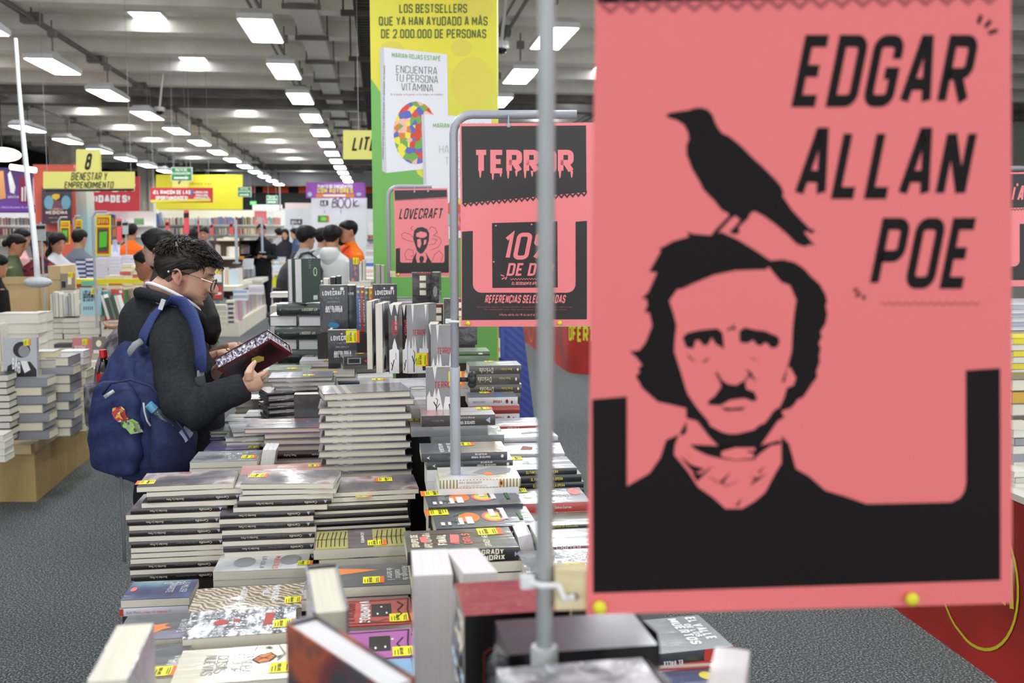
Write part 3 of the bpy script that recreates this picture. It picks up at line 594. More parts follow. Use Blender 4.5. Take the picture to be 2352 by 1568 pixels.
for i, (x0, y0, x1, y1, d, l) in enumerate(((393, 384, 441, 415, 17, 'green evacuation route sign with a white arrow above the red corner sign'), (546, 429, 577, 452, 27, 'green evacuation route sign next to the big yellow banner'), (612, 449, 638, 468, 34, 'green evacuation route sign before the black gallery'))):
    def f(M, P, X):
        w, h = x1 - x0, y1 - y0
        P(rect(x0 + w * .03, y0 + h * .05, x1 - w * .03, y1 - h * .04), 1); write(M, 'RUTA DE', X(), x0 + w * .22, -(y0 + h * .3), h * .2, th=.24, mi=2, width=w * .56); write(M, 'EVACUACI\u00d3N', X(), x0 + w * .07, -(y0 + h * .55), h * .19, th=.24, mi=2, width=w * .86)
        P([(x0 + w * .14, y0 + h * .72), (x0 + w * .7, y0 + h * .72), (x0 + w * .7, y0 + h * .64), (x0 + w * .88, y0 + h * .79), (x0 + w * .7, y0 + h * .93), (x0 + w * .7, y0 + h * .86), (x0 + w * .14, y0 + h * .86)], 2, 2)
    board('evacuation_sign', l, 'sign', x0, y0, x1, y1, d, m_wt, f, [m_green, m_wt], .03, cords=((x0 + 4, y0), (x1 - 4, y0)))
def f(M, P, X): write(M, 'SALIDA', X(1), 576, -468, 6, th=.22, mi=1, width=10)
board('exit_sign', 'small lit green exit sign on the black gallery', 'sign', 574, 462, 588, 470, 41, mat('exit_glow', '#35c552', .5, emit=1.2), f, [m_wt], .05, cords=((577, 462), (585, 462)))
def f(M, P, X):
    write(M, '\u00a1EL RINC\u00d3N DE LAS', X(), 352, -446, 9, th=.22, mi=1, width=86); write(M, 'OPORTUNIDADES!', X(), 358, -459, 9, th=.22, mi=1, width=74); P([(346, 459), (484, 456), (484, 462), (346, 465)], 2)
    write(M, 'LIBROS CON', X(), 446, -444, 5, th=.2, mi=1, width=32); write(M, 'PRECIOS', X(), 450, -451, 5, th=.2, mi=1, width=28); write(M, 'ESPECIALES', X(), 447, -457, 5, th=.2, mi=1, width=34); P([(440, 434), (444, 438), (441, 450), (437, 446)], 3)
t = board('aisle_sign', 'red slanted hanging sign with white letters over a yellow edge', 'sign', 345, 431, 488, 465, 17.5, flat('#c93b42'), f, [m_wt, flat('#e3d94a'), flat('#5a78c0')], .03, cords=((352, 431), (480, 431)))
def f(M, P, X): write(M, '7', X(), 407, -424, 20, th=.2, shear=.2, mi=1, width=9)
board('number_sign', 'yellow square sign with a 7 half hidden by the green arrow sign', 'sign', 396, 398, 432, 431, 17.9, m_ysign, f, [m_sk], .03, cords=((400, 398), (428, 398)))
def f(M, P, X): say(M, 'libros con', X(), 436, -424, 52, 9, mi=1); P([(432, 418), (440, 414), (440, 428), (432, 431)], 2)
board('wall_banner', 'large plain yellow banner over the white shelving', 'banner', 358, 401, 557, 481, 27.6, flat('#ece03a'), f, [flat('#8a7c2a'), flat('#efe54a')], .03)
def f(M, P, X): write(M, 'OPORT', X(), 215, -441, 18, th=.25, mi=1, width=100); write(M, 'UNIDADES!', X(), 193, -465, 17, th=.27, mi=1, width=106)
board('wall_banner', 'red banner with white capitals over the back bookshelves', 'banner', 190, 405, 320, 485, 24, flat('#cf3f48'), f, [m_wt], .03)
def f(M, P, X):
    P(rect(0, 470, 86, 486), 2); P([(18, 400), (24, 392), (30, 410), (36, 430), (33, 445), (24, 442)], 1); say(M, 'uni\u00f3n', X(), 18, -455, 26, 12, mi=1); say(M, 'una oferta literaria de nuestro', X(), -10, -478, 92, 7, mi=1)
    P(rect(44, 405, 62, 466), 3, 1.2); P(rect(50, 430, 54, 462), 1, 2); P(rect(57, 428, 60, 462), 1, 2); P(rect(76, 408, 84, 470), 4, 1.2); P([(-20, 395), (8, 392), (14, 455), (-20, 462)], 5)
board('wall_banner', 'purple printed banner above a wall of bookshelves', 'banner', -140, 385, 88, 486, 19, mat('purple_banner', '#5b3a86', .6, pat=('ramp', 2, [(0, '#7a4fae'), (1, '#45305e')], 'LINEAR')), f, [m_wt, flat('#7b45b4'), flat('#8c2a52'), flat('#e9d6dc'), flat('#e8a66a')], .03)
def f(M, P, X):
    write(M, 'PUNTO DE ENCUENTRO', X(), 730, -432, 8, th=.24, mi=1, width=80); write(M, 'CON AUTORES', X(), 729, -443, 11, th=.24, mi=2, width=82); P(rect(726, 445, 814, 453), 3); P(rect(743, 447, 794, 451), 1, 2)
    P(rounded(712, 446, 5, 5, 10), 4); P(rounded(824, 446, 6, 4, 10), 4)
board('wall_banner', 'violet banner with yellow capitals over the white bookshop wall', 'banner', 703, 419, 837, 454, 33, flat('#9a55b4'), f, [m_wt, flat('#ecd95a'), flat('#e8854a'), flat('#a9d2d8')], .3)
def f(M, P, X):
    P(rect(736, 460, 754, 472), 1); write(M, 'LE', X(3), 739, -470, 8, th=.22, mi=2, width=12)
    for s in ([(763, 475), (765, 458), (772, 456), (775, 461), (766, 465), (774, 467), (775, 474), (763, 476)], [(812, 476), (812, 457)], [(821, 460), (812, 468), (818, 474), (825, 472)]): stroke(M, s, 2.0, lambda a, b: X()(a, -b), 1)
    for cx in (783, 799): stroke(M, rounded(cx, 466, 6.5, 11.5) + rounded(cx, 466, 6.5, 11.5)[:1], 2.0, lambda a, b: X()(a, -b), 1)
    P(rect(730, 495, 752, 510), 3); P(rect(752, 495, 756, 510), 4); P(rect(737, 498, 750, 507), 5, 2)
    for x0, x1, y in ((745, 770, 483), (782, 810, 483), (745, 772, 487.5), (782, 806, 487.5)): P(rect(x0, y, x1, y + 1), 6); P(rect(x0, y - 1, x0 + 2, y + 2), 7, 2)
    for q in range(9): P(rect(770 + (q % 3) * 20, 498 + (q // 3) * 14, 784 + (q % 3) * 20, 499 + (q // 3) * 14), 6)
board('stall_wall', 'tall white stall wall lettered in thin black brush script', 'stall wall', 715, 454, 842, 640, 34, flat('#d3d5da'), f, [flat('#3a3742'), m_wt, flat('#4a7a3a'), flat('#d8662e'), flat('#7cc84a'), flat('#d3d5de'), flat('#7c86c8')], .1)
# clad column with the medicine poster
p = onD(128, 460, 18.4); t = thing('clad_column', 'brick red clad column carrying a dark medicine poster', 'column', (p.x, p.y, 0))
a, b = onD(84, 460, 18.4), onD(172, 460, 18.4); w = (b - a).length / 2; zt = onD(138, 379, 18.4).z
M = MB(); M.box(-w, w, -.05, .6, 0, zt); M.build('cladding', flat('#cf5f4c'), t); q = onD(140, 400, 30); o = thing('concrete_column', 'tan concrete column rising behind the brick red clad column', 'column', (q.x, q.y, 0)); M = MB(); M.box(-.33, .33, 0, .66, 0, ZC); M.build('shaft', mat('concrete', '#b3a8a0', .85, pat=('noise', [(.35, '#a79b93'), (.65, '#bfb5ad')], 3)), o)
o = MB(); o.box(w, w + .19, .0, .5, 0, zt - .05); o.build('side_panel', mat('side_panel', '#a9b0a6', .7, pat=('ramp', 2, [(0, '#9fb6b8'), (.65, '#8fb4ba'), (.8, '#b6b2a6')], 'LINEAR')), t)
def f(M, P, X):
    P([(98, 430), (165, 430), (165, 482), (150, 470), (146, 445), (124, 445), (120, 470), (99, 480)], 1); P(rounded(113, 465, 11, 16), 2, 2); P(rounded(152, 465, 11, 16), 2, 2); P([(120, 448), (128, 445), (138, 446), (138, 454), (129, 460), (121, 455)], 3, 3); P([(124, 460), (138, 460), (146, 486), (118, 486)], 4, 2)
    write(M, 'MEDICINA', X(3), 106, -492, 8, th=.22, mi=5, width=50); say(M, 'SOBRE LA', X(3), 116, -482, 32, 6, mi=5); say(M, 'relatos de consulta', X(3), 112, -501, 40, 4, mi=5); say(M, 'una historia', X(3), 118, -511, 30, 4, mi=5)
board('poster', 'dark medicine poster with blue domes on the brick red column', 'poster', 96, 429, 164, 515, 18.2, flat('#4a3440'), f, [flat('#4a4654'), flat('#6fa3b4'), flat('#d9b93a'), flat('#7a4a62'), flat('#d9c9b4')], .02)
p = onD(335, 460, 40); t = thing('concrete_column', 'pale concrete column between the red and yellow banners', 'column', (p.x, p.y, 0)); w = 16 * 40 / F
M = MB(); M.box(-w, w, 0, .5, 0, ZC); M.build('shaft', flat('#cfc9bd'), t); M = MB(); M.box(-w - .03, -w * .1, -.25, .0, 2.5, 3.1); M.build('junction_box', flat('#c9c2b2'), t); M = MB(); M.tube([(w * .5, -.06, 0), (w * .5, -.06, ZC)], .05, 8); M.build('pipe', flat('#b5b0a5'), t)
# small standing offer cards with frames
def offer(x0, y0, x1, y1, d, l, zb):
    def f(M, P, X):
        w, h = x1 - x0, y1 - y0
        P(rect(x0 + w * .1, y0 + h * .06, x1 - w * .1, y0 + h * .24), 1); write(M, 'OFERTA', X(), x0 + w * .16, -(y0 + h * .21), h * .12, th=.2, mi=0, width=w * .68); P(rect(x0 + w * .1, y0 + h * .3, x1 - w * .1, y1 - h * .05), 1); P(rect(x0 + w * .17, y0 + h * .34, x1 - w * .17, y1 - h * .1), 3, 2); P([(x0 + w * .26, y0 + h * .42), (x1 - w * .2, y0 + h * .4), (x1 - w * .24, y1 - h * .22), (x0 + w * .25, y1 - h * .2)], 2, 3)
    t = board('offer_card', l, 'sign', x0, y0, x1, y1, d, flat('#e8d92e'), f, [flat('#d2452e'), flat('#5fc63c'), flat('#3f5a3a')], .01, part='card', group='offer cards on poles')
    c = Vector(t.location); pl = plane((x0 + x1) / 2, y1, d + .03); q = pl.at(x0 - (x1 - x0) * .12, y1); top = pl.at(x0, y0 - 8).z; M = MB()
    q2 = pl.at(x0 + (x1 - x0) * .75, y0); P_ = [(q.x, q.y, zb), (q.x, q.y, top - .05), (q.x + .03, q.y, top), (q2.x, q2.y, top)]; M.tube([Vector(v) - c for v in P_], .011, 6); M.build('pole', m_pole, t)
offer(220, 494, 254, 587, 8.6, 'yellow offer card with a green panel on a pole, largest of its kind', .9)
offer(139, 507, 160, 560, 12.5, 'small yellow offer card before the red column, beside the long-haired girl', .8)
offer(173, 504, 188, 555, 14, 'small yellow offer card before the grey-suited man', .8)
def tagpole(x0, y0, x1, y1, d, l, m, zb=.9):
    t = board('hanging_tag', l, 'sign', x0, y0, x1, y1, d, m, lambda M, P, X: P([(x0, y0 + (y1 - y0) * .12), (x1, y0 + (y1 - y0) * .1), (x1, y0 + (y1 - y0) * .3), (x0, y0 + (y1 - y0) * .32)], 1), [m_sk], .01, part='card', group='narrow tags on poles')
    c = Vector(t.location); pl = plane((x0 + x1) / 2, y1, d + .03); q = pl.at((x0 + x1) / 2, y0 - 4); M = MB(); M.tube([Vector((q.x, q.y, zb)) - c, q - c], .009, 6); M.build('pole', m_pole, t)
m_rt = flat('#ea5a64')
for x0, y0, x1, y1, d, l in ((268, 502, 279, 556, 15, 'narrow red tag on a pole beside the orange-shirted worker'), (422, 483, 434, 537, 16, 'tall red tag on a pole above the reading man'), (380, 508, 388, 538, 20, 'narrow red tag just past the pale column'), (483, 514, 489, 540, 21, 'short red tag before the open white shelves'), (527, 512, 535, 538, 22, 'red tag with notched sides before the open shelves'), (454, 500, 457, 545, 19, 'thin red strip on a pole by the shelves')): tagpole(x0, y0, x1, y1, d, l, m_rt)
tagpole(83, 514, 104, 553, 9.0, 'grey felt card with blue backing on a pole by the desk', flat('#b4b6b8'), .9); tagpole(281, 508, 294, 538, 12, 'plain grey card on a pole before the orange shirt', flat('#b5bcbf'), .9)
for px, y0, y1, d, l in ((544, 505, 605, 15, 'thin bare metal pole rising from the white gondola'), (603, 500, 580, 19, 'thin bare metal pole before the man in black'), (644, 420, 500, 30, 'white lamp post of the far stall')):
    a, b = onD(px, y0, d), onD(px, y1, d); t = thing('thin_pole', l, 'pole', b); M = MB(); M.tube([(0, 0, 0), (0, 0, a.z - b.z)], .022, 6); M.build('tube', m_pole, t); M = MB(); M.tube([(0, 0, 0), (0, 0, .02)], .06, 8); M.build('base', m_pole, t)
# bowed white mast over the desk
P = [onD(x, y, 6.4) for x, y in ((36, 88), (42, 180), (52, 300), (62, 400), (74, 500), (82, 580), (87, 648))]; c = P[-1]
t = thing('white_mast', 'long bowed white mast rising over the wooden desk', 'mast', c); M = MB(); M.tube([p - c for p in P], [.012, .013, .015, .017, .018, .019, .02], 8); M.smooth = True; M.build('tube', flat('#eceef0', .4), t)
M = MB(); M.ell((0, 0, .0), (.09, .06, .035)); M.build('foot', flat('#b9bcc0'), t)
# ================================================================== books
m_pages = mat('pages', '#ded9c8', .7, coat=.35, crough=.2, pat=('noise', [(.3, '#d9d4c3'), (.7, '#e3dece')], 6, 4, (1, 1, 60)), spec=.3)
m_pagew = mat('pages_white', '#e6e5e6', .7, coat=.3, crough=.2, pat=('noise', [(.3, '#e1e0e2'), (.7, '#e8e7ea')], 6, 4, (1, 1, 60)), spec=.3)
m_pagep = mat('pages_pinkish', '#dccabb', .7, coat=.3, crough=.2, pat=('noise', [(.3, '#d3bfb0'), (.7, '#e4d4c6')], 6, 4, (1, 1, 60)), spec=.3)
m_sty = flat('#f0e81c', .5); m_sto = flat('#e8702a', .5); m_stk = flat('#3b3a12', .6)
INK = {k: flat(v, .5) for k, v in dict(w='#e6e6e6', k='#1d1b1c', y='#e3d35a', r='#b8382f', g='#8a8c90', p='#e77a72', b='#2e7fa8', c='#efe9d0', o='#e8813a', n='#3a6b46', s='#aab0d0', m='#7e2a2c').items()}
def style(name, c, spine=None, hard=False, page=m_pages, pat=None, art=(), spine_art=(), bump=WRAP, b=None, sp_pat=None):
    """art: tuples (kind, ink, ...) drawn on the front in unit coordinates: x along the spine from foot to head, y from spine to fore-edge"""
    cov = wrap('cover_' + name, c, pat, bump); sp = wrap('spine_' + name, spine or c, sp_pat, bump) if (spine or sp_pat) else cov
    return dict(name=name, cov=cov, sp=sp, hard=hard, page=page, art=art, sart=spine_art, b=b or (.0026 if hard else .0011))
def marks(M, A, X, base, L, W):
    """X(u, v) unit front coordinates"""
    X0 = X
    for i_, a in enumerate(A):
        X = lambda u, v, i_=i_: X0(u, v, i_)
        k, ink = a[0], base[a[1]]
        if k == 'txt':      # ('txt', ink, string, u, v, cap height as a share of L, width share, dir)
            s, u, v, h, w, d = a[2:8]; sh = a[8] if len(a) > 8 else .15
            if d == 'x': T = lambda x, y: X(u + x / L, v + y / W)
            elif d == 'X': T = lambda x, y: X(u - x / L, v - y / W)
            elif d == 'y': T = lambda x, y: X(u - y / L, v + x / W)
            else: T = lambda x, y: X(u + y / L, v - x / W)
            wd_ = w * (L if d in 'xX' else W)
            if s.upper() == s: write(M, s, T, 0, 0, h, th=sh, width=wd_, mi=ink)
            else: say(M, s, T, 0, 0, wd_, h * 1.35, mi=ink)
        elif k == 'rect': u0, v0, u1, v1 = a[2:6]; M.face([X(u0, v0), X(u1, v0), X(u1, v1), X(u0, v1)], ink)
        elif k == 'poly': M.poly([X(*q) for q in a[2]], ink)
        elif k == 'oval': cx, cy, rx, ry = a[2:6]; M.poly([X(cx + rx * math.cos(2 * math.pi * i / 16), cy + ry * math.sin(2 * math.pi * i / 16)) for i in range(16)], ink)
        elif k == 'line': stroke(M, [Vector((q[0] * L, q[1] * W)) for q in a[2]], a[3], lambda x, y: X(x / L, y / W), ink)
_bk = {}
def book_parts(st, L, W, T, rev=False):
    key = (st['name'], round(L, 3), round(W, 3), round(T, 4), rev)
    if key in _bk: return _bk[key]
    b = min(st['b'], T * .2); hard = st['hard']; M = MB(); e = .0035 if hard else .0004
    ks = sorted({a[1] for a in st['art'] + st['sart']}); base = {k: 2 + i for i, k in enumerate(ks)}
    M.box(-L / 2, L / 2, -W / 2, W / 2, T - b, T, 0); M.box(-L / 2, L / 2, -W / 2, W / 2, 0, b, 0)
    n = 6; bul = min(.006, T * .16) if hard else .001
    prof = [(-W / 2 - bul * math.sin(math.pi * i / n), T * i / n) for i in range(n + 1)]
    inn = [(-W / 2 + b, T - b * .5), (-W / 2 + b, b * .5)]
    M.rings([[Vector((x, p[0], p[1])) for p in prof + inn] for x in (-L / 2, L / 2)], 1)
    if st['art']: marks(M, st['art'], lambda u, v, k: Vector(((.5 - u) * L, (.5 - v) * W, T + .0004 + k * .00009) if rev else ((u - .5) * L, (v - .5) * W, T + .0004 + k * .00009)), base, L, W)
    if st['sart']: marks(M, st['sart'], lambda u, v, k: Vector(((u - .5) * L, -W / 2 - bul - .0004 - k * .00009, v * T)), base, L, T)
    P = MB(); P.box(-L / 2 + e, L / 2 - e, -W / 2 + b, W / 2 - e * 1.1, b, T - b, 0)
    r = [('cover', M.mesh('cover', [st['cov'], st['sp']] + [INK[k] for k in ks])), ('page_block', P.mesh('page_block', st['page']))]
    _bk[key] = r; return r
def sticker_mesh(w=.047, h=.043):
    if 'st' in _bk: return _bk['st']
    M = MB(); q = .007
    M.poly([(-w / 2, -h / 2, 0), (w / 2, -h / 2, 0), (w / 2, h / 2, 0), (-w / 2, h / 2, 0)], 1)
    M.poly([(-w / 2, -h / 2, .0002), (w * .3 - q, -h / 2, .0002), (w * .3, -h / 2 + q, .0002), (w * .3, h / 2, .0002), (-w / 2, h / 2, .0002)], 0)
    X = lambda x, y: (x, y, .0004)
    write(M, '$69.000', lambda x, y: (-w * .12 - y, x, .0004), -h * .36, -.002, .0065, th=.2, mi=2, width=h * .7)
    for i, x in enumerate((-.42, -.3, .12, .2)):
        M.face([X(w * x, -h * .38), X(w * x + .0016, -h * .38), X(w * x + .0016, h * (.1 + .08 * i)), X(w * x, h * (.1 + .08 * i))], 2)
    _bk['st'] = M.mesh('price_sticker', [m_sty, m_sto, m_stk]); return _bk['st']
def place_book(st, L, W, T, mw, label, group=None, sticker=None, cat='book', name='book', rev=False):
    """mw: matrix of the lying book's frame, origin at the middle of its underside"""
    o = bpy.data.objects.new(name, None); COL.objects.link(o); o.matrix_world = mw; o.empty_display_size = .03
    tag(o, label, cat, group)
    ps = [put(n, me, o) for n, me in book_parts(st, L, W, T, rev)]
    if sticker:
        u, v, r = sticker[:3]
        if rev: u, v, r = 1 - u, 1 - v, r + 180
        k = sticker[3] if len(sticker) > 3 else 1
        s = put('price_sticker', sticker_mesh(), ps[0], loc=((u - .5) * L, (v - .5) * W, T + .0008), rot=(0, 0, R(r))); s.scale = (k, k, 1)
    return o
RISERS = []
def stack(desc, xl, xr, y, d, W, items, rot=0, L=None, group=None, zb=None, gap=.0004, ids=True):
    """the near edge of the topmost book's cover runs from pixel (xl, y) to (xr, y) at depth d. items: (style, thickness, facing f|s|h|t,
    shift px, turn, sticker, extra dict)"""
    P = onD((xl + xr) / 2, y, d); L = L or (xr - xl) * d / F; z = P.z; k = d / F
    g = group or 'books of ' + desc; xs = []; n = 0
    for i, it in enumerate(items):
        st, T, fc = it[:3]; rev = fc == 'F'; fc = fc.lower(); sh = it[3] if len(it) > 3 else 0; tw = it[4] if len(it) > 4 else 0; stk = it[5] if len(it) > 5 else None; ex = it[6] if len(it) > 6 else {}
        l = ex.get('L', L); w = ex.get('W', W); z -= T + gap
        a = R(rot + tw); bk = Vector((-math.sin(a), math.cos(a), 0)); rt = Vector((math.cos(a), math.sin(a), 0))
        half = w / 2 if fc in 'fs' else l / 2
        c = Vector((P.x, P.y, 0)) + rt * (sh * k) + bk * (half + ex.get('back', 0)); c.z = z
        ang = a + {'s': 0, 'f': math.pi, 'h': math.pi / 2, 't': -math.pi / 2}[fc]
        lab = ex.get('label') or ('%s book of %s' % (ORD[min(i, 19)] if i else 'topmost', desc) if len(items) > 1 else desc)
        place_book(st, l, w, T, Matrix.Translation(c) @ Matrix.Rotation(ang, 4, 'Z'), lab, None if len(items) == 1 else g, stk, rev=rev)
        xs.append((c, l, w, ang)); n += 1
    c, l, w, ang = xs[-1]
    RISERS.append((c.x, c.y, z, l if fc in 'fs' else w, w if fc in 'fs' else l, ang if fc in 'fs' else ang - math.pi / 2))
    return z
def turned(st):
    """the same cover standing up: its art laid out from the left edge"""
    def fl(a):
        k = a[0]
        if k == 'txt': return a[:4] + (1 - a[4],) + a[5:7] + ({'y': 'Y', 'x': 'x', 'X': 'X', 'Y': 'y'}[a[7]],) + a[8:]
        if k == 'rect': return (k, a[1], a[2], 1 - a[3], a[4], 1 - a[5])
        if k == 'oval': return (k, a[1], a[2], 1 - a[3], a[4], a[5])
        return (k, a[1], [(q[0], 1 - q[1]) for q in a[2]]) + a[3:]
    return dict(st, name=st['name'] + '_up', art=tuple(fl(a) for a in st['art']))
def upright(st, L, W, T, px, py, d, face, label, yaw=0, lean=0, flip=False, group=None, sticker=None, roll=0, top=False):
    """a standing book: (px, py) is the middle of the foot of the side it shows; face c (cover) s (spine) f (fore-edge)"""
    if face == 'c':
        st = turned(st); sticker = (sticker[0], 1 - sticker[1], sticker[2] - 180) + tuple(sticker[3:]) if sticker else None
    P = onD(px, py, d); ex = Vector((0, 0, 1)) * (-1 if flip else 1); fw = Vector((0, -1, 0)) if True else None
    if face == 'c': ez = fw; ey = ez.cross(ex); dep = T
    elif face == 's': ey = -fw; ez = ex.cross(ey); dep = W
    else: ey = fw; ez = ex.cross(ey); dep = W
    B = Matrix((ex, ey, ez)).transposed(); Rz = Matrix.Rotation(R(yaw), 3, 'Z') @ Matrix.Rotation(R(lean), 3, 'X') @ Matrix.Rotation(R(roll), 3, 'Y'); B = Rz @ B
    up = Rz @ Vector((0, 0, 1)); bk = Rz @ Vector((0, 1, 0))
    c = P + up * (-L / 2 if top else L / 2) + bk * dep / 2; loc = c - B @ Vector((0, 0, T / 2)); mw = B.to_4x4(); mw.translation = loc
    return place_book(st, L, W, T, mw, label, group, sticker)
# ================================================================== the horror table
S = style
carm = S('carmilla', '#5b5156', '#241d1c', pat=('noise', [(.32, '#4d5164'), (.45, '#5f565c'), (.52, '#8d7f80'), (.6, '#c9bfc0'), (.68, '#8c2f30'), (.74, '#54474e')], 9, 3, (1, .6, 1)),
         spine_art=(('txt', 'c', 'Carmilla', .85, .68, .0072, .14, 'X'), ('txt', 'g', 'y otros relatos de terror', .69, .66, .0045, .22, 'X'), ('txt', 'c', 'Sheridan Le Fanu', .38, .66, .006, .18, 'X'), ('poly', 's', [(.935, .2), (.955, .8), (.915, .8)])))
def flipx(sa):
    return sa
black = S('black', '#2a2828', '#151212')
dred = S('dark_red_board', '#8b8489', '#5a1f22', hard=True, pat=('ramp', 0, [(0, '#5b5a62'), (.3, '#77767e'), (.62, '#8d858c'), (.68, '#b9b4b2'), (.74, '#8a7a80'), (.79, '#b9b4b2'), (.84, '#7d6f76')]), bump=(8, .16, (1, 2, 1)))
frank = S('frankenstein', '#6f5f6b', '#3d1f22', hard=True, page=m_pagep, pat=('noise', [(.35, '#5c6574'), (.48, '#746a78'), (.58, '#96606a'), (.7, '#7c4a55')], 4, 2), art=(('txt', 'w', 'MARY SHELLEY', .12, .7, .014, .24, 'x'), ('txt', 'w', 'FRANKENSTEIN', .14, .5, .014, .22, 'x'), ('oval', 'w', .58, .55, .015, .02), ('oval', 'w', .8, .6, .02, .015)), spine_art=(('txt', 'w', 'Mary Shelley', .46, .62, .008, .17, 'X'), ('txt', 'w', 'Frankenstein', .98, .62, .008, .3, 'X')))
darks = S('slate_thin', '#6e737c', '#26282b', hard=True, pat=('ramp', 0, [(0, '#6d7079'), (.35, '#8b8e98'), (.5, '#a9abb8'), (.66, '#d4d4da'), (.72, '#8f929c'), (.9, '#7c7f88')]), spine_art=(('txt', 'g', 'H.P. Lovecraft', .2, .35, .006, .2, 'x'), ('txt', 'g', 'Cuentos', .7, .35, .006, .12, 'x')))
silver = S('silver', '#8a8e95', '#55585c', pat=('noise', [(.35, '#6f737b'), (.5, '#8c9097'), (.62, '#b4b7bc')], 12, 4), bump=(30, .5))
brown = S('brown_windows', '#a08d76', '#6b5a48', pat=('wave', [(.2, '#6e5f4e'), (.5, '#9c8972'), (.8, '#d6c7ad')], 34, 'DIAGONAL', 8), art=(('txt', 'w', 'PAULA', .62, .85, .018, .3, 'Y', .2), ('txt', 'w', 'HAWKINS', .7, .95, .02, .6, 'Y', .2), ('txt', 'w', 'A FUEGO LENTO', .42, .9, .014, .55, 'Y', .2)), spine_art=())
snow = S('snow_red', '#6e737c', '#3a3c40', pat=('noise', [(.4, '#4b4f57'), (.48, '#878c94'), (.52, '#c9ccd2'), (.6, '#f0f2f5')], 55, 5, (1, .35, 1)), art=(('oval', 'r', .31, .52, .07, .1), ('oval', 'r', .45, .55, .035, .05), ('poly', 'r', [(.7, .3), (.78, .34), (.8, .75), (.72, .78)])), bump=(40, .5))
tendra = S('butterfly', '#d9d2bd', '#c9bfa2', pat=('noise', [(.4, '#d4ccb4'), (.6, '#e0dac8')], 5), art=(('txt', 'g', 'TENDR\u00c1', .52, .78, .019, .55, 'Y', .08), ('txt', 'g', 'EL OLOR', .44, .78, .019, .52, 'Y', .08), ('txt', 'g', 'DE LAS', .375, .6, .008, .24, 'Y', .08), ('txt', 'g', 'COSAS', .31, .76, .021, .5, 'Y', .08), ('txt', 'g', 'NUEVAS', .21, .78, .021, .56, 'Y', .08), ('txt', 'g', 'FRANCESCO VECCHI', .93, .92, .011, .85, 'Y', .06),
    ('poly', 'o', [(.6, .58), (.66, .7), (.74, .74), (.78, .64), (.74, .52), (.66, .48)]), ('line', 'k', [(.6, .58), (.66, .71), (.74, .75), (.79, .64), (.74, .5), (.66, .46), (.6, .58)], .003), ('line', 'k', [(.6, .58), (.78, .62)], .0015), ('line', 'k', [(.63, .52), (.76, .7)], .0015), ('line', 'k', [(.63, .66), (.76, .54)], .0015), ('line', 'g', [(.42, 1), (.56, .82), (.6, .84), (.62, .98)], .0016), ('line', 'g', [(.8, .98), (.86, .7), (.8, .5)], .002), ('poly', 'n', [(.68, .9), (.76, .88), (.72, .95)]), ('poly', 'n', [(.79, .62), (.84, .66), (.82, .58)])))
irving = S('irving', '#4b4f57', '#33363b', pat=('ramp', 1, [(0, '#4b4e55'), (.55, '#53565d'), (.62, '#8a8676'), (.8, '#6a5f55')]), art=(('txt', 'w', 'CUENTOS DE', .88, .55, .014, .5, 'Y', .17), ('txt', 'w', 'WASHINGTON', .8, .62, .014, .58, 'Y', .17), ('txt', 'w', 'IRVING', .72, .5, .014, .34, 'Y', .17)))
leaf = S('leaf', '#4c5055', '#3b3f45', pat=('ramp', 1, [(0, '#4d5257'), (.62, '#545960'), (.7, '#7d7890')]), art=(('poly', 'o', [(.32, .3), (.5, .2), (.62, .36), (.74, .42), (.62, .48), (.66, .6), (.5, .55), (.34, .62), (.3, .46)]), ('txt', 'w', 'Antolog\u00eda de', .96, .8, .017, .62, 'Y'), ('txt', 'w', 'cuentos', .9, .62, .017, .38, 'Y'), ('txt', 'w', 'de terror 2', .83, .72, .017, .5, 'Y')))
camarote = S('cabin', '#3d4a72', '#d9d6e2', pat=('noise', [(.38, '#343b68'), (.5, '#4a5c86'), (.6, '#6f98a8'), (.7, '#9fc0c2')], 6), art=(('txt', 'w', 'LA MUJER', .8, .9, .016, .6, 'Y', .08), ('txt', 'w', 'DEL', .7, .9, .016, .25, 'Y', .08), ('txt', 'w', 'CAMAROTE', .6, .9, .016, .6, 'Y', .08), ('txt', 'w', '10', .5, .9, .016, .12, 'Y', .08), ('oval', 'p', .09, .55, .045, .12)), spine_art=(('rect', 'r', .0, .06, .055, .94), ('txt', 'g', 'Ruth Ware', .1, .3, .007, .19, 'x'), ('txt', 'p', 'La mujer del camarote 10', .3, .3, .007, .45, 'x')))
pinkp = S('pale_pink', '#d9a09a', '#e0e0de', pat=('noise', [(.35, '#cf8a84'), (.6, '#e0b0a8')], 5))
lantern = S('white_castle', '#d8dadd', '#e5e5e5', pat=('noise', [(.42, '#b9bcc0'), (.55, '#dfe1e4')], 7, 4), art=(('oval', 'g', .3, .5, .12, .3), ('oval', 'g', .8, .55, .12, .3), ('txt', 'g', 'LA ISLA', .48, .8, .012, .7, 'Y', .12), ('txt', 'p', 'MUERTES', .62, .8, .014, .75, 'Y', .12)))
yel = S('yellow_letters', '#7b6f74', '#51333f', pat=('ramp', 0, [(0, '#bdb56c'), (.37, '#6f6268'), (.64, '#bdb56c'), (.98, '#7b6f74')]), art=tuple(('line', 'k', [(u, .1), (u, .5), (u + .02, .9)], .002) for u in (.04, .08, .13, .18, .22, .27, .32, .67, .72, .78, .83, .88, .93)) + (('line', 'k', [(0, .5), (.36, .48)], .003), ('line', 'k', [(.64, .5), (.98, .52)], .003), ('txt', 'w', 'LOS NOMBRES', .5, .8, .008, .6, 'Y')))
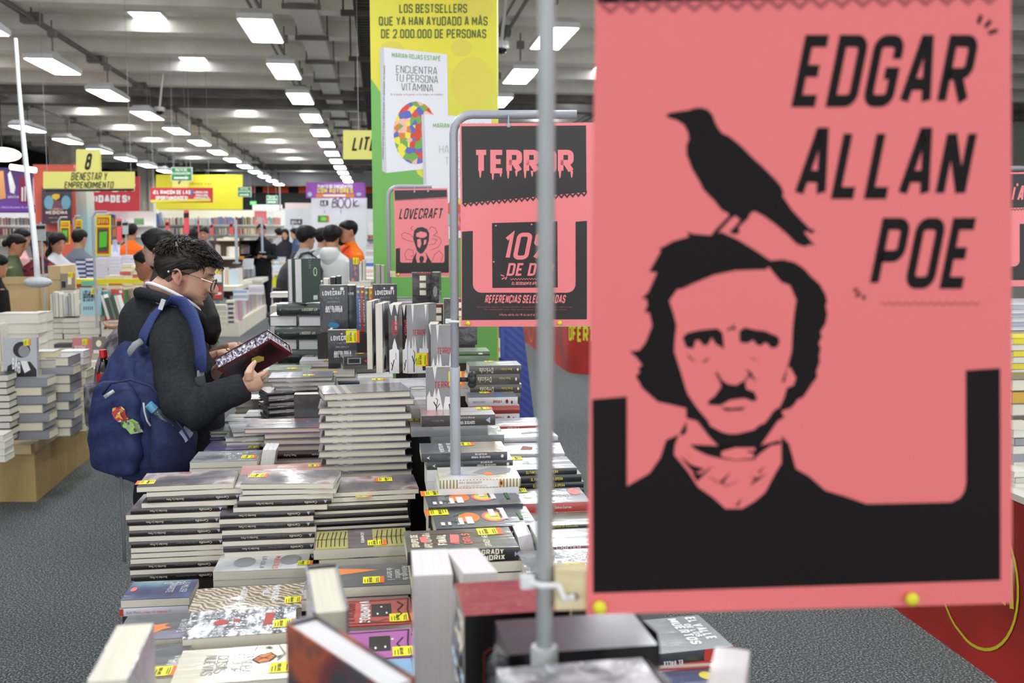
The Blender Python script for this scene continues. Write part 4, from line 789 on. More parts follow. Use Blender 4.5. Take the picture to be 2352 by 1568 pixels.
vamp = S('vampires', '#bb4440', '#8a2f30', hard=True, page=m_pages, art=(('rect', 'k', .6, .3, .8, .78), ('oval', 'w', .66, .4, .01, .04), ('oval', 'w', .75, .42, .01, .04), ('oval', 'w', .7, .66, .012, .03), ('txt', 'w', 'VAMPIROS', .48, .92, .022, .84, 'Y', .2), ('txt', 'm', 'DRACULA', .34, .86, .02, .7, 'Y', .2), ('oval', 'w', .12, .55, .06, .14), ('line', 'k', [(.02, .05), (.5, .08), (.98, .05), (.96, .5), (.98, .95), (.5, .92), (.02, .95), (.04, .5), (.02, .05)], .003), ('line', 'k', [(.84, .2), (.9, .35), (.86, .5), (.92, .7), (.86, .85)], .003), ('line', 'k', [(.5, .06), (.56, .16), (.66, .1), (.76, .2)], .002)))
vampp = S('vampires_purple', '#b45fae', '#6d3a70', hard=True, art=(('rect', 'k', .6, .3, .8, .78), ('oval', 'w', .66, .4, .01, .04), ('oval', 'w', .75, .42, .01, .04), ('oval', 'w', .82, .66, .012, .03), ('line', 'k', [(.02, .05), (.5, .08), (.98, .05), (.96, .5), (.98, .95), (.5, .92), (.02, .95)], .003), ('line', 'k', [(.84, .2), (.9, .35), (.86, .5), (.92, .7)], .003)))
bluep = S('light_blue', '#7fb0dc', '#4c86c0')
grupo = S('support_group', '#4c5056', '#1f2023', pat=('noise', [(.45, '#42463f'), (.56, '#565b63')], 5), art=(('txt', 'c', 'GRUPO DE', 0.12, 0.2, .016, 0.6, 'y', .2), ('txt', 'c', 'APOYO PARA', 0.24, 0.14, .018, 0.72, 'y', .2), ('txt', 'c', 'FINAL', 0.38, 0.24, .022, 0.5, 'y', .24), ('poly', 'p', [(.4, .3), (.48, .25), (.5, .7), (.42, .74)]), ('poly', 'p', [(.14, .4), (.2, .38), (.2, .7), (.13, .66)]), ('txt', 'p', 'GIRLS', 0.6, 0.24, .018, 0.5, 'y', .2), ('txt', 'c', 'GRADY HENDRIX', 0.76, 0.06, .013, 0.88, 'y', .14), ('line', 'r', [(.1, .82), (.7, .8)], .0018), ('line', 'r', [(.1, .35), (.7, .3)], .0018)),
    spine_art=(('txt', 'c', 'GRADY', .66, .54, .011, .2, 'x', .2), ('txt', 'c', 'HENDRIX', .6, .1, .011, .27, 'x', .2), ('txt', 's', 'M', .96, .3, .01, .04, 'x')))
orang = S('two_oranges', '#4d535d', '#25272b', pat=('noise', [(.45, '#474d57'), (.6, '#59606b')], 3), art=(('oval', 'o', .36, .52, .11, .26), ('oval', 'p', .62, .52, .13, .28), ('oval', 'y', .62, .52, .1, .2), ('poly', 'n', [(.2, .6), (.26, .8), (.4, .86), (.3, .7)]), ('poly', 'n', [(.16, .36), (.22, .28), (.34, .24), (.22, .4)]), ('rect', 'w', .22, .16, .29, .5), ('rect', 'w', .32, .18, .39, .54), ('rect', 'w', .58, .52, .64, .9), ('rect', 'w', .68, .34, .75, .95), ('rect', 'w', .06, .14, .1, .3), ('rect', 'w', .13, .14, .16, .3), ('txt', 'k', 'CARTAS', 0.245, 0.2, .006, 0.28, 'y', .2), ('txt', 'k', 'CARMEN MOLA', 0.7, 0.4, .006, 0.48, 'y', .2), ('rect', 'n', .86, .3, .9, .7), ('line', 'k', [(.58, .5), (.66, .5)], .002)), spine_art=(('txt', 'w', 'VIVOS', .72, .3, .01, .2, 'x', .2), ('txt', 's', 'M', .96, .3, .01, .04, 'x')))
ray_b = S('striped', '#dedcd6', '#d8d2b0', pat=('ramp', 0, [(0, '#d9d6bf'), (.24, '#d8dae2'), (.75, '#c4b79f')], 'LINEAR'), sp_pat=('wave', [(.42, '#8f8a68'), (.58, '#e6e1c6')], 38, 'X'), art=(('poly', 'g', [(.42, .5), (.55, .75), (.7, .9), (.95, .8), (.9, .45), (.7, .3), (.55, .35)]), ('oval', 'o', .62, .4, .06, .12), ('txt', 's', 'RAY BRADBURY', .26, .3, .014, .24, 'x', .1)), spine_art=(('rect', 'w', .22, .08, .72, .92), ('txt', 'g', 'RAY BRADBURY', .24, .48, .0065, .28, 'x', .13), ('txt', 'g', 'LAS DORADAS MANZANAS DEL SOL', .24, .16, .0035, .34, 'x', .1), ('oval', 'o', .755, .5, .026, .36), ('oval', 'k', .755, .5, .012, .2)))
antc = S('anthology_slate', '#5f646b', '#3d4247', pat=('ramp', 0, [(0, '#565b63'), (.45, '#6b6f75'), (.5, '#8a8780'), (.78, '#b8b0a2'), (.92, '#9b8678')], 'LINEAR'), art=(('txt', 'w', 'ANTOLOG\u00cdA', .22, .9, .012, .8, 'Y', .16), ('txt', 'w', 'DE CUENTOS', .32, .9, .012, .8, 'Y', .16)), spine_art=(('txt', 'w', 'ANTOLOG\u00cdA DE', .76, .9, .0052, .14, 'X', .17), ('txt', 'w', 'CUENTOS DE TERROR', .8, .55, .0052, .22, 'X', .17), ('txt', 'g', 'AUTORES', .42, .6, .006, .1, 'X', .16), ('poly', 'w', [(.06, .5), (.1, .7), (.085, .5), (.1, .3)]), ('oval', 'w', .94, .5, .016, .2)))
cuent = S('anthology_brown', '#9d9fa2', '#3a3634', pat=('ramp', 0, [(0, '#8d9090'), (.1, '#b06a64'), (.4, '#a0a29f'), (1, '#b4b6b8')], 'LINEAR'), spine_art=(('txt', 'w', 'CUENTOS DE TERROR', .72, .44, .009, .24, 'X', .16), ('txt', 'w', 'Antolog\u00eda de los mejores', .72, .82, .006, .24, 'X'), ('txt', 'g', 'Edgar Allan Poe', .3, .6, .005, .16, 'X'), ('poly', 's', [(.87, .5), (.93, .2), (.93, .8)])))
greyw = S('grey_wrapped', '#85898c', '#777b7e', pat=('noise', [(.4, '#74787b'), (.6, '#9a9da0')], 5), bump=(14, .3))
phant = S('phantom_black', '#5d636b', '#1f2124', pat=('noise', [(.42, '#454b53'), (.6, '#727982')], 5), spine_art=(('txt', 'y', 'EL FANTASMA DE LA OPERA', .2, .3, .008, .5, 'x', .17),), art=(('txt', 'g', 'POE', .2, .7, .02, .3, 'Y', .1),))
phred = S('phantom_red', '#4a5260', '#b23a36', pat=('noise', [(.45, '#3f4653'), (.6, '#69717c')], 4), art=(('txt', 'w', 'EL FANTASMA', .6, .8, .015, .6, 'Y', .08), ('txt', 'w', 'DE LA OPERA', .7, .85, .015, .6, 'Y', .08), ('oval', 'p', .88, .7, .09, .22), ('oval', 'w', .2, .45, .06, .1)), spine_art=(('txt', 'w', 'Gaston Leroux', .5, .35, .008, .24, 'x'),))
greenc = S('green_mist', '#8fa298', '#3a3f38', pat=('noise', [(.38, '#5f7568'), (.52, '#98aaa2'), (.64, '#d6dedd')], 5), spine_art=(('txt', 'y', 'El Fantasma de Canterville', .3, .35, .006, .4, 'x'),))
greyb = S('grey_burgundy', '#b9bcbf', '#86545f', pat=('noise', [(.44, '#a8abae'), (.6, '#c6c9cc')], 8), spine_art=(('txt', 'w', 'CARTER', .4, .35, .008, .3, 'x', .14),))
whitec = S('white_red', '#cdcdd2', '#c9c9ce', art=(('poly', 'm', [(.3, .3), (.5, .34), (.52, .6), (.36, .7)]),))
sketch = S('white_sketch', '#c9c9ce', '#c9c9ce', art=(('poly', 'g', [(.4, .3), (.6, .36), (.8, .5), (.6, .6), (.45, .5)]),))
redsp = S('grey_red_spine', '#9ea0a6', '#b0423e', pat=('noise', [(.42, '#8c9098'), (.55, '#b4b4ba'), (.66, '#c88a8a')], 5), spine_art=(('txt', 'w', 'DR\u00c1CULA', .4, .35, .006, .2, 'x', .14), ('oval', 'w', .9, .5, .02, .2)))
drac = S('dracula_brown', '#7e827a', '#4a463e', spine_art=(('txt', 'c', 'Dr\u00e1cula', .46, .74, .022, .27, 'X'), ('txt', 'y', 'Bram Stoker', .82, .68, .01, .22, 'X'), ('oval', 'w', .93, .5, .018, .16), ('txt', 'g', 'y otros relatos de terror', .42, .9, .004, .2, 'X')), b=.002)
dracw = S('dracula_white', '#5f6a78', '#dcdce0', pat=('ramp', 0, [(0, '#66707c'), (.05, '#5a6470'), (.6, '#4f6fa8'), (.72, '#5f6a76')]), spine_art=(('txt', 'g', 'BRAM STOKER', .1, .35, .008, .24, 'x', .12), ('txt', 'r', 'DR\u00c1CULA', .5, .35, .01, .18, 'x', .2), ('oval', 'm', .78, .5, .03, .25), ('oval', 'm', .88, .4, .02, .2)))
purp = S('purple', '#6d6292', '#4d4672', pat=('noise', [(.4, '#8a8690'), (.5, '#6a5ca0'), (.6, '#5d5293')], 4), art=(('txt', 's', 'RELATOS', .4, .8, .02, .3, 'x', .12),))
greyd = S('grey_cover', '#7d8088', '#4c4e54', hard=True, pat=('noise', [(.4, '#6b6e76'), (.6, '#9598a0')], 4))
pale = S('pale_lilac', '#d8d8e2', '#cfcfda', page=m_pagew)
greenp = S('pale_green', '#9bb09a', '#7d957c', pat=('noise', [(.42, '#7f9a80'), (.6, '#b5c2b0')], 6))
beige = S('beige_art', '#b7aa98', '#8c8172', pat=('noise', [(.38, '#8f9097'), (.52, '#a9a297'), (.64, '#c9b48c')], 5))
redw = S('red_white', '#e3d9d6', '#a8483e', hard=True, page=m_pages, pat=('noise', [(.5, '#e4dcda'), (.7, '#d8b9b2')], 4))
hpl = S('dark_green', '#4a5a55', '#2c3a36', hard=True, page=m_pagew, spine_art=(('txt', 'c', 'H.P. LOVECRAFT', .79, .62, .013, .3, 'X', .16), ('oval', 'w', .92, .5, .02, .16), ('txt', 'g', 'NARRATIVA', .42, .6, .008, .25, 'X', .14), ('oval', 'g', .07, .5, .014, .1)), art=(('oval', 'c', .7, .3, .1, .1), ('oval', 'n', .7, .3, .08, .07), ('rect', 'w', .06, .2, .16, .42), ('txt', 'g', 'MITOS', .78, .5, .02, .3, 'x', .12)))
lvc = S('antho_black', '#35353d', '#1e2429', art=(('txt', 'w', 'LOVECRAFT', .78, .1, .02, .8, 'y', .2), ('txt', 'g', '1890 - 1937', .7, .3, .008, .4, 'y', .14), ('txt', 'g', 'OBRA COMPLETA', .62, .26, .009, .46, 'y', .2), ('txt', 'w', 'ANTOLOG\u00cdA', .48, .2, .016, .6, 'y', .22), ('txt', 'w', 'DEL TERROR', .42, .2, .016, .6, 'y', .22), ('oval', 'b', .14, .48, .06, .2), ('oval', 'b', .17, .42, .04, .12), ('oval', 'w', .92, .48, .016, .035), ('rect', 'w', .89, .74, .95, .86)), spine_art=(('txt', 'w', 'LOVE', .8, .8, .011, .6, 'Y', .2),))
def lspine(n, c): return S('antho_' + n, c, c, spine_art=(('txt', 'w', 'LOVECRAFT', .72, .34, .013, .6, 'X', .16), ('oval', 'y', .9, .5, .03, .3), ('line', 'w', [(.78, .1), (.78, .9)], .001)))
lsb, lsr, lst, lso = lspine('blue', '#5470a8'), lspine('red', '#a8403c'), lspine('teal', '#4a7478'), lspine('orange', '#d9782e')
cast = S('castle', '#8b8d8f', '#232223', pat=('ramp', 2, [(0, '#8b8d8f'), (1, '#8b8d8f')]), art=tuple(('poly', 'w', [(1, v), (1, v + .12), (.72 + .08 * (i % 2), v + .06)]) for i, v in enumerate((.2, .8))) + (('poly', 'w', [(0, .02), (.36, .02), (.5, .1), (.37, .14), (.37, .2), (.55, .26), (.37, .3), (.56, .36), (.37, .42), (.08, .5), (.37, .56), (.36, .7), (.6, .75), (.36, .8), (.62, .86), (.36, .92), (.36, .99), (0, .99)]), ('poly', 'k', [(.04, .7), (.2, .66), (.26, .8), (.18, .9), (.04, .94)]), ('line', 'k', [(.02, .3), (.16, .3), (.26, .22)], .003), ('line', 'k', [(.16, .3), (.3, .34), (.34, .28)], .002), ('line', 'k', [(.12, .3), (.22, .4)], .002), ('txt', 'r', 'TERROR', .55, .25, .02, .6, 'y', .12)),
         spine_art=(('poly', 'w', [(1, .0), (1, .35), (.86, .16)]), ('poly', 'w', [(1, .5), (1, .95), (.84, .72)]), ('poly', 'w', [(0, .04), (.34, .04), (.36, .2), (.42, .26), (.52, .44), (.42, .62), (.36, .66), (.34, .95), (0, .95)]), ('txt', 'r', 'DR\u00c1CULA', .78, .7, .02, .22, 'X', .22), ('txt', 'w', 'BRAM STOKER', .84, .4, .006, .2, 'X', .14), ('line', 'k', [(.04, .75), (.14, .6), (.2, .5)], .003), ('line', 'k', [(.1, .66), (.16, .8)], .002), ('rect', 'g', .2, .3, .3, .36)), page=m_pages)
blk = S('black_squares', '#3a393b', '#262527', art=(('rect', 'c', .8, .3, .92, .55), ('rect', 'c', .62, .3, .74, .55), ('rect', 'c', .44, .3, .56, .55), ('txt', 'r', 'RELATOS', .95, .2, .012, .6, 'y', .2)), spine_art=(('oval', 'g', .5, .5, .14, .3),), bump=(18, .5))
boxr = S('box_set_red', '#77303c', '#150f10', pat=('ramp', 0, [(0, '#1a1112'), (1, '#2a1214')]), hard=True, art=(('line', 'm', [(.15, .15), (.85, .15), (.85, .85), (.15, .85), (.15, .15)], .003), ('txt', 'w', 'C', .45, .45, .03, .16, 'y', .12), ('txt', 'g', 'Y OTROS', .2, .3, .014, .4, 'y', .1)), bump=(22, .4))
valle = S('valley', '#5d636c', '#30343a', art=(('txt', 'w', 'EL VALLE', .84, .95, .02, .7, 'Y', .22), ('txt', 'w', 'DE LOS', .77, .75, .012, .4, 'Y', .22), ('txt', 'w', 'MUERTOS', .66, .95, .02, .8, 'Y', .22)), spine_art=(('rect', 'r', .72, .0, 1, 1), ('txt', 'w', 'EL VALLE', .52, .3, .009, .18, 'X', .2), ('oval', 'w', .88, .5, .02, .25)), pat=('noise', [(.42, '#4c525b'), (.6, '#6e747d')], 4))
peac = S('blue_feather', '#4a5578', '#3c4666', art=(('poly', 's', [(.2, .3), (.4, .5), (.7, .55), (.5, .4)]), ('poly', 's', [(.3, .6), (.5, .75), (.8, .75), (.6, .65)]), ('oval', 'y', .7, .25, .06, .1)))
plain = S('plain_white', '#e9e8e6', '#e6e5e2', page=m_pagew)
reddk = S('red_comic', '#7c2f33', '#4b4c58', hard=True, page=m_pagew, pat=('noise', [(.4, '#3d3a44'), (.48, '#7a2f33'), (.56, '#b4562e'), (.62, '#4a3a40')], 7))
def ff(st, n, T, j=6, start='f', alt=False, tw=1.2, seed=1):
    r = random.Random(seed); out = []
    for i in range(n):
        fc = start if not alt or i % 2 == 0 else ('s' if start == 'f' else 'f'); out.append((st, T, fc, r.uniform(-j, j), r.uniform(-tw, tw)))
    return out
# ---- row nearest the camera: upright books seen from above
upright(silver, .21, .15, .04, 247, 1562, 1.0, 'f', 'upright white-edged book in clear wrap at the outer front corner of the horror table', yaw=3, top=True)
upright(darks, .22, .16, .04, 760, 1401, 1.12, 'f', 'upright wrapped book with a white top edge standing just behind the orange-backed one', yaw=7, top=True)
upright(reddk, .21, .19, .036, 915, 1566, .9, 'f', 'upright hardback turned aslant with red and orange jacket and white top', yaw=31, top=True, sticker=(.86, .55, 90, 1.1))
upright(plain, .25, .105, .05, 995, 1320, 1.27, 'f', 'upright thick book showing its grey-white page edges in front', yaw=0, top=True)
upright(plain, .24, .105, .046, 1104, 1315, 1.29, 'f', 'slanting upright book with a bare white top next to the thick page block', yaw=9, roll=3, top=True)
def box_set(label, px, py, d, w, dp, h, m_front, m_top, m_side, print_=None):
    P = onD(px, py, d); t = thing('box_set', label, 'box set', (P.x, P.y + dp / 2, P.z - h), (0, 0, R(2)))
    M = MB(); M.box(-w / 2, w / 2, -dp / 2, dp / 2, 0, h, 0); M.m = [2, 1, 0, 2, 2, 2]
    if print_: print_(M, lambda u, v: (-w / 2 + u * w, -dp / 2 - .0005, v * h))
    M.build('slipcase', [m_front, m_top, m_side, INK['m'], INK['w'], INK['g']], t)
    m = mat('shrink_film', '#ffffff', .08, trans=1, bump=(26, .5, (1, 1, .5)))
    F_ = MB(); e = .002
    n = 10; r_ = random.Random(int(px))
    for s_ in (-1, 1):          # gathered film at the two short ends
        F_ = MB(); rs = []
        for i in range(n + 1):
            a = i / n; z = h * a; q = .004 + .007 * abs(math.sin(a * 9 + px)) ; rs.append([Vector((s_ * (w / 2 + e), -dp / 2 - e, z)), Vector((s_ * (w / 2 + q), -dp / 6, z)), Vector((s_ * (w / 2 + q * .6), dp / 6, z)), Vector((s_ * (w / 2 + e), dp / 2 + e, z))])
        F_.rings(rs, 0, False, False); F_.build('film', m, t)
m_bx = wrap('box_black', '#151213', bump=(5, .1)); m_rt_ = wrap('box_top_red', '#7a3440', pat=('voronoi', [(0, '#5b4148'), (.3, '#9a3c48'), (.55, '#6b5a66'), (.8, '#8a3a48')], 12, (1, .3, 1)), bump=(24, .5)); m_pl = wrap('box_page_side', '#cfcbc0', bump=(30, .5))
def pr(M, X):
    stroke(M, [(.18, .02), (.18, .8), (.3, .84), (.9, .84)], .012, lambda a, b: X(a, b), 3); write(M, 'C', lambda a, b: X(a, b), .36, .42, .1, th=.12, mi=4, sx=.9); write(M, 'Y OTROS', lambda a, b: X(a, b), .36, .2, .05, th=.1, mi=5, sx=.9)
box_set('shrink-wrapped red-topped box set standing behind the foot of the near pole', 1185, 1407, 1.1, .118, .105, .22, m_bx, m_rt_, m_pl, pr)
m_bt = wrap('box_top_grey', '#3b3844', pat=('noise', [(.45, '#3a3743'), (.6, '#56525f'), (.72, '#6b3a48')], 6), bump=(4, .06))
box_set('shrink-wrapped glossy black box set lying under the raven poster', 1338, 1492, .945, .145, .085, .2, m_bx, m_bt, m_bx)
m_sv = wrap('wrap_silver', '#8e9096', pat=('noise', [(.38, '#5d5f66'), (.52, '#a4a6ae'), (.66, '#e2e3ea')], 22, 4, (1, 1, 3)), bump=(40, .9))
box_set('crumpled silver-wrapped box at the very front of the horror table', 1350, 1606, .8, .13, .07, .19, m_sv, m_sv, m_sv)
upright(plain, .2, .1, .03, 1662, 1602, .8, 'f', 'pale book corner poking up past the crumpled silver box', yaw=-24, top=True)
g = 'single books lying in front rows'
stack('the cream butterfly pile', 395, 685, 1564, 1.80, .155, [(tendra, .028, 'F', 0, 1, (.86, .3, 0, 1.05))], rot=1)
stack('the slate pile next to the cream butterfly pile', 262, 408, 1558, 1.82, .155, [(irving, .022, 'F', 0, 0, (.73, .18, 0, 1.0))], rot=1.5)
stack('the snowy wrapped pile', 424, 674, 1458, 1.985, .145, [(snow, .026, 'F', 0, 1.6, (.9, .32, 0, .95))], rot=1.6)
stack('the slate leaf pile', 262, 424, 1468, 2.0, .14, [(leaf, .02, 'F', 0, 0, None)], rot=1.2)
stack('the brown window-pattern pile', 434, 690, 1403, 2.16, .16, [(brown, .022, 'F', 0, 1, (.93, .33, 0, .95))], rot=1)
stack('the blue cabin paperback pile', 280, 432, 1374, 2.33, .125, [(camarote, .02, 'F', 0, 0), (camarote, .019, 's', -3, 0)], rot=0)
stack('the white castle-sketch pile', 492, 703, 1308, 2.46, .13, [(lantern, .022, 'F', 0, 0, (.97, .3, 0, .8)), (lantern, .016, 'f', 0, 0), (lantern, .02, 'f', 0, 0)], rot=0)
stack('the orange-leaf anthology pile', 700, 943, 1346, 2.18, .145, [(S('leaf_flame', '#50545a', '#3b3f45', pat=('noise', [(.45, '#4a4e54'), (.62, '#5c6167')], 3), art=(('poly', 'o', [(.2, .5), (.5, .62), (.7, .72), (.5, .8), (.28, .85)]), ('poly', 'n', [(.28, .35), (.34, .3), (.36, .5), (.3, .55)]), ('txt', 'w', 'Antolog\u00eda de', .93, .85, .018, .66, 'Y'), ('txt', 'w', 'cuentos', .86, .7, .018, .42, 'Y'), ('txt', 'w', 'de terror 1', .78, .78, .018, .56, 'Y'))), .024, 'F', 0, 0, (.65, .25, 0, 1.0)), (leaf, .026, 'f', -6, 0)], rot=.6)
stack('the red vampire pile', 712, 948, 1436, 1.985, .145, [(vamp, .024, 'F', 0, 0, (.89, .22, 0, 1.0)), (vamp, .026, 'f', 2, 0)], rot=.8)
stack('the purple vampire pile', 694, 950, 1520, 1.80, .145, [(vampp, .026, 'F', 0, 0, (.93, .25, 0, 1.0)), (vampp, .026, 'f', 0, 0)], rot=.8)
stack('light blue cover beside the purple vampire pile', 690, 952, 1600, 1.63, .14, [(bluep, .026, 'F', 0, 0)], rot=.8)
stack('the yellow-lettered pile', 722, 938, 1256, 2.44, .15, [(yel, .026, 'F', 0, 0, (.67, .2, 0, 1.0)), (yel, .022, 'f', 12, 0), (yel, .024, 'f', 10, 1)], rot=2)
stack('the black-gap pile under the tall hardbacks', 765, 962, 1126, 2.62, .165, [(carm, .013, 'F', 0, 3, (.62, .7, 180, 1.0)), (carm, .014, 'f', -8, 3, (.6, .95, 180, .9))] + [(black, T_, fc, -36 + q, 2.5, None, dict(L=.25)) for T_, fc, q in ((.0095, 'f', 0), (.0105, 's', -3), (.0095, 'f', -1), (.0105, 's', -4), (.0095, 'f', 1), (.0105, 's', 3), (.0095, 'f', 6), (.0105, 's', 4), (.0095, 'f', 6), (.0105, 's', 4))], rot=.5)
r = random.Random(11); it = [(dred, .0205, 'F', 0, 9, None), (dred, .0205, 'f', 7, 4)]
for i in range(10): it.append((dred, .0205, 'f', -8 + (8 if i % 2 else -4) + r.uniform(-2, 2), (2.5 if i % 2 else 1) + r.uniform(-.6, .6)))
stack('the tall dark red hardback pile', 744, 945, 900, 2.84, .165, it, rot=0)
hand_c = carm
it = [(carm, .0145, 'F', 1, 3, (.06, .3, 180, 1.0)), (carm, .0135, 'f', 22, 3, None), (carm, .0142, 's', 23, 3)]
for fc, s in zip('fsfsfsfsfffsfs', (9, -15, -26, -24, -20, -20, -22, -17, -18, -18, -20, -22, -22, -20)): it.append((carm, .0142, fc, s, .8 + r.uniform(-.4, .4)))
stack('the black-spined paperback pile by the aisle', 318, 531, 1113, 2.56, .15, it, rot=0)
it = [(carm, .0145, 'F', 0, -5.5, (.12, .6, 0, 1.0)), (carm, .0135, 'f', 5, -3), (carm, .0138, 'f', -2, 0), (carm, .0142, 's', -6, 0), (carm, .0142, 'f', -16, 0)]
for fc, s in zip('sfsfsfsfs', (-45, -48, -46, -42, -42, -42, -40, -38, -38)): it.append((carm, .0142, fc, s, .8 + r.uniform(-.3, .3)))
stack('the second black-spined paperback pile', 553, 765, 1110, 2.56, .15, it, rot=0)
stack('the pale pink pile', 552, 752, 1094, 2.78, .16, [(pinkp, .03, 'F', 0, 3, (.85, .75, 0, .8)), (pinkp, .03, 'F', 0, 2), (pinkp, .03, 'F', 0, 2)], rot=1)
stack('the speckled grey hardback pile', 438, 588, 1059, 2.95, .15, [(silver, .019, 'F', 0, 0, (.85, .35, 0, .95)), (silver, .022, 'f', -1, 0), (silver, .02, 'f', -1, 0)], rot=0)
for i, px in enumerate((596, 606, 616)): upright(plain, .11, .1, .0135, px, 1115, 2.98, 's', '%s slim white spine leaning behind the speckled grey pile' % nth(i), roll=10, group='slim white spines')
stack('the purple-covered pile', 470, 588, 1032, 3.22, .15, [(purp, .018, 's', 0, 0, (.93, .2, 0, .8)), (purp, .02, 's', 0, 0), (purp, .02, 's', 0, 0)], rot=0)
stack('the purple-grey monster-novel pile', 568, 730, 982, 3.12, .165, [(frank, .017, 'F', 0, 0, None, dict(L=.235)), (frank, .018, 'f', 38, 4), (frank, .019, 'f', 36, -2), (frank, .02, 'f', 34, 0), (frank, .022, 's', 36, 1), (frank, .02, 'f', 34, 0), (frank, .02, 'f', 34, 1), (frank, .02, 'f', 34, 1)], rot=0)
stack('the small dark pile before the purple-grey pile', 538, 622, 990, 3.3, .13, [(darks, .017, 'h', 0, 12), (darks, .018, 'f', 6, 0), (black, .018, 'f', 10, 0)], rot=0, L=.2)
stack('the grey-covered pile at the reading man\'s hip', 497, 540, 989, 3.45, .13, [(greyd, .011, 'f', 0, 0), (greyd, .011, 'f', 0, 0), (S('blue_board', '#3a3d72', '#3a3d78', hard=True), .012, 's', 6, 0), (greyd, .014, 'f', 0, 0)], rot=0, L=.2)
stack('the grey satin pile below his sleeve', 550, 600, 966, 3.62, .15, [(greyd, .014, 'f', 0, 0), (greyd, .014, 'f', -1, 0), (greyd, .014, 'f', 0, 0), (greyd, .014, 'f', 0, 0)], rot=0, L=.19)
stack('the slim grey pair by the zigzag pile', 596, 650, 955, 3.7, .15, [(greyd, .014, 'f', 0, 0), (greyd, .014, 'f', 0, 0), (greyd, .014, 'f', 0, 0)], rot=0, L=.2)
stack('the white and red pile under his forearm', 572, 616, 916, 4.15, .13, [(redw, .031, 'f', 0, 0), (redw, .02, 'f', 1, 0), (redw, .02, 'f', 0, 0)], rot=0, L=.2)
it = [(darks, .016, 'F', 0, 0, (.62, .35, 0, .9)), (darks, .018, 'F', 6, 0, (.62, .35, 0, .9)), (darks, .014, 'f', 14, 3)]
for i in range(8): it.append((darks, .0125, 'sf'[i % 2], -2 + r.uniform(-3, 3), 16 + r.uniform(-3, 3)))
stack('the zigzag slate pile', 618, 762, 866, 3.62, .15, it, rot=1)
upright(black, .083, .13, .05, 722, 962, 3.3, 'c', 'plain black book standing behind the tall dark red pile')
stack('the pale green pile', 613, 690, 849, 4.1, .16, [(greenp, .024, 'f', 0, 0, (.35, .75, 180, .9))] + ff(greenp, 2, .025, 2, seed=12), rot=0, L=.21)
stack('the beige art pile', 690, 812, 858, 3.95, .15, [(beige, .013, 'f', 0, 0, (.4, .7, 180, .9)), (greyd, .018, 'f', 6, 0), (S('navy_lines', '#55595f', '#2d3648'), .017, 's', 20, 0)] + ff(beige, 2, .018, 2, seed=13), rot=0, L=.21)
stack('the lilac-white pile', 694, 789, 828, 4.35, .15, [(pale, .013, 'f', 0, 0, (.4, .9, 180, .8)), (pale, .012, 'f', 3, 0), (greyd, .016, 'f', 10, 0)], rot=0, L=.2)
# collected works: dark green volumes laid crosswise, two standing on top
zt = onD(700, 700, 4.65).z; k = 4.65 / F
P0 = onD(700, 700, 4.65); zz = P0.z; n = 0
for i, (x, y0, y1, fc) in enumerate(((695, 697, 723, 's'), (682, 724, 749, 'p'), (690, 750, 778, 's'), (690, 778, 803, 'p'), (697, 803, 832, 's'), (690, 832, 856, 'p'))):
    T = (y1 - y0) * k * .97; a = onD(x, y1, 4.65); z = onD(690, y1, 4.65).z
    for j in ((0,) if fc == 's' else (-1, 1)):
        if fc == 's': mw = Matrix.Translation((a.x, a.y + .075, z)); lab = '%s dark green collected-works volume, spine showing, under the standing pair' % nth(n)
        else:
            b = onD(682 + j * 31 + (4 if j > 0 else 0), y1, 4.65); mw = Matrix.Translation((b.x, b.y + .118, z)) @ Matrix.Rotation(math.pi / 2 * j, 4, 'Z'); lab = '%s dark green collected-works volume, lilac page end showing, under the standing pair' % nth(n)
        place_book(hpl, .235, .15 if fc == 's' else .125, T, mw, lab, 'dark green collected works'); n += 1
RISERS.append((a.x, a.y + .11, onD(690, 857, 4.65).z, .24, .22, 0))
upright(hpl, .205, .15, .024, 667, 694, 4.72, 'f', 'slimmer dark green volume standing on the collected works', yaw=-20); upright(hpl, .205, .13, .046, 686, 696, 4.62, 'f', 'thick dark green volume standing on the collected works with its cover turned out', yaw=-38)
# black anthology box sets
gl = 'anthology set of coloured spines'
upright(lvc, .208, .122, .04, 768, 762, 4.42, 'c', 'black anthology cover facing out, upper one with a blue cloud', roll=0, group=gl); upright(lvc, .208, .122, .04, 808, 762, 4.46, 's', 'black spine of the anthology set beside the upper facing cover', group=gl)
for px, s, c in ((824, lsb, 'blue'), (833.5, lsr, 'red'), (843, lst, 'teal'), (853, lso, 'orange')): upright(s, .2, .12, .0185, px, 762 if px < 840 else 764, 4.47, 's', '%s spine of the anthology set' % c, group=gl)
upright(lvc, .208, .105, .04, 885, 762, 4.36, 'c', 'black anthology cover facing out beside the orange spine', group=gl)
upright(lvc, .2, .12, .04, 788, 866, 4.2, 'c', 'black anthology cover facing out, lower one with the price sticker', group=gl, sticker=(.86, .86, 90, 1.2)); upright(lso, .2, .12, .012, 761, 866, 4.22, 's', 'thin orange spine beside the lower black anthology cover', group=gl)
RISERS.append((onD(815, 764, 4.42).x, onD(815, 764, 4.42).y + .06, onD(815, 765, 4.42).z, .35, .12, 0)); RISERS.append((onD(790, 868, 4.2).x, onD(790, 868, 4.2).y + .06, onD(790, 868, 4.2).z, .16, .12, 0))
stack('the white-spined pile before the castle volumes', 822, 868, 866, 4.0, .15, [(plain, .026, 'f', 0, 0), (plain, .026, 'f', 0, 0), (plain, .026, 'f', 0, 0)], rot=0, L=.2)
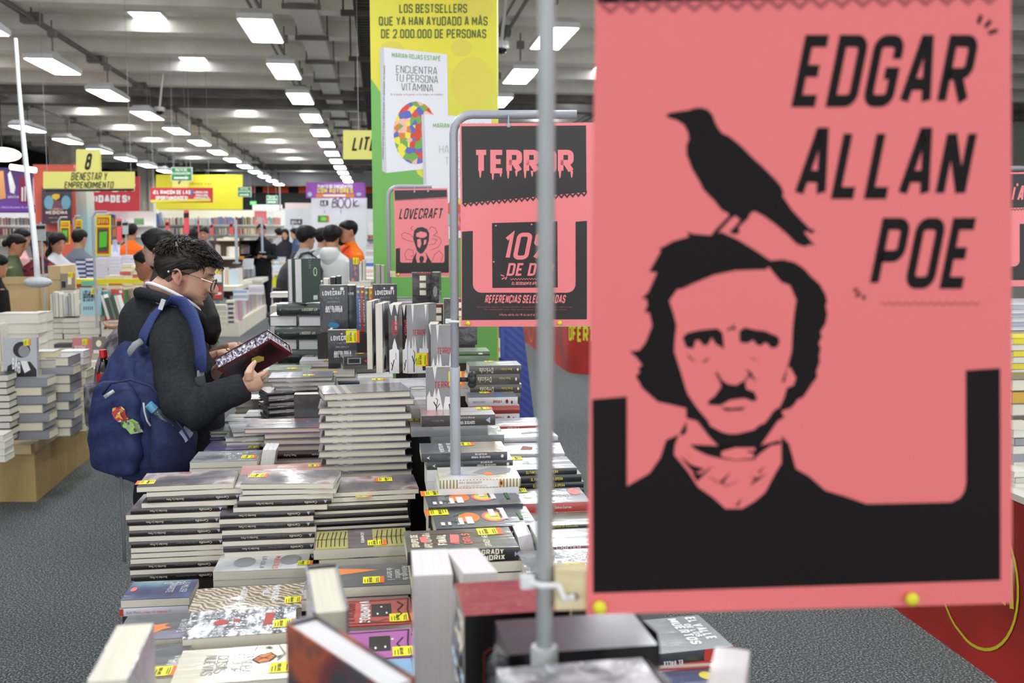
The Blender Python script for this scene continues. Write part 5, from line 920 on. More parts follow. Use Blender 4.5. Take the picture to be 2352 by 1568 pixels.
stack('the black monster-face paperbacks', 812, 846, 818, 4.1, .13, [(S('monster', '#4a4646', '#2a2829', spine_art=(('rect', 'g', .1, .15, .5, .85), ('rect', 'k', .14, .25, .46, .75), ('txt', 'r', 'RELATOS', .6, .3, .01, .3, 'x', .2))), .036, 's', 0, 0, (.5, .8, 0, .8)), (S('monster', '#4a4646'), .03, 's', -2, 3)], rot=4, L=.14)
# castle volumes standing
gc = 'castle-silhouette volumes standing together'
kc = 3.25
upright(cast, .222, .14, .0185, 850, 848, kc, 'f', 'first castle volume seen from its cream fore-edge', yaw=-12, group=gc); upright(cast, .224, .14, .023, 872, 856, kc - .02, 'f', 'second castle volume seen from its cream fore-edge, next to the black spines', yaw=-12, group=gc)
upright(cast, .222, .14, .034, 906, 857, kc - .02, 's', 'first castle volume with a black spine and white tower', yaw=-8, group=gc); upright(cast, .222, .14, .032, 934, 857, kc - .02, 's', 'second castle volume with a black spine, its grey cover turned out', yaw=-40, group=gc)
upright(cast, .222, .07, .02, 961, 857, kc - .03, 'c', 'castle volume showing its grey cover with white spires and a price sticker', yaw=4, group=gc, sticker=(.2, .7, 90, 1.0))
upright(cast, .2, .13, .028, 995, 893, 3.1, 's', 'shorter castle volume with a black spine by the poster pole', yaw=-6); upright(cast, .2, .08, .02, 1020, 893, 3.1, 'c', 'shorter castle volume showing its grey cover by the poster pole', yaw=2, sticker=(.1, .85, 90, 1.1)); upright(S('black_white_rim', '#2a2829', '#222222'), .17, .14, .03, 1003, 870, 3.4, 'c', 'open black book slanting behind the shorter castle volumes', yaw=-25)
upright(cast, .14, .1, .02, 1018, 950, 2.95, 'c', 'white castle cover low behind the tall dark red pile, with a price sticker', yaw=0, sticker=(.75, .9, 90, 1.0))
stack('the white castle-logo pile', 842, 1000, 884, 3.02, .15, [(S('castle_white', '#d5d5e0', '#e4e4ea', spine_art=(('oval', 'g', .72, .5, .12, .3), ('oval', 'w', .72, .5, .1, .2)), pat=('ramp', 0, [(0, '#8f9096'), (.35, '#b4b4ba'), (.45, '#d9d9e2')], 'LINEAR')), .02, 's', 0, 3, (.25, .9, 0, .9)), (plain, .02, 'f', 4, 0), (plain, .022, 'f', 4, 0)], rot=0, L=.24)
stack('the pale paperbacks against the tall dark red pile', 940, 984, 917, 2.98, .15, [(pale, .016, 'f', 0, 0, (.3, .9, 180, .9)), (pale, .014, 'f', 8, 0), (pale, .016, 'f', 0, 2, (.2, .9, 180, .9)), (pale, .02, 'f', 2, 0)], rot=0, L=.21)
# ---- right-hand rows
stack('the spine-out terror anthologies', 968, 1138, 953, 2.86, .13, [(cuent, .031, 's', 0, 0, (.9, .8, 0, 1.0)), (greyw, .028, 's', -20, 2, (.1, .9, 0, 1.0), dict(L=.22)), (greyw, .03, 's', 22, 0, None, dict(L=.21))], rot=0)
stack('the slate anthology pair', 968, 1166, 1039, 2.62, .135, [(antc, .022, 's', 0, 0, (.55, .8, 0, 1.0)), (antc, .021, 's', 13, 0), (plain, .03, 'f', 0, 0, None, dict(L=.2)), (plain, .03, 'f', 0, 0, None, dict(L=.2))], rot=0)
stack('the striped cream novel pile', 1010, 1197, 1100, 2.46, .14, [(ray_b, .021, 's', 0, -.5), (plain, .03, 'f', -4, 0), (S('red_plain', '#b83a34'), .02, 's', 6, 0)], rot=0)
stack('the upper two-oranges pile', 984, 1203, 1160, 2.36, .15, [(orang, .05, 's', 0, .5, (.08, .85, 180, 1.15)), (orang, .05, 's', 4, 0)], rot=1.5)
stack('the lower two-oranges pile', 1002, 1236, 1209, 2.21, .155, [(orang, .03, 's', 0, .5, (.05, .85, 180, 1.15)), (orang, .034, 's', 4, 0)], rot=1)
stack('the support-group novel pile', 936, 1194, 1261, 2.05, .145, [(grupo, .028, 's', 0, .5, (.8, .8, 0, 1.15)), (grupo, .024, 'f', 14, 0), (grupo, .026, 'f', 8, 0)], rot=1)
upright(plain, .1, .1, .03, 1226, 1330, 2.15, 'f', 'small white book slanting behind the near grey pole', roll=-12); upright(plain, .1, .1, .03, 1272, 1330, 2.1, 'f', 'second small white book slanting past the near grey pole', roll=-14)
stack('the dark phantom novels', 1185, 1320, 1076, 2.62, .14, [(phant, .017, 's', 0, 1, (.12, .95, 180, 1.0)), (phant, .02, 's', 11, 1), (phant, .016, 's', 16, 1), (phant, .016, 's', 16, 0)], rot=0, L=.17)
stack('the red-spined phantom pile', 1198, 1346, 1154, 2.4, .14, [(phred, .022, 's', 0, 0, (.1, .9, 180, 1.0)), (phred, .012, 's', 4, 0), (phred, .02, 's', 0, 0)], rot=0, L=.18)
stack('the misty green pile', 1225, 1360, 1205, 2.3, .13, [(greenc, .008, 's', 0, 0), (greenc, .02, 's', 2, 0)], rot=0, L=.18); stack('the pale grey burgundy-spined pile', 1225, 1368, 1254, 2.16, .13, [(greyb, .009, 's', 0, 0), (greyb, .02, 's', 0, 0)], rot=0, L=.18)
stack('the silver wrapped pile under the wooden batten', 1235, 1400, 1310, 2.0, .14, [(silver, .02, 's', 0, 0, (.55, .2, 0, .9)), (silver, .02, 's', 0, 0)], rot=0, L=.19)
stack('the white paperback with a wine-red figure', 1160, 1290, 1041, 2.85, .15, [(whitec, .012, 's', 0, -5), (whitec, .02, 's', 0, -3)], rot=0, L=.18); stack('the white sketch-covered pile', 1150, 1280, 1003, 3.02, .14, [(sketch, .014, 's', 0, 3), (purp, .012, 's', 0, 0), (sketch, .02, 's', 0, 0)], rot=0, L=.18)
stack('the grey book pile with a red spine', 1140, 1218, 978, 3.3, .15, [(redsp, .014, 's', 0, 0, (.1, .6, 180, .8)), (plain, .014, 'f', 0, 0), (purp, .014, 's', 0, 0)], rot=0, L=.2)
stack('the brown-spined vampire classics', 1078, 1198, 839, 3.86, .14, [(drac, .033, 's', 0, 0, (.45, .9, 0, .8)), (drac, .041, 's', -4, 0), (drac, .034, 's', 1, 0), (drac, .034, 's', -2, 0)], rot=0)
stack('the blood-spotted white classics', 1077, 1188, 912, 3.7, .13, [(dracw, .032, 's', 0, 0, (.4, .9, 0, .9)), (redw, .03, 's', 4, 0), (dracw, .03, 's', 4, 0)], rot=0, L=.185)
stack('the green-spined volume pair', 1056, 1086, 807, 4.2, .15, [(S('green_book', '#90a08c', '#50684a', hard=True, spine_art=(('oval', 'w', .8, .5, .05, .2),)), .018, 's', 0, 0), (S('green_cover', '#9fb09f', '#6f8a70'), .03, 's', -2, 4)], rot=0, L=.2)
stack('the pale pile by the black knob', 1052, 1092, 868, 3.9, .14, [(pale, .02, 'f', 0, 0, (.4, .8, 0, .9)), (beige, .02, 'f', 0, 0, (.4, .8, 0, .9)), (pale, .03, 'f', 0, 0)], rot=0, L=.2)
for px, py, d, l, w, t, s in ((976, 718, 5.2, 'black-wrapped volume with cream squares standing under the tentacle poster', .13, .05, blk), (1012, 800, 4.7, 'black-wrapped volume with cream squares, lower one beside the pole', .1, .05, blk), (1058, 792, 4.5, 'black-wrapped volume with cream squares, behind the pole foot of the discount poster', .15, .05, blk)):
    upright(s, .21, w, t, px, py, d, 'c', l); p = onD(px, py, d); RISERS.append((p.x, p.y + .03, p.z, .14, .06, 0))
upright(blk, .2, .1, .04, 1000, 714, 5.15, 's', 'grey spine with an oval mark beside the black-wrapped volume', yaw=-10)
it = [(greyd, .012, 'sf'[i % 2], r.uniform(-8, 8), r.uniform(-8, 8)) for i in range(11)]
stack('the low grey pile at the end of the horror table', 985, 1062, 704, 5.4, .15, it, rot=0, L=.19)
stack('the small pale pile before the green pillar', 925, 948, 684, 5.6, .14, [(greyd, .014, 'f', 0, 5), (pale, .014, 'f', -3, 0), (greyd, .014, 'f', 0, 0), (pale, .02, 'f', 2, 0)], rot=0, L=.16)
stack('the valley paperback with a red corner', 1500, 1626, 1496, 1.72, .15, [(valle, .02, 's', 0, 6), (vamp, .012, 'F', -20, 0), (peac, .02, 's', 0, -6, None, dict(back=-.06)), (peac, .02, 's', 0, 0, None, dict(back=-.06))], rot=0, L=.2)
# ---- table carcass: top, plinth and stepped risers that carry the piles
t = thing('display_table', 'long low display table buried under horror books', 'table', (0, 3.2, 0))
M = MB(); M.box(-.62, .78, -2.55, -.35, TZ - .05, TZ); M.box(-.5, .78, -.35, 2.95, TZ - .05, TZ); M.build('tabletop', mat('table_dark', '#2e2a28', .6), t)
M = MB(); M.box(-.42, .64, -2.4, 2.8, 0, TZ - .05); M.build('plinth', mat('beech', '#b59a63', .5, pat=('noise', [(.35, '#a88c56'), (.65, '#bfa56d')], 4, 3, (1, 1, .1))), t)
for x, y, z, l, w, a in RISERS:
    if z > TZ + .01:
        M = MB(); M.box(-l / 2 * .94, l / 2 * .94, -w / 2 * .94, w / 2 * .94, TZ, z - .0008, X=Matrix.Translation((x, y - 3.2, 0)) @ Matrix.Rotation(a, 4, 'Z')); M.build('riser', mat('table_dark'), t)
# ================================================================== the rest of the fair
_sb = {}
def simple_mesh(c, p='#e3dfd2'):
    if (c, p) not in _sb:
        M = MB(); b = .07
        M.box(-.5, .5, -.5, .5, 0, b, 0); M.box(-.5, .5, -.5, .5, 1 - b, 1, 0); M.box(-.5, .5, -.5, -.47, 0, 1, 0); M.box(-.49, .49, -.47, .485, b, 1 - b, 1)
        _sb[(c, p)] = M.mesh('book', [mat('g' + c, c, .4, coat=.5, crough=.15), flat(p, .7)])
    return _sb[(c, p)]
DEFER = []
def simple(c, p, L, W, T, c3, ang, label, group, B=None):
    X = B.to_4x4() if B is not None else Matrix.Rotation(ang, 4, 'Z')
    X = X.copy(); X.translation = c3; d = (c3 - CAM).dot(FWD); DEFER.append((min(L, W * 1.5) * T / (d * d), c, p, X @ Matrix.Diagonal((L, W, T, 1)), label, group))
def settle(keep):
    """the largest-looking books become things of their own; the small far rest is one mass"""
    DEFER.sort(key=lambda q: -q[0])
    for a, c, p, X, l, g in DEFER[:keep]:
        o = put('book', simple_mesh(c, p)); o.matrix_world = X; tag(o, l, 'book', g)
    M = MB(); cols = {}; U = MB(); b = .07
    U.box(-.5, .5, -.5, .5, 0, b, 0); U.box(-.5, .5, -.5, .5, 1 - b, 1, 0); U.box(-.5, .5, -.5, -.47, 0, 1, 0); U.box(-.49, .49, -.47, .485, b, 1 - b, 1)
    for a, c, p, X, l, g in DEFER[keep:]:
        for k in (c, p): cols.setdefault(k, len(cols))
        n = len(M.v); M.v += [tuple(X @ Vector(v)) for v in U.v]; M.f += [tuple(n + i for i in q) for q in U.f]; M.m += [cols[c] if m == 0 else cols[p] for m in U.m]
    o = M.build('far_books', [mat('g' + k, k, .5) for k in cols]); tag(o, 'small far-off books filling the shelves, gondola and tables beyond the near ones', 'books'); o['kind'] = 'stuff'
def pile(desc, x0, x1, y0, y1, d, n, cols, p='#e3dfd2', face='f', dep=.16, jit=3, rot=0, seed=0, mono=None):
    """n books filling pixels x0..x1, y0 (top) .. y1 (foot) at depth d"""
    r = random.Random(seed or int(x0 * 7 + y0)); k = d / F; a = onD((x0 + x1) / 2, y1, d); b = onD((x0 + x1) / 2, y0, d); T = (b.z - a.z) / n
    for i in range(n):
        fc = face[(n - 1 - i) % len(face)]; ang = R(rot + r.uniform(-1.5, 1.5)) + {'f': math.pi, 's': 0, 'h': math.pi / 2}[fc]; L = (x1 - x0) * k
        c = cols[(n - 1 - i) % len(cols)]; w = dep
        sh = r.uniform(-jit, jit) * k
        if fc == 'h': L, w = L * 1.25, L * .75
        o = simple(c, p, L, w, T * .985, Vector((a.x, a.y + (w if fc != 'h' else L) / 2, a.z + T * i)) + RIGHT * sh, ang, desc if n == 1 else '%s book of %s' % (ORD[min(n - 1 - i, 19)], desc), 'books of ' + desc)
def row(desc, x0, x1, yb, h, d, n, cols, seed=0, dep=.15, group=None, lean=0, p='#e3dfd2'):
    r = random.Random(seed or int(x0 * 3 + yb)); ws = [r.uniform(.6, 1.4) for _ in range(n)]; tot = sum(ws); k = d / F; x = x0
    B0 = Matrix(((0, 0, 1), (0, 1, 0), (-1, 0, 0))).transposed()
    for i in range(n):
        w = (x1 - x0) * ws[i] / tot; a = onD(x + w / 2, yb, d); hh = h * k * r.uniform(.82, 1.0); T = w * k * .97
        B = Matrix.Rotation(R(lean + r.uniform(-.6, .6)), 3, 'Y') @ Matrix(((0, 0, -1), (0, 1, 0), (1, 0, 0)))
        up = B @ Vector((1, 0, 0)); c = Vector((a.x, a.y + dep / 2, a.z)) + up * hh / 2 - (B @ Vector((0, 0, 1))) * T / 2
        simple(r.choice(cols), p, hh, dep, T, c, 0, '%s book in %s' % (nth(i), desc), group or 'books in ' + desc, B); x += w
def cover(label, x0, y0, x1, y1, d, c, th=.025, marks_=None, st=None, lean=6, group=None):
    """an upright book, front cover turned to the aisle"""
    k = d / F; s_ = style('cv' + c + str(int(x0)), c, art=marks_ or ()); return upright(s_, (y1 - y0) * k, (x1 - x0) * k, th, (x0 + x1) / 2, y1, d, 'c', label, lean=-lean, sticker=st, group=group)
CR = ['#d8d5ca', '#c9c6bd', '#dedbd3', '#b9b7b2']; BL = ['#2f2d2e', '#d8d5ca']; MIX = ['#c8c2b4', '#a8483c', '#4a6a8c', '#d8c05a', '#7a8a6a', '#dedad0', '#5a4a52', '#b98a5a', '#8fb0b8', '#d9d5cc', '#3d3f48', '#c87a5a']
PAST = ['#c9b8d4', '#bcd0dc', '#d8cfa4', '#d4b8b4', '#b4cdb8', '#dedad4', '#e4e0d8', '#8f9fc0', '#c9a0b0']
m_beech = mat('beech', '#b59a63', .5)
m_oak = mat('beech_light', '#cdb487', .5, pat=('noise', [(.35, '#c2a878'), (.65, '#d5be93')], 4, 3, (1, 1, .1)))
def prism(name, P, z0, z1, m, parent, off=Vector((0, 0, 0)), grow=0):
    c = sum((Vector(p) for p in P), Vector()) / len(P); Q = [Vector((p[0], p[1], 0)) + (Vector((p[0], p[1], 0)) - Vector((c.x, c.y, 0))).normalized() * grow - Vector((off.x, off.y, 0)) for p in P]
    M = MB(); M.rings([[q + Vector((0, 0, z0)) for q in Q], [q + Vector((0, 0, z1)) for q in Q]]); return M.build(name, m, parent)
def table(label, P, zt, m, mt=None, grow=.12, th=.06, cat='table', name='display_table'):
    c = sum((Vector((p[0], p[1], 0)) for p in P), Vector()) / len(P); t = thing(name, label, cat, c)
    prism('plinth', P, 0, zt - th, m, t, c); prism('tabletop', P, zt - th, zt, mt or m, t, c, grow); return t
# ---- low octagonal tables along the aisle
a, b, c = onZ(-120, 1152, 0), onZ(84, 1152, 0), onZ(163, 1084, 0)
P1 = [a, b, c, c + Vector((0, 1.35, 0)), Vector((c.x - .35, c.y + 1.7, 0)), Vector((a.x, c.y + 1.7, 0))]
z1_ = onD(80, 1018, 6.25).z
table('low eight-sided beech table stacked with grey presidential memoirs', P1, z1_, m_beech, m_oak)
grey = ['#8b8d94', '#95979d']
def bp(desc, *a, **k): pile(desc, *a, **k)
dz = lambda y, d: onD(80, y, d).z
pile('grey memoirs at the table corner', 22, 112, 866, 1010, 6.1, 7, grey, '#e2dcc4', 'shshshs', .17, 2)
pile('grey memoirs behind the corner pile', 104, 172, 818, 1002, 6.35, 9, grey, '#e2dcc4', 'hshhshshh', .17, 3)
pile('white memoirs further along the table edge', 150, 205, 830, 990, 6.8, 9, CR, '#e2dcc8', 'hf', .17, 3)
pile('pale paperbacks at the back corner of the memoir table', 178, 214, 848, 968, 7.3, 9, CR, '#dcd8cc', 'f', .16, 2)
cover('grey memoir standing with a smiling man in suit on its cover', 11, 775, 84, 868, 6.12, '#a6a8ad', .04, (('oval', 'k', .7, .55, .2, .26), ('oval', 'g', .66, .62, .15, .17), ('poly', 'k', [(0, .06), (.3, .12), (.42, .4), (.4, .8), (.2, .98), (0, .98)]), ('poly', 'w', [(.12, .62), (.42, .5), (.42, .7), (.2, .8)]), ('txt', 'w', 'BA', .22, .26, .07, .16, 'y', .2), ('txt', 'w', 'OB', .12, .34, .07, .16, 'y', .2)), (.88, .72, 90, .9), 4)
pile('white-wrapped books at the top of the memoir table', 2, 92, 718, 858, 6.9, 6, ['#dcdad2'], '#e2ded2', 'f', .17, 3); pile('pale books behind the white-wrapped ones', 78, 108, 716, 850, 7.1, 6, ['#cfccc4'], '#dedacd', 'f', .17, 2)
pile('black-striped books at the frame edge', -40, 24, 858, 1016, 5.95, 10, ['#1f1c1c'], '#d8d5c8', 'f', .15, 4); pile('white books low at the frame edge', -40, 10, 998, 1062, 5.6, 4, CR, '#e2e0d8', 'f', .15, 3)
pile('cream books beside the standing memoir', 84, 126, 806, 866, 6.3, 3, ['#c9c6bd'], '#e6d9b4', 'fs', .15, 2); pile('white-spined books beyond the memoirs', 138, 192, 806, 838, 6.7, 2, ['#dfe0e4'], '#e2e0da', 's', .15, 2)
row('the standing pair by the white-wrapped books', -6, 4, 830, 100, 6.6, 2, ['#d8d6ce'])
# ---- second table with standing covers
a, b = onZ(186, 979, 0), onZ(262, 977, 0); P2 = [a, b, b + Vector((0, 3.2, 0)), a + Vector((-1.6, 3.2, 0)), a + Vector((-1.6, .3, 0))]
table('second low beech table beyond the blue backpack', P2, .55, m_beech, m_oak)
d2 = 9.0
pile('white paperbacks under the blue-green cover', 188, 232, 722, 856, 9.05, 9, CR, '#e0ddd2', 'f', .16, 2); pile('dark-striped paperbacks near the beech counter', 108, 148, 728, 852, 9.2, 10, BL, '#dedace', 'f', .16, 2); pile('dark-striped paperbacks, inner pile near the beech counter', 149, 184, 728, 852, 9.2, 10, BL, '#dedace', 'f', .16, 2)
pile('pale paperbacks under the leaning dark books', 236, 300, 738, 856, 9.05, 7, CR, '#e0ddd2', 'f', .18, 2); pile('pale row beside the coke bottle', 200, 240, 830, 880, 8.5, 3, CR, '#e2e0d8', 'f', .16, 2)
cover('blue-green cover with black title and five small figures', 187, 660, 232, 724, 9.0, '#8cc0cb', .03, (('txt', 'k', 'LOS HIJOS', .62, .12, .07, .6, 'y', .2), ('txt', 'k', 'DE LOS D\u00cdAS', .5, .12, .07, .66, 'y', .2)) + tuple(('rect', 'k', .2, .14 + i * .1, .32, .18 + i * .1) for i in range(5)), (.86, .68, 90, 1.2), 5)
cover('bright red cover behind the leaning dark books', 238, 664, 284, 738, 9.3, '#c33a36', .02, (('rect', 'w', .88, .8, .96, .94), ('txt', 'w', 'FOCUS', .9, .1, .04, .3, 'y', .14)), None, 4)
row('the leaning dark green set', 246, 284, 733, 58, 8.9, 5, ['#4a5a50', '#e2e0d8', '#3f4f48', '#6a7a6a'], lean=-14); row('the tilted green-spined pair', 286, 303, 700, 38, 9.5, 2, ['#3f9a55', '#8a7a6a'], lean=-8); row('the blue-green spines beside the red cover', 232, 246, 726, 60, 9.05, 2, ['#6aa0a4'])
row('the white upright set by the beech counter', 116, 146, 728, 60, 9.1, 4, ['#dedbd2', '#8a8d90', '#d2cfc6']); row('the white upright set nearer the blue-green cover', 150, 172, 726, 56, 9.2, 3, ['#dedbd2', '#b5b8ba'])
cover('brown sepia cover standing by the grey box', 139, 628, 170, 664, 9.8, '#7a684e', .03, (('rect', 'k', .1, .1, .5, .4), ('rect', 'c', .3, .55, .8, .8)), (.9, .8, 90, 1.2)); pile('dark books under the sepia cover', 140, 172, 664, 700, 9.8, 3, ['#5a4a3a', '#d8d4c8'], '#dcd8cc', 'f', .16)
cover('rose cover standing low on the second table', 168, 776, 208, 838, 8.7, '#b9555c', .025, (('txt', 'w', 'PERSONA', .5, .12, .05, .6, 'y', .14),), (.85, .72, 90, 1.2)); cover('dark painted cover standing beside the coke bottle', 212, 773, 242, 812, 8.7, '#5a4636', .02, (('oval', 'c', .6, .5, .2, .2), ('rect', 'w', .02, .1, .22, .9))); pile('slim dark books with a price tag before the rose cover', 126, 168, 790, 806, 8.9, 2, ['#4a4a58', '#d8d4c8'], '#dedace', 's', .16)
RIS = []
# ---- beech counter with grey box, behind the memoir table
p = onD(52, 640, 9.9); t = thing('wooden_counter', 'light beech counter panel with rounded corners behind the memoirs', 'counter', (p.x, p.y, 0))
k = 9.9 / F; w = 54 * k; M = MB(); M.box(-w - 1, w, 0, .12, 0, p.z); M.build('panel', mat('counter_wood', '#d9bf8f', .5, pat=('noise', [(.35, '#d2b684'), (.65, '#dfc79a')], 3, 3, (1, 1, .15))), t)
M = MB(); M.box(-w - 1, w, -.03, 0, p.z - .05, p.z + .02); M.box(w - .06, w + .01, -.03, 0, .1, p.z - .05); M.build('edging', m_oak, t); M = MB()
for i in range(9): M.box(w + .01, w + .13, .0, .5, .1 + i * .145, .1 + i * .145 + .138)
M.build('slatted_side', m_oak, t)
p = onD(114, 650, 9.95); t = thing('card_reader', 'pale grey till box on the beech counter', 'till', p); M = MB(); M.box(-.085, .09, 0, .25, 0, .085); M.build('case', flat('#c2c4c8'), t); M = MB(); M.box(-.06, .07, .02, .2, .075, .09); M.build('lid', flat('#d2d4d8'), t)
row('the browser crate in front of the green jacket', 2, 62, 642, 26, 11.0, 14, ['#5a6068', '#7a4a42', '#3f4a58', '#8a8478', '#a05a3a'])
p = onD(32, 643, 10.95); t = thing('browser_crate', 'wooden browser crate of comic-sized books before the green jacket', 'crate', p); M = MB(); k = 11 / F
M.box(-34 * k, 34 * k, -.03, .0, -.25, .02); M.box(-34 * k, 34 * k, .22, .25, -.25, .16); M.build('rails', m_oak, t); M = MB(); M.box(-34 * k, 34 * k, -.03, .25, -p.z, -.25); M.build('plinth', m_beech, t)
# ---- third block of tables (white and yellow islands)
def island(label, x0, x1, yt, d, dep, m, zf=0): 
    a, b = onD(x0, yt, d), onD(x1, yt, d); P = [Vector((a.x, a.y, 0)), Vector((b.x, a.y, 0)), Vector((b.x, a.y + dep, 0)), Vector((a.x, a.y + dep, 0))]; return table(label, P, a.z, m, None, .03, .05)
m_isl = flat('#cfccc2'); m_yc = mat('cloth_yellow', '#e4dc2a', .7, bump=(6, .3))
island('pale island table holding lilac and cream piles', 135, 330, 700, 10.6, 2.4, m_isl)
pile('navy-spined books', 176, 198, 594, 640, 12, 9, ['#44507c', '#d8dae4'], '#dfe2ec', 's', .2, 1); pile('navy-spined books, second pile', 199, 220, 594, 640, 12, 9, ['#d8dae4', '#44507c'], '#dfe2ec', 's', .2, 1)
pile('lilac-wrapped block near the offer card', 222, 250, 592, 652, 11.6, 8, ['#cfcfe2'], '#d8d8e8', 'f', .22, 1); pile('lilac-wrapped block, middle', 251, 277, 588, 652, 11.6, 8, ['#cfcfe2'], '#d8d8e8', 'f', .22, 1); pile('lilac-wrapped block by the pink vest', 278, 302, 586, 640, 11.7, 7, ['#cfcfe2', '#c0c0d8'], '#d8d8e8', 'f', .22, 1)
for i, (x0, x1, y0, y1) in enumerate(((170, 214, 640, 700), (214, 246, 648, 700), (246, 280, 632, 700), (280, 304, 606, 700), (302, 330, 614, 700))): pile('cream books with red spines, pile %s' % ('by the sepia cover', 'next along', 'in the middle', 'under the white cover', 'by the pink vest')[i], x0, x1, y0, y1, 10.75 + .1 * i, 5 + (y1 - y0) // 14, ['#e0dac0', '#e4dfc9', '#c9605a'], '#e6e0ca', 'sf', .2, 2)
cover('white cover lettered in violet on the lilac block', 256, 562, 274, 592, 11.8, '#dcdcea', .03, (('txt', 's', 'ONU', .4, .2, .16, .6, 'y', .2),)); cover('teal book lying open by the offer pole', 188, 645, 220, 656, 10.65, '#5fc4b4', .03)
p = onD(240, 645, 10.7); o = MB(); o.box(-.5, .42, 0, .05, -.03, .02); tag(o.build('shelf_strip', flat('#e4d92e'), loc=p), 'yellow shelf strip along the cream book island', 'shelf strip')
# ---- white tiered gondola by the yellow table
a, b, c = onZ(470, 772, 0), onZ(549, 773, 0), onZ(594, 741, 0); P3 = [a, b, c, c + Vector((0, 3, 0)), Vector((a.x, c.y + 3, 0))]
cc = sum(P3, Vector()) / 5; t = thing('book_gondola', 'white tiered gondola full of pastel books near the yellow table', 'gondola', cc); m_gw = flat('#ded9c8'); dg_ = 15.9
prism('plinth', P3, 0, .26, m_gw, t, cc); prism('lower_core', P3, .26, .78, flat('#4a423a'), t, cc, -.34); prism('lower_shelf', P3, .78, .86, m_gw, t, cc, .1); prism('upper_core', P3, .86, 1.3, flat('#5a5048'), t, cc, -.75); prism('upper_shelf', P3, 1.3, 1.34, m_gw, t, cc, -.5); prism('top_core', P3, 1.34, 1.62, flat('#54402f'), t, cc, -1.1); prism('top_shelf', P3, 1.62, 1.66, m_gw, t, cc, -.9)
def side_row(desc, p, q, z, h, n, cols, dep=.16, seed=3):
    """spines along a receding edge from p to q"""
    r = random.Random(seed); u = (q - p); u.z = 0; L = u.length; u.normalize(); nrm = Vector((u.y, -u.x, 0)); ws = [r.uniform(.6, 1.4) for _ in range(n)]; s_ = sum(ws); x = 0
    for i in range(n):
        w = L * ws[i] / s_; hh = h * r.uniform(.85, 1); B = Matrix(((0, 0, 1), tuple(-nrm), tuple(Vector((0, 0, 1)).cross(-nrm)))).transposed()
        c = p + u * (x + w / 2) - nrm * dep / 2; c = Vector((c.x, c.y, z + hh / 2)) - (B @ Vector((0, 0, 1))) * w * .48
        simple(r.choice(cols), '#e3dfd2', hh, dep, w * .96, c, 0, '%s book in %s' % (nth(i), desc), 'books in ' + desc, B); x += w
def inset(P, g): return [p + (p - cc).normalized() * g for p in P]
Q = inset(P3, -.12); side_row('the lowest gondola tier on the slanting corner', Q[1], Q[2], .26, .42, 13, PAST, seed=4); side_row('the lowest gondola tier facing the aisle', Q[2], Q[3], .26, .42, 30, PAST, seed=5); side_row('the lowest gondola tier on its front', Q[0], Q[1], .26, .4, 8, CR + PAST, seed=6)
Q = inset(P3, -.45); side_row('the middle gondola tier on the slanting corner', Q[1], Q[2], .86, .28, 12, PAST, seed=7); side_row('the middle gondola tier facing the aisle', Q[2], Q[3], .86, .26, 24, PAST, seed=8); side_row('the middle gondola tier on its front', Q[0], Q[1], .86, .3, 8, PAST, seed=9)
Q = inset(P3, -.8); side_row('the upper gondola tier on the slanting corner', Q[1], Q[2], 1.34, .2, 10, PAST, seed=10); side_row('the upper gondola tier facing the aisle', Q[2], Q[3], 1.34, .2, 16, PAST, seed=12)
for x0, x1, y0, y1, d, n, c, l in ((536, 568, 666, 690, 15.7, 4, ['#9fb8d0', '#e2e4ea'], 'blue and white paperbacks flat on the gondola ledge'), (572, 604, 656, 676, 16.6, 3, ['#e2dfe6', '#cfc4dc'], 'lilac paperbacks flat on the gondola ledge'), (580, 602, 642, 656, 17.6, 3, ['#cfccc4', '#b9b6ae'], 'grey paperbacks at the gondola back'), (480, 520, 700, 752, 15.2, 9, ['#e0dccc', '#d4cfbc'], 'pale paperbacks at the gondola front'), (520, 537, 690, 742, 15.4, 10, ['#dcd6c4', '#4a4a68'], 'striped slim books at the gondola corner'), (558, 580, 594, 618, 18, 4, ['#dcdee8'], 'white hardbacks on the gondola top tier'), (514, 544, 544, 558, 18.5, 7, ['#c8d4c4', '#e2e0d4', '#3f9a78'], 'green-edged books heaped over the gondola')):
    pile(l, x0, x1, y0, y1, d, n, c, '#e2e0d8', 's', .2, 1)
cover('dark green children\u2019s cover with a red panel on the gondola'.replace('\u2019', ''), 489, 622, 512, 690, 15.0, '#2f3f3c', .06, (('rect', 'w', .62, .15, .98, .9), ('rect', 'r', .06, .1, .5, .95), ('rect', 'w', .2, .2, .28, .85)), (.96, .6, 90, 1.6)); 
pile('terracotta box among the gondola leaves', 546, 560, 588, 596, 17.6, 1, ['#c9803a'], '#c9803a', 's', .1)
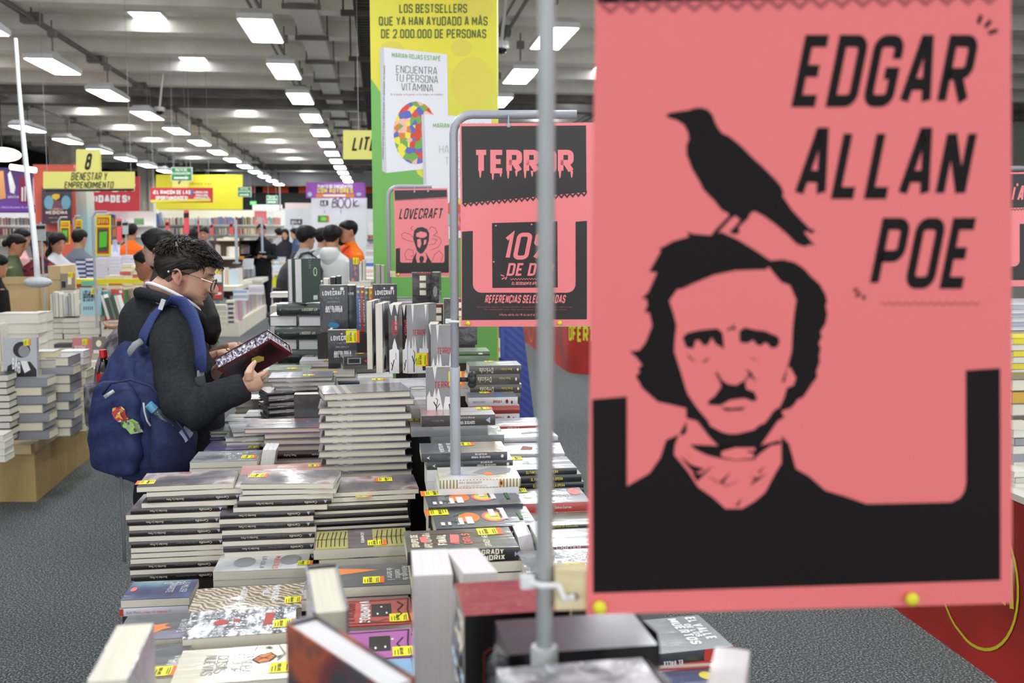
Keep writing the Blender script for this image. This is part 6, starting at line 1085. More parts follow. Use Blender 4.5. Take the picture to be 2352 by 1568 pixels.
# ---- yellow clothed table and the stalls beyond
a = onZ(594, 706, 0); b = onZ(648, 704, 0); zt = onD(620, 627, (a - CAM).dot(FWD)).z; P4 = [a, b] + [b + Vector((.25 * math.sin(R(q)), .25 - .25 * math.cos(R(q)), 0)) for q in (30, 60, 90)] + [b + Vector((.25, 4, 0)), a + Vector((0, 4, 0))]
table('round-cornered table in a bright yellow cloth skirt', P4, zt, m_yc, flat('#e6e4e0'), .05, .06)
for i, (x0, x1, y0, y1, d, n, c) in enumerate(((596, 620, 608, 622, 24, 4, ['#6a86b8', '#8aa0c8']), (622, 650, 610, 623, 24.2, 3, ['#dfe3ea']), (604, 626, 590, 606, 24.6, 5, ['#e8e04a', '#d8602e', '#d23c3c']), (628, 640, 596, 612, 24.6, 4, ['#9fb8c8', '#e2e4ea']), (640, 656, 590, 612, 24.8, 5, PAST), (575, 592, 606, 624, 24, 4, ['#dfe3ea', '#b8c4dc']))): pile(('blue catalogues', 'white catalogues', 'yellow and orange boxes', 'pale blue books', 'pastel books', 'white notebooks')[i] + ' on the yellow-skirted table', x0, x1, y0, y1, d, n, c, '#e4e2dc', 's', .25, 1)
island('pale island table behind the yellow-skirted one', 540, 850, 622, 29, 3, m_isl)
r = random.Random(5)
for i, x in enumerate(range(566, 700, 13)): pile('the %s far pile behind the yellow-skirted table' % nth(i), x, x + 11, 596 - r.randint(0, 14), 621, 29 + r.uniform(0, 1), 4 + r.randint(0, 3), [r.choice(MIX + PAST), r.choice(PAST)], '#e2e0d8', 's', .25, 1)
island('long far table under a row of facing covers', 585, 700, 588, 32, 1.5, m_isl)
for i, x in enumerate((596, 606, 616, 624, 632, 641, 650)): cover('%s cover in the facing row before the man in black' % nth(i), x, 556, x + 8.5, 572, 31.8, ['#e4dfd6', '#c4483c', '#4a5468', '#dcdcd8', '#c9b89a', '#8a2f34', '#e2e4ea'][i], .03, group='facing covers on the far table')
p = onD(618, 575, 32.1); o = MB(); o.box(-.42, .5, 0, .3, -.6, -.0); tag(o.build('book_riser', flat('#d8cdb2'), loc=(p.x, p.y, p.z)), 'pale riser carrying the row of facing covers', 'riser')
row('the orange and blue set over the far island', 576, 640, 598, 20, 30, 12, MIX)
# ---- shelving along the back
def shelving(label, x0, x1, ys, ytop, d, books, m=None):
    a, b = onD(x0, ytop, d), onD(x1, ytop, d); t = thing('wall_shelving', label, 'shelving', ((a.x + b.x) / 2, a.y, 0)); w = (b.x - a.x) / 2; m = m or flat('#e6e6e4')
    M = MB(); M.box(-w, w, .3, .36, 0, a.z); M.build('back_panel', m, t)
    for y in ys: z = onD(x0, y, d).z; M = MB(); M.box(-w, w, 0, .3, z - .035, z); M.build('shelf', m, t)
    for q in range(int(w * 2 / 1.9) + 2): M = MB(); x = min(-w + q * 1.9, w - .03); M.box(x, x + .03, .0, .3, 0, a.z - .0 if q in (0,) else a.z - .6); M.build('upright', m, t)
    for bk in books: row(*bk)
WH = ['#dcd6c6', '#cfc8b8', '#e2ddd0', '#b0604a', '#7a8a9a', '#c9a05a', '#8a7a6a', '#5a5f70', '#e0dccf', '#a9b4b4']
shelving('white wall shelving below the plain yellow banner', 358, 648, (516, 538, 562, 590), 481, 28, (('the top shelf below the yellow banner, cream run', 378, 430, 516, 17, 28, 22, WH), ('the top shelf below the yellow banner, pale blue run', 432, 480, 516, 17, 28, 18, ['#c8d4e0', '#dcdcd8', '#b8c4d4', '#e2e0d8']), ('the top shelf below the yellow banner, large picture books', 484, 536, 516, 19, 28, 12, ['#8090c0', '#c88a80', '#6a7ab0', '#7a86b4']), ('the top shelf below the yellow banner, mixed run', 540, 600, 516, 19, 28, 20, MIX), ('the top shelf below the yellow banner, teal and salmon end', 612, 644, 516, 18, 28, 9, ['#8ab8b0', '#d8a090', '#c89080']), ('the second shelf below the yellow banner, first run', 366, 430, 538, 15, 28, 26, MIX), ('the second shelf below the yellow banner, second run', 436, 520, 538, 15, 28, 30, WH), ('the second shelf below the yellow banner, third run', 528, 590, 538, 15, 28, 24, MIX), ('the third shelf below the yellow banner', 480, 560, 562, 16, 28, 24, MIX), ('the third shelf below the yellow banner, far run', 566, 640, 562, 16, 28, 22, WH)))
row('the tall leaning set by the pale column', 352, 374, 516, 28, 27.9, 5, ['#5a70a8', '#d8b04a', '#8a9ac0'], lean=-10)
shelving('white wall shelving below the red banner', 196, 346, (517, 541, 566, 592), 484, 24.3, (('the top shelf below the red banner', 200, 268, 517, 18, 24.3, 20, MIX), ('the top shelf below the red banner, blue files', 236, 262, 508, 16, 24.5, 5, ['#2f50a0', '#3a5cb0']), ('the second shelf below the red banner', 198, 300, 541, 17, 24.3, 26, MIX), ('the third shelf below the red banner', 198, 300, 566, 17, 24.3, 26, WH)))
shelving('white wall shelving below the purple banner', -130, 88, (518, 541, 566, 592), 487, 19.4, (('the top shelf below the purple banner', -20, 72, 517, 18, 19.4, 30, WH), ('the second shelf below the purple banner', -20, 76, 540, 17, 19.4, 26, MIX), ('the third shelf below the purple banner', -20, 76, 565, 18, 19.4, 24, WH)))
shelving('white wall shelving beside the green pillar', 838, 905, (548, 566, 590), 510, 36, (('the shelf beside the green pillar', 842, 900, 548, 10, 36, 14, MIX), ('the lower shelf beside the green pillar', 842, 900, 566, 13, 36, 14, PAST)))
cover('screen-like green card on the stall below the red banner', 308, 501, 330, 516, 23.8, '#4f8a3a', .02); cover('bright crimson box on top of the white shelving', 585, 484, 612, 514, 28.0, '#d03a4a', .05); cover('white box beside the crimson one on the shelving', 616, 485, 628, 513, 28.0, '#e6e6e8', .05)
# ---- piles between the youths and the pillar
island('pale table between the orange vest and the green pillar', 815, 880, 640, 14, 2.5, m_isl)
for i, (x0, x1, y0, y1, d, n, c) in enumerate(((838, 862, 604, 618, 15, 2, ['#4a68b8', '#dcdce4']), (836, 862, 590, 604, 15.2, 3, ['#e2e0dc', '#dcdad4']), (838, 860, 618, 640, 14.6, 3, ['#dcb8b0', '#e2dcd4']), (842, 860, 560, 590, 16.5, 5, ['#c4a8b0', '#b8c4c8', '#dcd8d0']), (818, 838, 620, 642, 14.2, 3, CR))): pile(('blue-banded', 'white', 'pale pink', 'mixed pastel', 'cream')[i] + ' books between the orange vest and the pillar', x0, x1, y0, y1, d, n, c, '#e4e2dc', 's', .2, 1)
# ---- more at the head of the horror table
cover('patterned violet notebook cover with a yellow tag standing on a white slab', 803, 594, 825, 648, 6.6, '#5d5674', .03, (('poly', 'o', [(.5, .5), (.7, .5), (.6, .8)]), ('poly', 'o', [(.05, .1), (.2, .4), (.05, .5)]), ('poly', 'p', [(.3, .5), (.5, .6), (.3, .8)]), ('line', 'g', [(0, .2), (1, .2)], .002), ('line', 'g', [(0, .6), (1, .6)], .002)), (.9, .75, 90, 1.0), 2)
pile('white slab under the violet notebook', 799, 850, 646, 658, 6.6, 1, ['#d9d6cc'], '#d9d6cc', 'f', .2); row('the white books behind the violet notebook', 824, 840, 646, 52, 6.75, 2, ['#e2dfd6', '#cfccc2']); row('the pale books standing by the green pillar', 862, 884, 652, 46, 6.4, 2, ['#b9b4ac', '#dedbd2'])
row('the cream upright pair behind the upper black anthology', 735, 756, 696, 58, 5.4, 2, ['#a8a49c', '#dedad0']); row('the green and black pair behind the upper black anthology', 758, 783, 668, 34, 5.7, 2, ['#5a9a62', '#2f3438']); pile('blue and white slim books behind the collected works', 722, 740, 655, 700, 5.9, 4, ['#5a6cb0', '#dcd8d0'], '#dedad0', 's', .14); pile('single white book lying past the collected works', 620, 664, 672, 683, 6.5, 1, ['#d5d2ca'], '#dedad0', 'f', .2)
for x0, x1, yb, d in ((799, 884, 658, 6.5), (735, 783, 697, 5.35), (620, 740, 702, 5.95)): 
    a, b = onD(x0, yb, d), onD(x1, yb, d); t = thing('book_riser', {799: 'white riser under the violet notebook', 735: 'pale riser behind the black anthology sets', 620: 'pale riser behind the collected works'}[x0], 'riser', ((a.x + b.x) / 2, a.y, TZ)); M = MB(); w = (b.x - a.x) / 2; M.box(-w, w, 0, .3, 0, a.z - TZ - .001); M.build('block', flat('#b9b6ae'), t)
# ---- blue dispenser stand
pl = plane(1145, 968, 8.9); pl.s = 4; c = pl.at(1145, 968); c.z = 0; t = thing('floor_display', 'tall blue cardboard display stand holding white booklets', 'display stand', c)
m_blue = mat('card_blue', '#4557b8', .5, pat=('wave', [(.3, '#4152b2'), (.7, '#4f62c2')], 9, 'DIAGONAL')); m_bl2 = flat('#4b5fc0', .5)
M = MB(); fr = [pl.at(x, y) - c for x, y in ((1085, 968), (1228, 968), (1200, 740), (1192, 560), (1060, 560))]; M.rings([fr, [p + Vector((0, .4, 0)) for p in fr]]); M.build('body', m_blue, t)
M = MB(); fr = [pl.at(x, y, .03) - c for x, y in ((1086, 752), (1150, 752), (1150, 775), (1086, 775))]; M.face(fr); M.build('fascia', m_bl2, t); M = MB(); fr2 = [pl.at(x, y, .04) - c for x, y in ((1150, 752), (1158, 752), (1160, 822), (1150, 822))]; M.face(fr2); M.build('side_lip', m_bl2, t)
M = MB(); M.face([pl.at(x, y, .02) - c for x, y in ((1086, 775), (1150, 773), (1150, 820), (1086, 824))]); M.build('opening', flat('#b9bcc8'), t)
M = MB(); say(M, 'pia', lambda x, y: pl.at(x, -y, .045) - c, 1084, -762, 10, 9); stroke(M, [(1080, 753), (1094, 753), (1096, 756), (1096, 762), (1094, 765), (1080, 765)], 1, lambda x, y: pl.at(x, y, .045) - c); stroke(M, [(1101, 757), (1104, 766), (1106, 763)], 1.2, lambda x, y: pl.at(x, y, .045) - c); M.build('lettering', m_wt, t)
for i, (x0, x1) in enumerate(((1086, 1117), (1118, 1149))): cover('white booklet in the blue stand, %s' % ('inner one', 'outer one by its blue side')[i], x0, 776, x1, 821, 8.78, '#e8e8ea', .02, (('rect', 'p', .3, .9, .5, .98), ('line', 'g', [(.7, .2), (.7, .8)], .003), ('line', 'g', [(.5, .2), (.5, .7)], .003)), (.06, .5, 90, 1.3), 8)
# ---- red offer tables along the other side
RX = 2.3; m_rc = mat('cloth_red', '#b3261f', .6, pat=('noise', [(.35, '#8f1f19'), (.6, '#c22a22')], 1.6, 2), bump=(3, .2), coat=.2); m_yl = flat('#d9cf2e', .5)
def red_table(label, y0, y1, bubbles):
    t = thing('skirted_table', label, 'table', (RX + .7, (y0 + y1) / 2, 0)); q = .35; h = (y1 - y0) / 2; P = []
    for cx, cy, a0 in ((-.7 + q, -h + q, 180), (.7 - q, -h + q, 270), (.7 - q, h - q, 0), (-.7 + q, h - q, 90)): P += [Vector((cx + q * math.cos(R(a0 + a)), cy + q * math.sin(R(a0 + a)), 0)) for a in range(0, 91, 15)]
    M = MB(); M.rings([P, [p + Vector((0, 0, .72)) for p in P]], 0, True); M.smooth = False; M.build('skirt', m_rc, t)
    M = MB(); M.rings([[p * 1.01 + Vector((0, 0, .72)) for p in P], [p * 1.01 + Vector((0, 0, .745)) for p in P]]); M.build('tabletop', flat('#cfccc4'), t)
    X = lambda a, b: Vector((-.7 - .004, a, b))
    for yc in bubbles:
        M = MB(); yy = yc - (y0 + y1) / 2; pts = [(yy + .265 * math.cos(R(a)), .365 + .285 * math.sin(R(a))) for a in range(-63, 279, 9)] + [(yy + .036, .083), (yy + .088, .024)]
        stroke(M, pts, .012, X, 0, True); write(M, 'OFERTA', lambda a, b: X(2 * yy - a, b), yy, .3, .15, th=.2, align='c', sx=.8); M.build('bubble_print', m_yl, t)
    return t
t1 = red_table('long red-skirted offer table running under the raven poster', 1.6, 9.3, (3.52, 5.3, 7.1)); t2 = red_table('farther red-skirted offer table with rounded corner', 11.9, 18, (13.6, 15.2))
M = MB(); yy = 12.02 - 14.95   # lettering on the rounded end of the farther table
for i, s_ in enumerate('OFERTA'):
    a0 = 197 + i * 13; e = lambda x, y, a0=a0: (-.35 + .352 * math.cos(R(a0 + x * 95)), -3.05 + .35 + .352 * math.sin(R(a0 + x * 95)), y); write(M, s_, e, 0, .4, .2, th=.2, mi=0)
M.build('end_lettering', m_yl, t2)
for i, (x0, x1, y0, y1, d, n, c, p) in enumerate(((2322, 2420, 1080, 1160, 3.75, 6, CR, '#e6e4da'), (2322, 2420, 984, 1078, 3.85, 5, ['#c9c6bc', '#8a8f98'], '#dcdad0'), (2318, 2420, 868, 982, 4.1, 4, ['#5a5648', '#c9a23a', '#8a8f98'], '#dcd8c8'), (2320, 2420, 775, 862, 4.6, 6, ['#e8d83a', '#e4e2da'], '#e8e6de'), (2312, 2420, 690, 758, 5.0, 7, ['#d8d6de', '#b9c0d0'], '#dedee4'))): pile(('cream paperbacks on the edge of the long red table', 'grey-lined paperbacks on the long red table', 'dark and yellow covers on the long red table', 'yellow-edged notebooks on the long red table', 'lilac pads topmost on the long red table')[i], x0, x1, y0, y1, d, n, c, p, 'fs' if i != 3 else 's', .2, 3)
for i, (yb, d, l) in enumerate(((982, 4.1, 'dark step under the yellow covers'), (863, 4.6, 'dark step under the yellow-edged notebooks'), (760, 5.0, 'cream shelf board under the lilac pads'))):
    a, b = onD(2300, yb, d), onD(2560, yb, d); t = thing('display_step', l, 'riser', ((a.x + b.x) / 2, a.y, .745)); w = (b.x - a.x) / 2; M = MB(); M.box(-w, w, 0, .35, 0, a.z - .746); M.build('block', flat('#d9d2c2' if i == 2 else '#3a3430'), t)
settle(max(0, 300 - sum(1 for o in COL.objects if o.name.split('.')[0] == 'book')))
# ================================================================== people
HZ = [(-.122, .050, -.01, .014), (-.115, .072, .0, .028), (-.100, .084, .012, .042), (-.08, .083, .03, .052), (-.058, .086, .05, .059), (-.035, .084, .072, .064), (-.01, .083, .088, .069), (.015, .083, .097, .073), (.035, .091, .101, .0755), (.06, .0915, .101, .076), (.085, .080, .092, .070), (.103, .055, .072, .055), (.114, .028, .045, .036), (.118, .005, .02, .012)]
def head_r(z):
    z = max(HZ[0][0], min(HZ[-1][0], z))
    for i in range(len(HZ) - 1):
        if HZ[i][0] <= z <= HZ[i + 1][0]:
            t = (z - HZ[i][0]) / (HZ[i + 1][0] - HZ[i][0]); return [HZ[i][k] * (1 - t) + HZ[i + 1][k] * t for k in (1, 2, 3)]
def gauss(x, c, s): return math.exp(-((x - c) / s) ** 2)
def head_pt(th, z, off=0):
    """th 0 = face; x forward, y left"""
    f, b, w = head_r(z); c, s = math.cos(th), math.sin(th); n = 2.25
    cc = abs(c) ** (2 / n) * (1 if c >= 0 else -1); ss = abs(s) ** (2 / n) * (1 if s >= 0 else -1)
    x = (f if c >= 0 else b) * cc; y = w * ss
    if c > 0 and off == 0:
        q = max(0, min(1, (.03 - z) / .052)) * (1 if z > -.026 else max(0, 1 - (-.026 - z) / .012))
        x += .029 * q * gauss(y, 0, .0085 + .006 * q); x += .006 * gauss(z, -.034, .008) * gauss(abs(y), .014, .008) * q
        x -= .009 * gauss(z, .012, .012) * gauss(abs(y), .033, .013); x += .005 * gauss(z, .034, .008) * gauss(abs(y), .032, .02)
        x += .006 * gauss(z, -.059, .0055) * gauss(y, 0, .02) + .0055 * gauss(z, -.072, .0055) * gauss(y, 0, .017) - .004 * gauss(z, -.0655, .003) * gauss(y, 0, .022)
        x += .006 * gauss(z, -.103, .01) * gauss(y, 0, .018) - .004 * gauss(z, -.084, .006) * gauss(y, 0, .02)
    v = Vector((x, y, z))
    if off: v += Vector((x, y, max(z - .02, 0) * 1.1)).normalized() * off
    return v
def head_mb(nz=44, nt=48):
    M = MB(); zs = [HZ[0][0] + (HZ[-1][0] - HZ[0][0]) * i / nz for i in range(nz + 1)]
    M.rings([[head_pt(2 * math.pi * j / nt, z) for j in range(nt)] for z in zs])
    for s in (-1, 1):
        X = Matrix.Rotation(R(-12), 3, 'Y') @ Matrix.Rotation(R(22 * s), 3, 'Z')
        c = Vector((-.014, s * .073, -.006)); rim = [c + X @ Vector((.017 * math.cos(a) * (1 if math.sin(a) > -.2 else .75), s * (.007 + .004 * math.sin(a)), .030 * math.sin(a))) for a in [R(q) for q in range(-80, 260, 20)]]
        M.tube(rim, .0042, 6); M.ell(c + Vector((.002, s * .003, -.002)), (.0125, .005, .024), X); M.ell(c + Vector((.008, 0, -.027)), (.008, .005, .009), X); M.ell(c + Vector((.017, -.001 * s, -.004)), (.004, .004, .007), X)
    return M
def skin_fn(skin, lips=None, beard=0, brow='#2a211c'):
    S0, L0, D0, B0 = rgb(skin), rgb(lips or '#a8665c'), rgb('#3a2a24'), rgb(brow)
    def fn(p, hd):
        q = hd(p); x, y, z = q; c = S0
        if -.135 < z < .13 and abs(y) < .1 and abs(x) < .13:
            if x > .05:
                c = mixc(c, L0, .75 * gauss(z, -.0655, .010) * gauss(y, 0, .024)); c = mixc(c, D0, .8 * gauss(z, -.0655, .0016) * gauss(y, 0, .022))
                c = mixc(c, D0, .85 * gauss(z, .010, .0045) * gauss(abs(y), .034, .013)); c = mixc(c, B0, .95 * gauss(z, .033, .0045) * gauss(abs(y), .034, .017))
                c = mixc(c, D0, .6 * gauss(z, -.038, .003) * gauss(abs(y), .009, .005)); c = mixc(c, rgb('#c98474'), .3 * gauss(z, -.02, .02) * gauss(abs(y), .04, .02))
            if abs(y) > .058 and x < .02: c = mixc(c, rgb('#c97f6e'), .45); c = mixc(c, rgb('#7a3f36'), .7 * gauss(x, -.01, .006) * gauss(z, -.006, .012) * (1 if abs(y) > .07 else 0))
            if beard:
                m = max(gauss(z, -.112, .024) * (1 if x > .0 else .3), gauss(z, -.088, .026) * gauss(x, .035, .035) * (1 if abs(y) > .02 else 0), .6 * gauss(z, -.05, .006) * gauss(x, .09, .02), .5 * gauss(x, .005, .014) * gauss(z, -.05, .04) * (1 if abs(y) > .045 else 0))
                c = mixc(c, rgb('#2c211b'), beard * m)
        return c
    return fn
m_skin = mat('skin', '#c99a80', .5, pat=('vcol',), spec=.35)
def rot_to(fwd_yaw, pitch=0, rollv=0): return Matrix.Rotation(R(fwd_yaw), 3, 'Z') @ Matrix.Rotation(R(pitch), 3, 'Y') @ Matrix.Rotation(R(rollv), 3, 'X')
def hand_mb(X, o, curl=35, side=1, spread=1, k=1.0, thumb=45):
    """palm with four unequal fingers and a thumb; X columns: along the fingers, across (thumb side +), out of the back of the hand"""
    M = MB(); P = lambda a, b, c: o + X @ Vector((a * k, b * k * side, c * k))
    M.tube([P(-.03, 0, 0), P(0, 0, 0), P(.03, .002, 0), P(.065, .003, 0), P(.088, 0, -.002)], [(.020 * k, .025 * k), (.022 * k, .027 * k)[::-1], (.036 * k, .015 * k), (.041 * k, .014 * k), (.038 * k, .010 * k)], 10, up=X @ Vector((0, 0, 1)))
    for i, (b, L, r) in enumerate(((.029, .07, .0088), (.010, .078, .009), (-.010, .072, .0087), (-.028, .056, .0078))):
        pts = [P(.07, b, 0)]; a = 4; p = Vector((.086, b * 1.05, -.001)); pts.append(P(*p))
        for s_, q in ((.44, .5), (.31, 1.0), (.25, .8)):
            a += curl * q + i * 2; p = p + Vector((math.cos(R(a)) * L * s_, b * .06 * spread, -math.sin(R(a)) * L * s_)); pts.append(P(*p))
        M.tube(pts, [r * k, r * k, r * k * .98, r * k * .92, r * k * .72], 8)
    t = R(thumb); M.tube([P(.012, .022, -.004), P(.032, .042, -.010), P(.032 + .034 * math.cos(t), .042 + .034 * math.sin(t) * .8, -.016), P(.032 + .062 * math.cos(t * .7), .042 + .05 * math.sin(t) * .8, -.022)], [.014 * k, .0125 * k, .0105 * k, .0078 * k], 8)
    return M
def hair_cap(th, hz_front, hz_back, side_z, jag=.004, seed=1, flare=0, nz=26, nt=40):
    """a shell of hair over the skull down to a hairline"""
    r = random.Random(seed); M = MB(); nz_ = nz; cols = []
    for j in range(nt):
        a = 2 * math.pi * j / nt; c = math.cos(a); low = (side_z + (hz_front - side_z) * max(0, c) ** 1.5) if c > 0 else side_z + (hz_back - side_z) * (-c) ** .8
        col = []
        for i in range(nz_ + 1):
            u = i / nz_; z = low + (.1175 - low) * u; o = th * (min(1, .25 + u * 2.2)) * (1 + r.uniform(-.14, .14)) + .002 + flare * (1 - u)
            col.append(head_pt(a, z, o))
        cols.append(col)
    M.rings([[cols[j][i] for j in range(nt)] for i in range(nz_ + 1)], 0)
    return M
def long_hair(length, wide=.085, thick=.05, wave=.01, seed=2, fwd=0):
    M = MB(); r = random.Random(seed); n = 9; rs = []
    for i in range(n + 1):
        u = i / n; z = .075 - u * (length + .075); w = wide * (1 - .25 * u ** 2) * (1 + .05 * math.sin(u * 9 + seed)); x = -.045 - .03 * u + fwd * u; t = thick * (1.15 - .55 * u)
        rs.append([Vector((x + t * math.cos(a) * (1 if math.cos(a) < 0 else .55) + wave * math.sin(u * 8), (w * math.sin(a)) * (1 + .03 * math.sin(7 * a + i)), z + .01 * math.sin(5 * a))) for a in [2 * math.pi * k / 22 for k in range(22)]])
    M.rings(rs); return M
def strands(M, n, gen, seed=3, mi=0):
    """thin tapering locks: gen(r) gives a list of points and a root half width"""
    r = random.Random(seed)
    for _ in range(n):
        pts, w = gen(r); k = len(pts); M.tube(pts, [w * (1 - .85 * i / (k - 1)) for i in range(k)], 4, mi)
m_hair = mat('hair_dark', '#1e1916', .45, pat=('noise', [(.4, '#171311'), (.6, '#2b2421')], 40, 4, (1, 1, .15)), spec=.4); m_hairb = mat('hair_black', '#100e0f', .55, spec=.25)
HEADS = {}
def person(label, px, ptop, d, yaw, skin='#c4957a', top='#888888', legs='#2b2d34', hair='short', hairm=None, arms='down', hz=0, top_mat=None, pitch=6, head_turn=0, wide=1.0, sleeve=True, vox=.012, height=None, group=None, extra=None, bake_top=.014):
    zt = onD(px, ptop, d).z; base = onD(px, ptop, d); h = zt; s = h / 1.76
    root = thing('person', label, 'person', (base.x, base.y, 0), group=group)
    Xr = rot_to(yaw); W = lambda x, y, z: Xr @ Vector((x, y, z)) * s
    hc = Vector((.035 + hz, 0, 1.635)); Xh = rot_to(yaw + head_turn, pitch); hcw = Xr @ hc * s
    hm = head_mb(30, 32); B = MB(); B.v = [tuple(hcw + Xh @ Vector(v) * s) for v in hm.v]; B.f = hm.f; B.m = hm.m
    B.tube([W(-.01, 0, 1.42), W(.0, 0, 1.5), hcw + Xh @ Vector((-.02, 0, -.06)) * s], [.058 * s, .052 * s, .05 * s], 12)
    T = MB()
    T.rings([[W(xo + dp * math.cos(a), wd * wide * math.sin(a), z) for a in [2 * math.pi * k / 20 for k in range(20)]] for z, wd, dp, xo in ((.80, .175, .12, 0), (.92, .178, .125, 0), (1.06, .165, .118, 0), (1.2, .182, .125, 0), (1.32, .198, .12, -.005), (1.40, .19, .10, -.008), (1.45, .13, .08, -.005), (1.495, .068, .064, .0), (1.53, .058, .058, .008))])
    for sd in (-1, 1):
        A = arms if isinstance(arms, str) else arms[0 if sd < 0 else 1]
        if A == 'down': el, wr = (.0, .25 * sd, 1.1), (.05, .25 * sd, .86)
        elif A == 'hold': el, wr = (.03, .24 * sd, 1.12), (.24, .11 * sd, 1.14)
        elif A == 'book': el, wr = (.05, .23 * sd, 1.1), (.27, .08 * sd, 1.22)
        elif A == 'cross': el, wr = (.06, .24 * sd, 1.1), (.2, -.04 * sd, 1.08)
        elif A == 'up': el, wr = (.1, .24 * sd, 1.16), (.2, .12 * sd, 1.4)
        else: el, wr = (-.05, .24 * sd, 1.12), (.08, .2 * sd, .96)
        sh = (-.005, .185 * sd * wide, 1.385); T.tube([W(*sh), W(sh[0] * .5 + el[0] * .5, sh[1] * .5 + el[1] * .5 * 1.03, (sh[2] + el[2]) / 2), W(*el), W((el[0] + wr[0]) / 2, (el[1] + wr[1]) / 2, (el[2] + wr[2]) / 2), W(*wr)], [.066 * s, .06 * s, .053 * s, .048 * s, .042 * s], 10)
        dv = (Vector(wr) - Vector(el)).normalized(); X0 = Xr @ Matrix((dv, Vector((0, -sd, 0)) if abs(dv.y) < .8 else Vector((0, 0, 1)), dv.cross(Vector((0, -sd, 0)) if abs(dv.y) < .8 else Vector((0, 0, 1))) * 1)).transposed()
        B.add(hand_mb(X0, W(*(Vector(wr) + dv * .035)), 28, 1, k=s * 1.05)); B.tube([W(-.005, .1 * sd, 1.38), W(*sh), W(*el), W(*(Vector(wr) - dv * .06)), W(*(Vector(wr) + dv * .04))], [.04 * s, .036 * s, .031 * s, .029 * s, .026 * s], 8)
    B.rings([[W(xo + dp * math.cos(a), wd * math.sin(a), z) for a in [2 * math.pi * k / 16 for k in range(16)]] for z, wd, dp, xo in ((.82, .13, .08, 0), (1.06, .12, .08, 0), (1.2, .14, .085, 0), (1.34, .15, .08, -.005), (1.41, .13, .06, -.008), (1.46, .06, .05, -.005))])
    inv = Xh.transposed(); me = baked(B, vox, 2); fn = skin_fn(skin); colour(me, lambda p: fn(p, lambda q: inv @ (Vector(q) - hcw) / s)); me.materials.append(m_skin); put('body', me, root)
    tm = baked(T, bake_top, 5); tm.materials.append(top_mat or mat('cloth' + top, top, .85, bump=(14, .35), spec=.2)); put('top', tm, root)
    L = MB()
    for sd in (-1, 1): L.tube([W(0, .075 * sd, .9), W(.0, .09 * sd, .74), W(.012, .092 * sd, .48), W(-.01, .092 * sd, .1), W(-.01, .092 * sd, .06)], [.1 * s, .088 * s, .064 * s, .052 * s, .053 * s], 12)
    L.rings([[W(.115 * math.cos(a), .17 * math.sin(a), z) for a in [2 * math.pi * k / 16 for k in range(16)]] for z in (.84, .9, 1.0)]); lm = baked(L, .018, 4); lm.materials.append(mat('legs' + legs, legs, .85, spec=.2)); put('trousers', lm, root)
    for sd in (-1, 1):
        Q = MB(); Q.rings([[W(.05 + .13 * math.cos(a) * k, .092 * sd + .046 * math.sin(a) * k, z) for a in [2 * math.pi * j / 14 for j in range(14)]] for z, k in ((.0, .96), (.03, 1), (.06, .8), (.09, .45))]); Q.smooth = True; Q.build('shoe', flat('#26262a'), root)
    Hm = MB(); hm_ = hairm or m_hairb
    if hair == 'short': Hm.add(hair_cap(.016, .062, -.055, .012, seed=int(px)))
    elif hair == 'crop': Hm.add(hair_cap(.009, .066, -.05, .02, seed=int(px)))
    elif hair == 'mop': Hm.add(hair_cap(.026, .05, -.06, -.005, seed=int(px)))
    elif hair == 'tied': Hm.add(hair_cap(.01, .07, -.06, .02, seed=int(px))); Hm.ell((-.115, 0, -.01), (.035, .04, .045))
    elif hair == 'long': Hm.add(hair_cap(.016, .066, -.06, -.02, seed=int(px))); Hm.add(long_hair(.34, .088, .055, seed=int(px) % 7))
    elif hair == 'longfront': Hm.add(hair_cap(.016, .066, -.06, -.03, seed=int(px))); Hm.add(long_hair(.4, .1, .07, seed=int(px) % 7, fwd=.05))
    elif hair == 'hijab': Hm.add(hair_cap(.02, .07, -.1, -.09))
    Hm.v = [tuple(hcw + Xh @ Vector(v) * s) for v in Hm.v]; Hm.smooth = True; Hm.build('hair', hm_, root)
    if extra: extra(root, W, s, hcw, Xh)
    return root
def backpack(root, W, s, m, name='backpack', c=(-.21, 0, 1.18), label=None, straps=True, k=1.0):
    """a rucksack on the back of a standing figure"""
    b = root.location; t = thing(name, label, 'backpack', (b.x, b.y, 0)); M = MB()
    M.rings([[W(c[0] + dx + dp * math.cos(a) * (1 if math.cos(a) < 0 else .75), wd * math.sin(a) * k, c[2] + z * k) for a in [2 * math.pi * j / 18 for j in range(18)]] for z, wd, dp, dx in ((-.26, .08, .05, .05), (-.235, .13, .085, .03), (-.1, .15, .11, 0), (.06, .15, .1, .01), (.17, .135, .075, .035), (.23, .09, .045, .06), (.25, .04, .02, .07))])
    me = baked(M, .014, 4); me.materials.append(m); put('bag', me, t)
    P = MB(); P.rings([[W(c[0] - .095 + .045 * math.cos(a), .105 * math.sin(a), c[2] + z) for a in [2 * math.pi * j / 14 for j in range(14)]] for z in (-.2, -.17, -.04, -.02)]); me = baked(P, .013, 3); me.materials.append(m); put('front_pocket', me, t)
    if straps:
        for sd in (-1, 1):
            S_ = MB(); S_.tube([W(c[0] + .07, .07 * sd, c[2] + .2), W(-.08, .105 * sd, 1.47), W(.0, .12 * sd, 1.485), W(.09, .13 * sd, 1.42), W(.135, .145 * sd, 1.28), W(.1, .18 * sd, 1.12), W(-.06, .19 * sd, 1.02)], [(.03 * s, .009 * s)] * 7, 8, up=Vector((0, 0, 1))); S_.smooth = True; S_.build('strap', m, t)
    return t
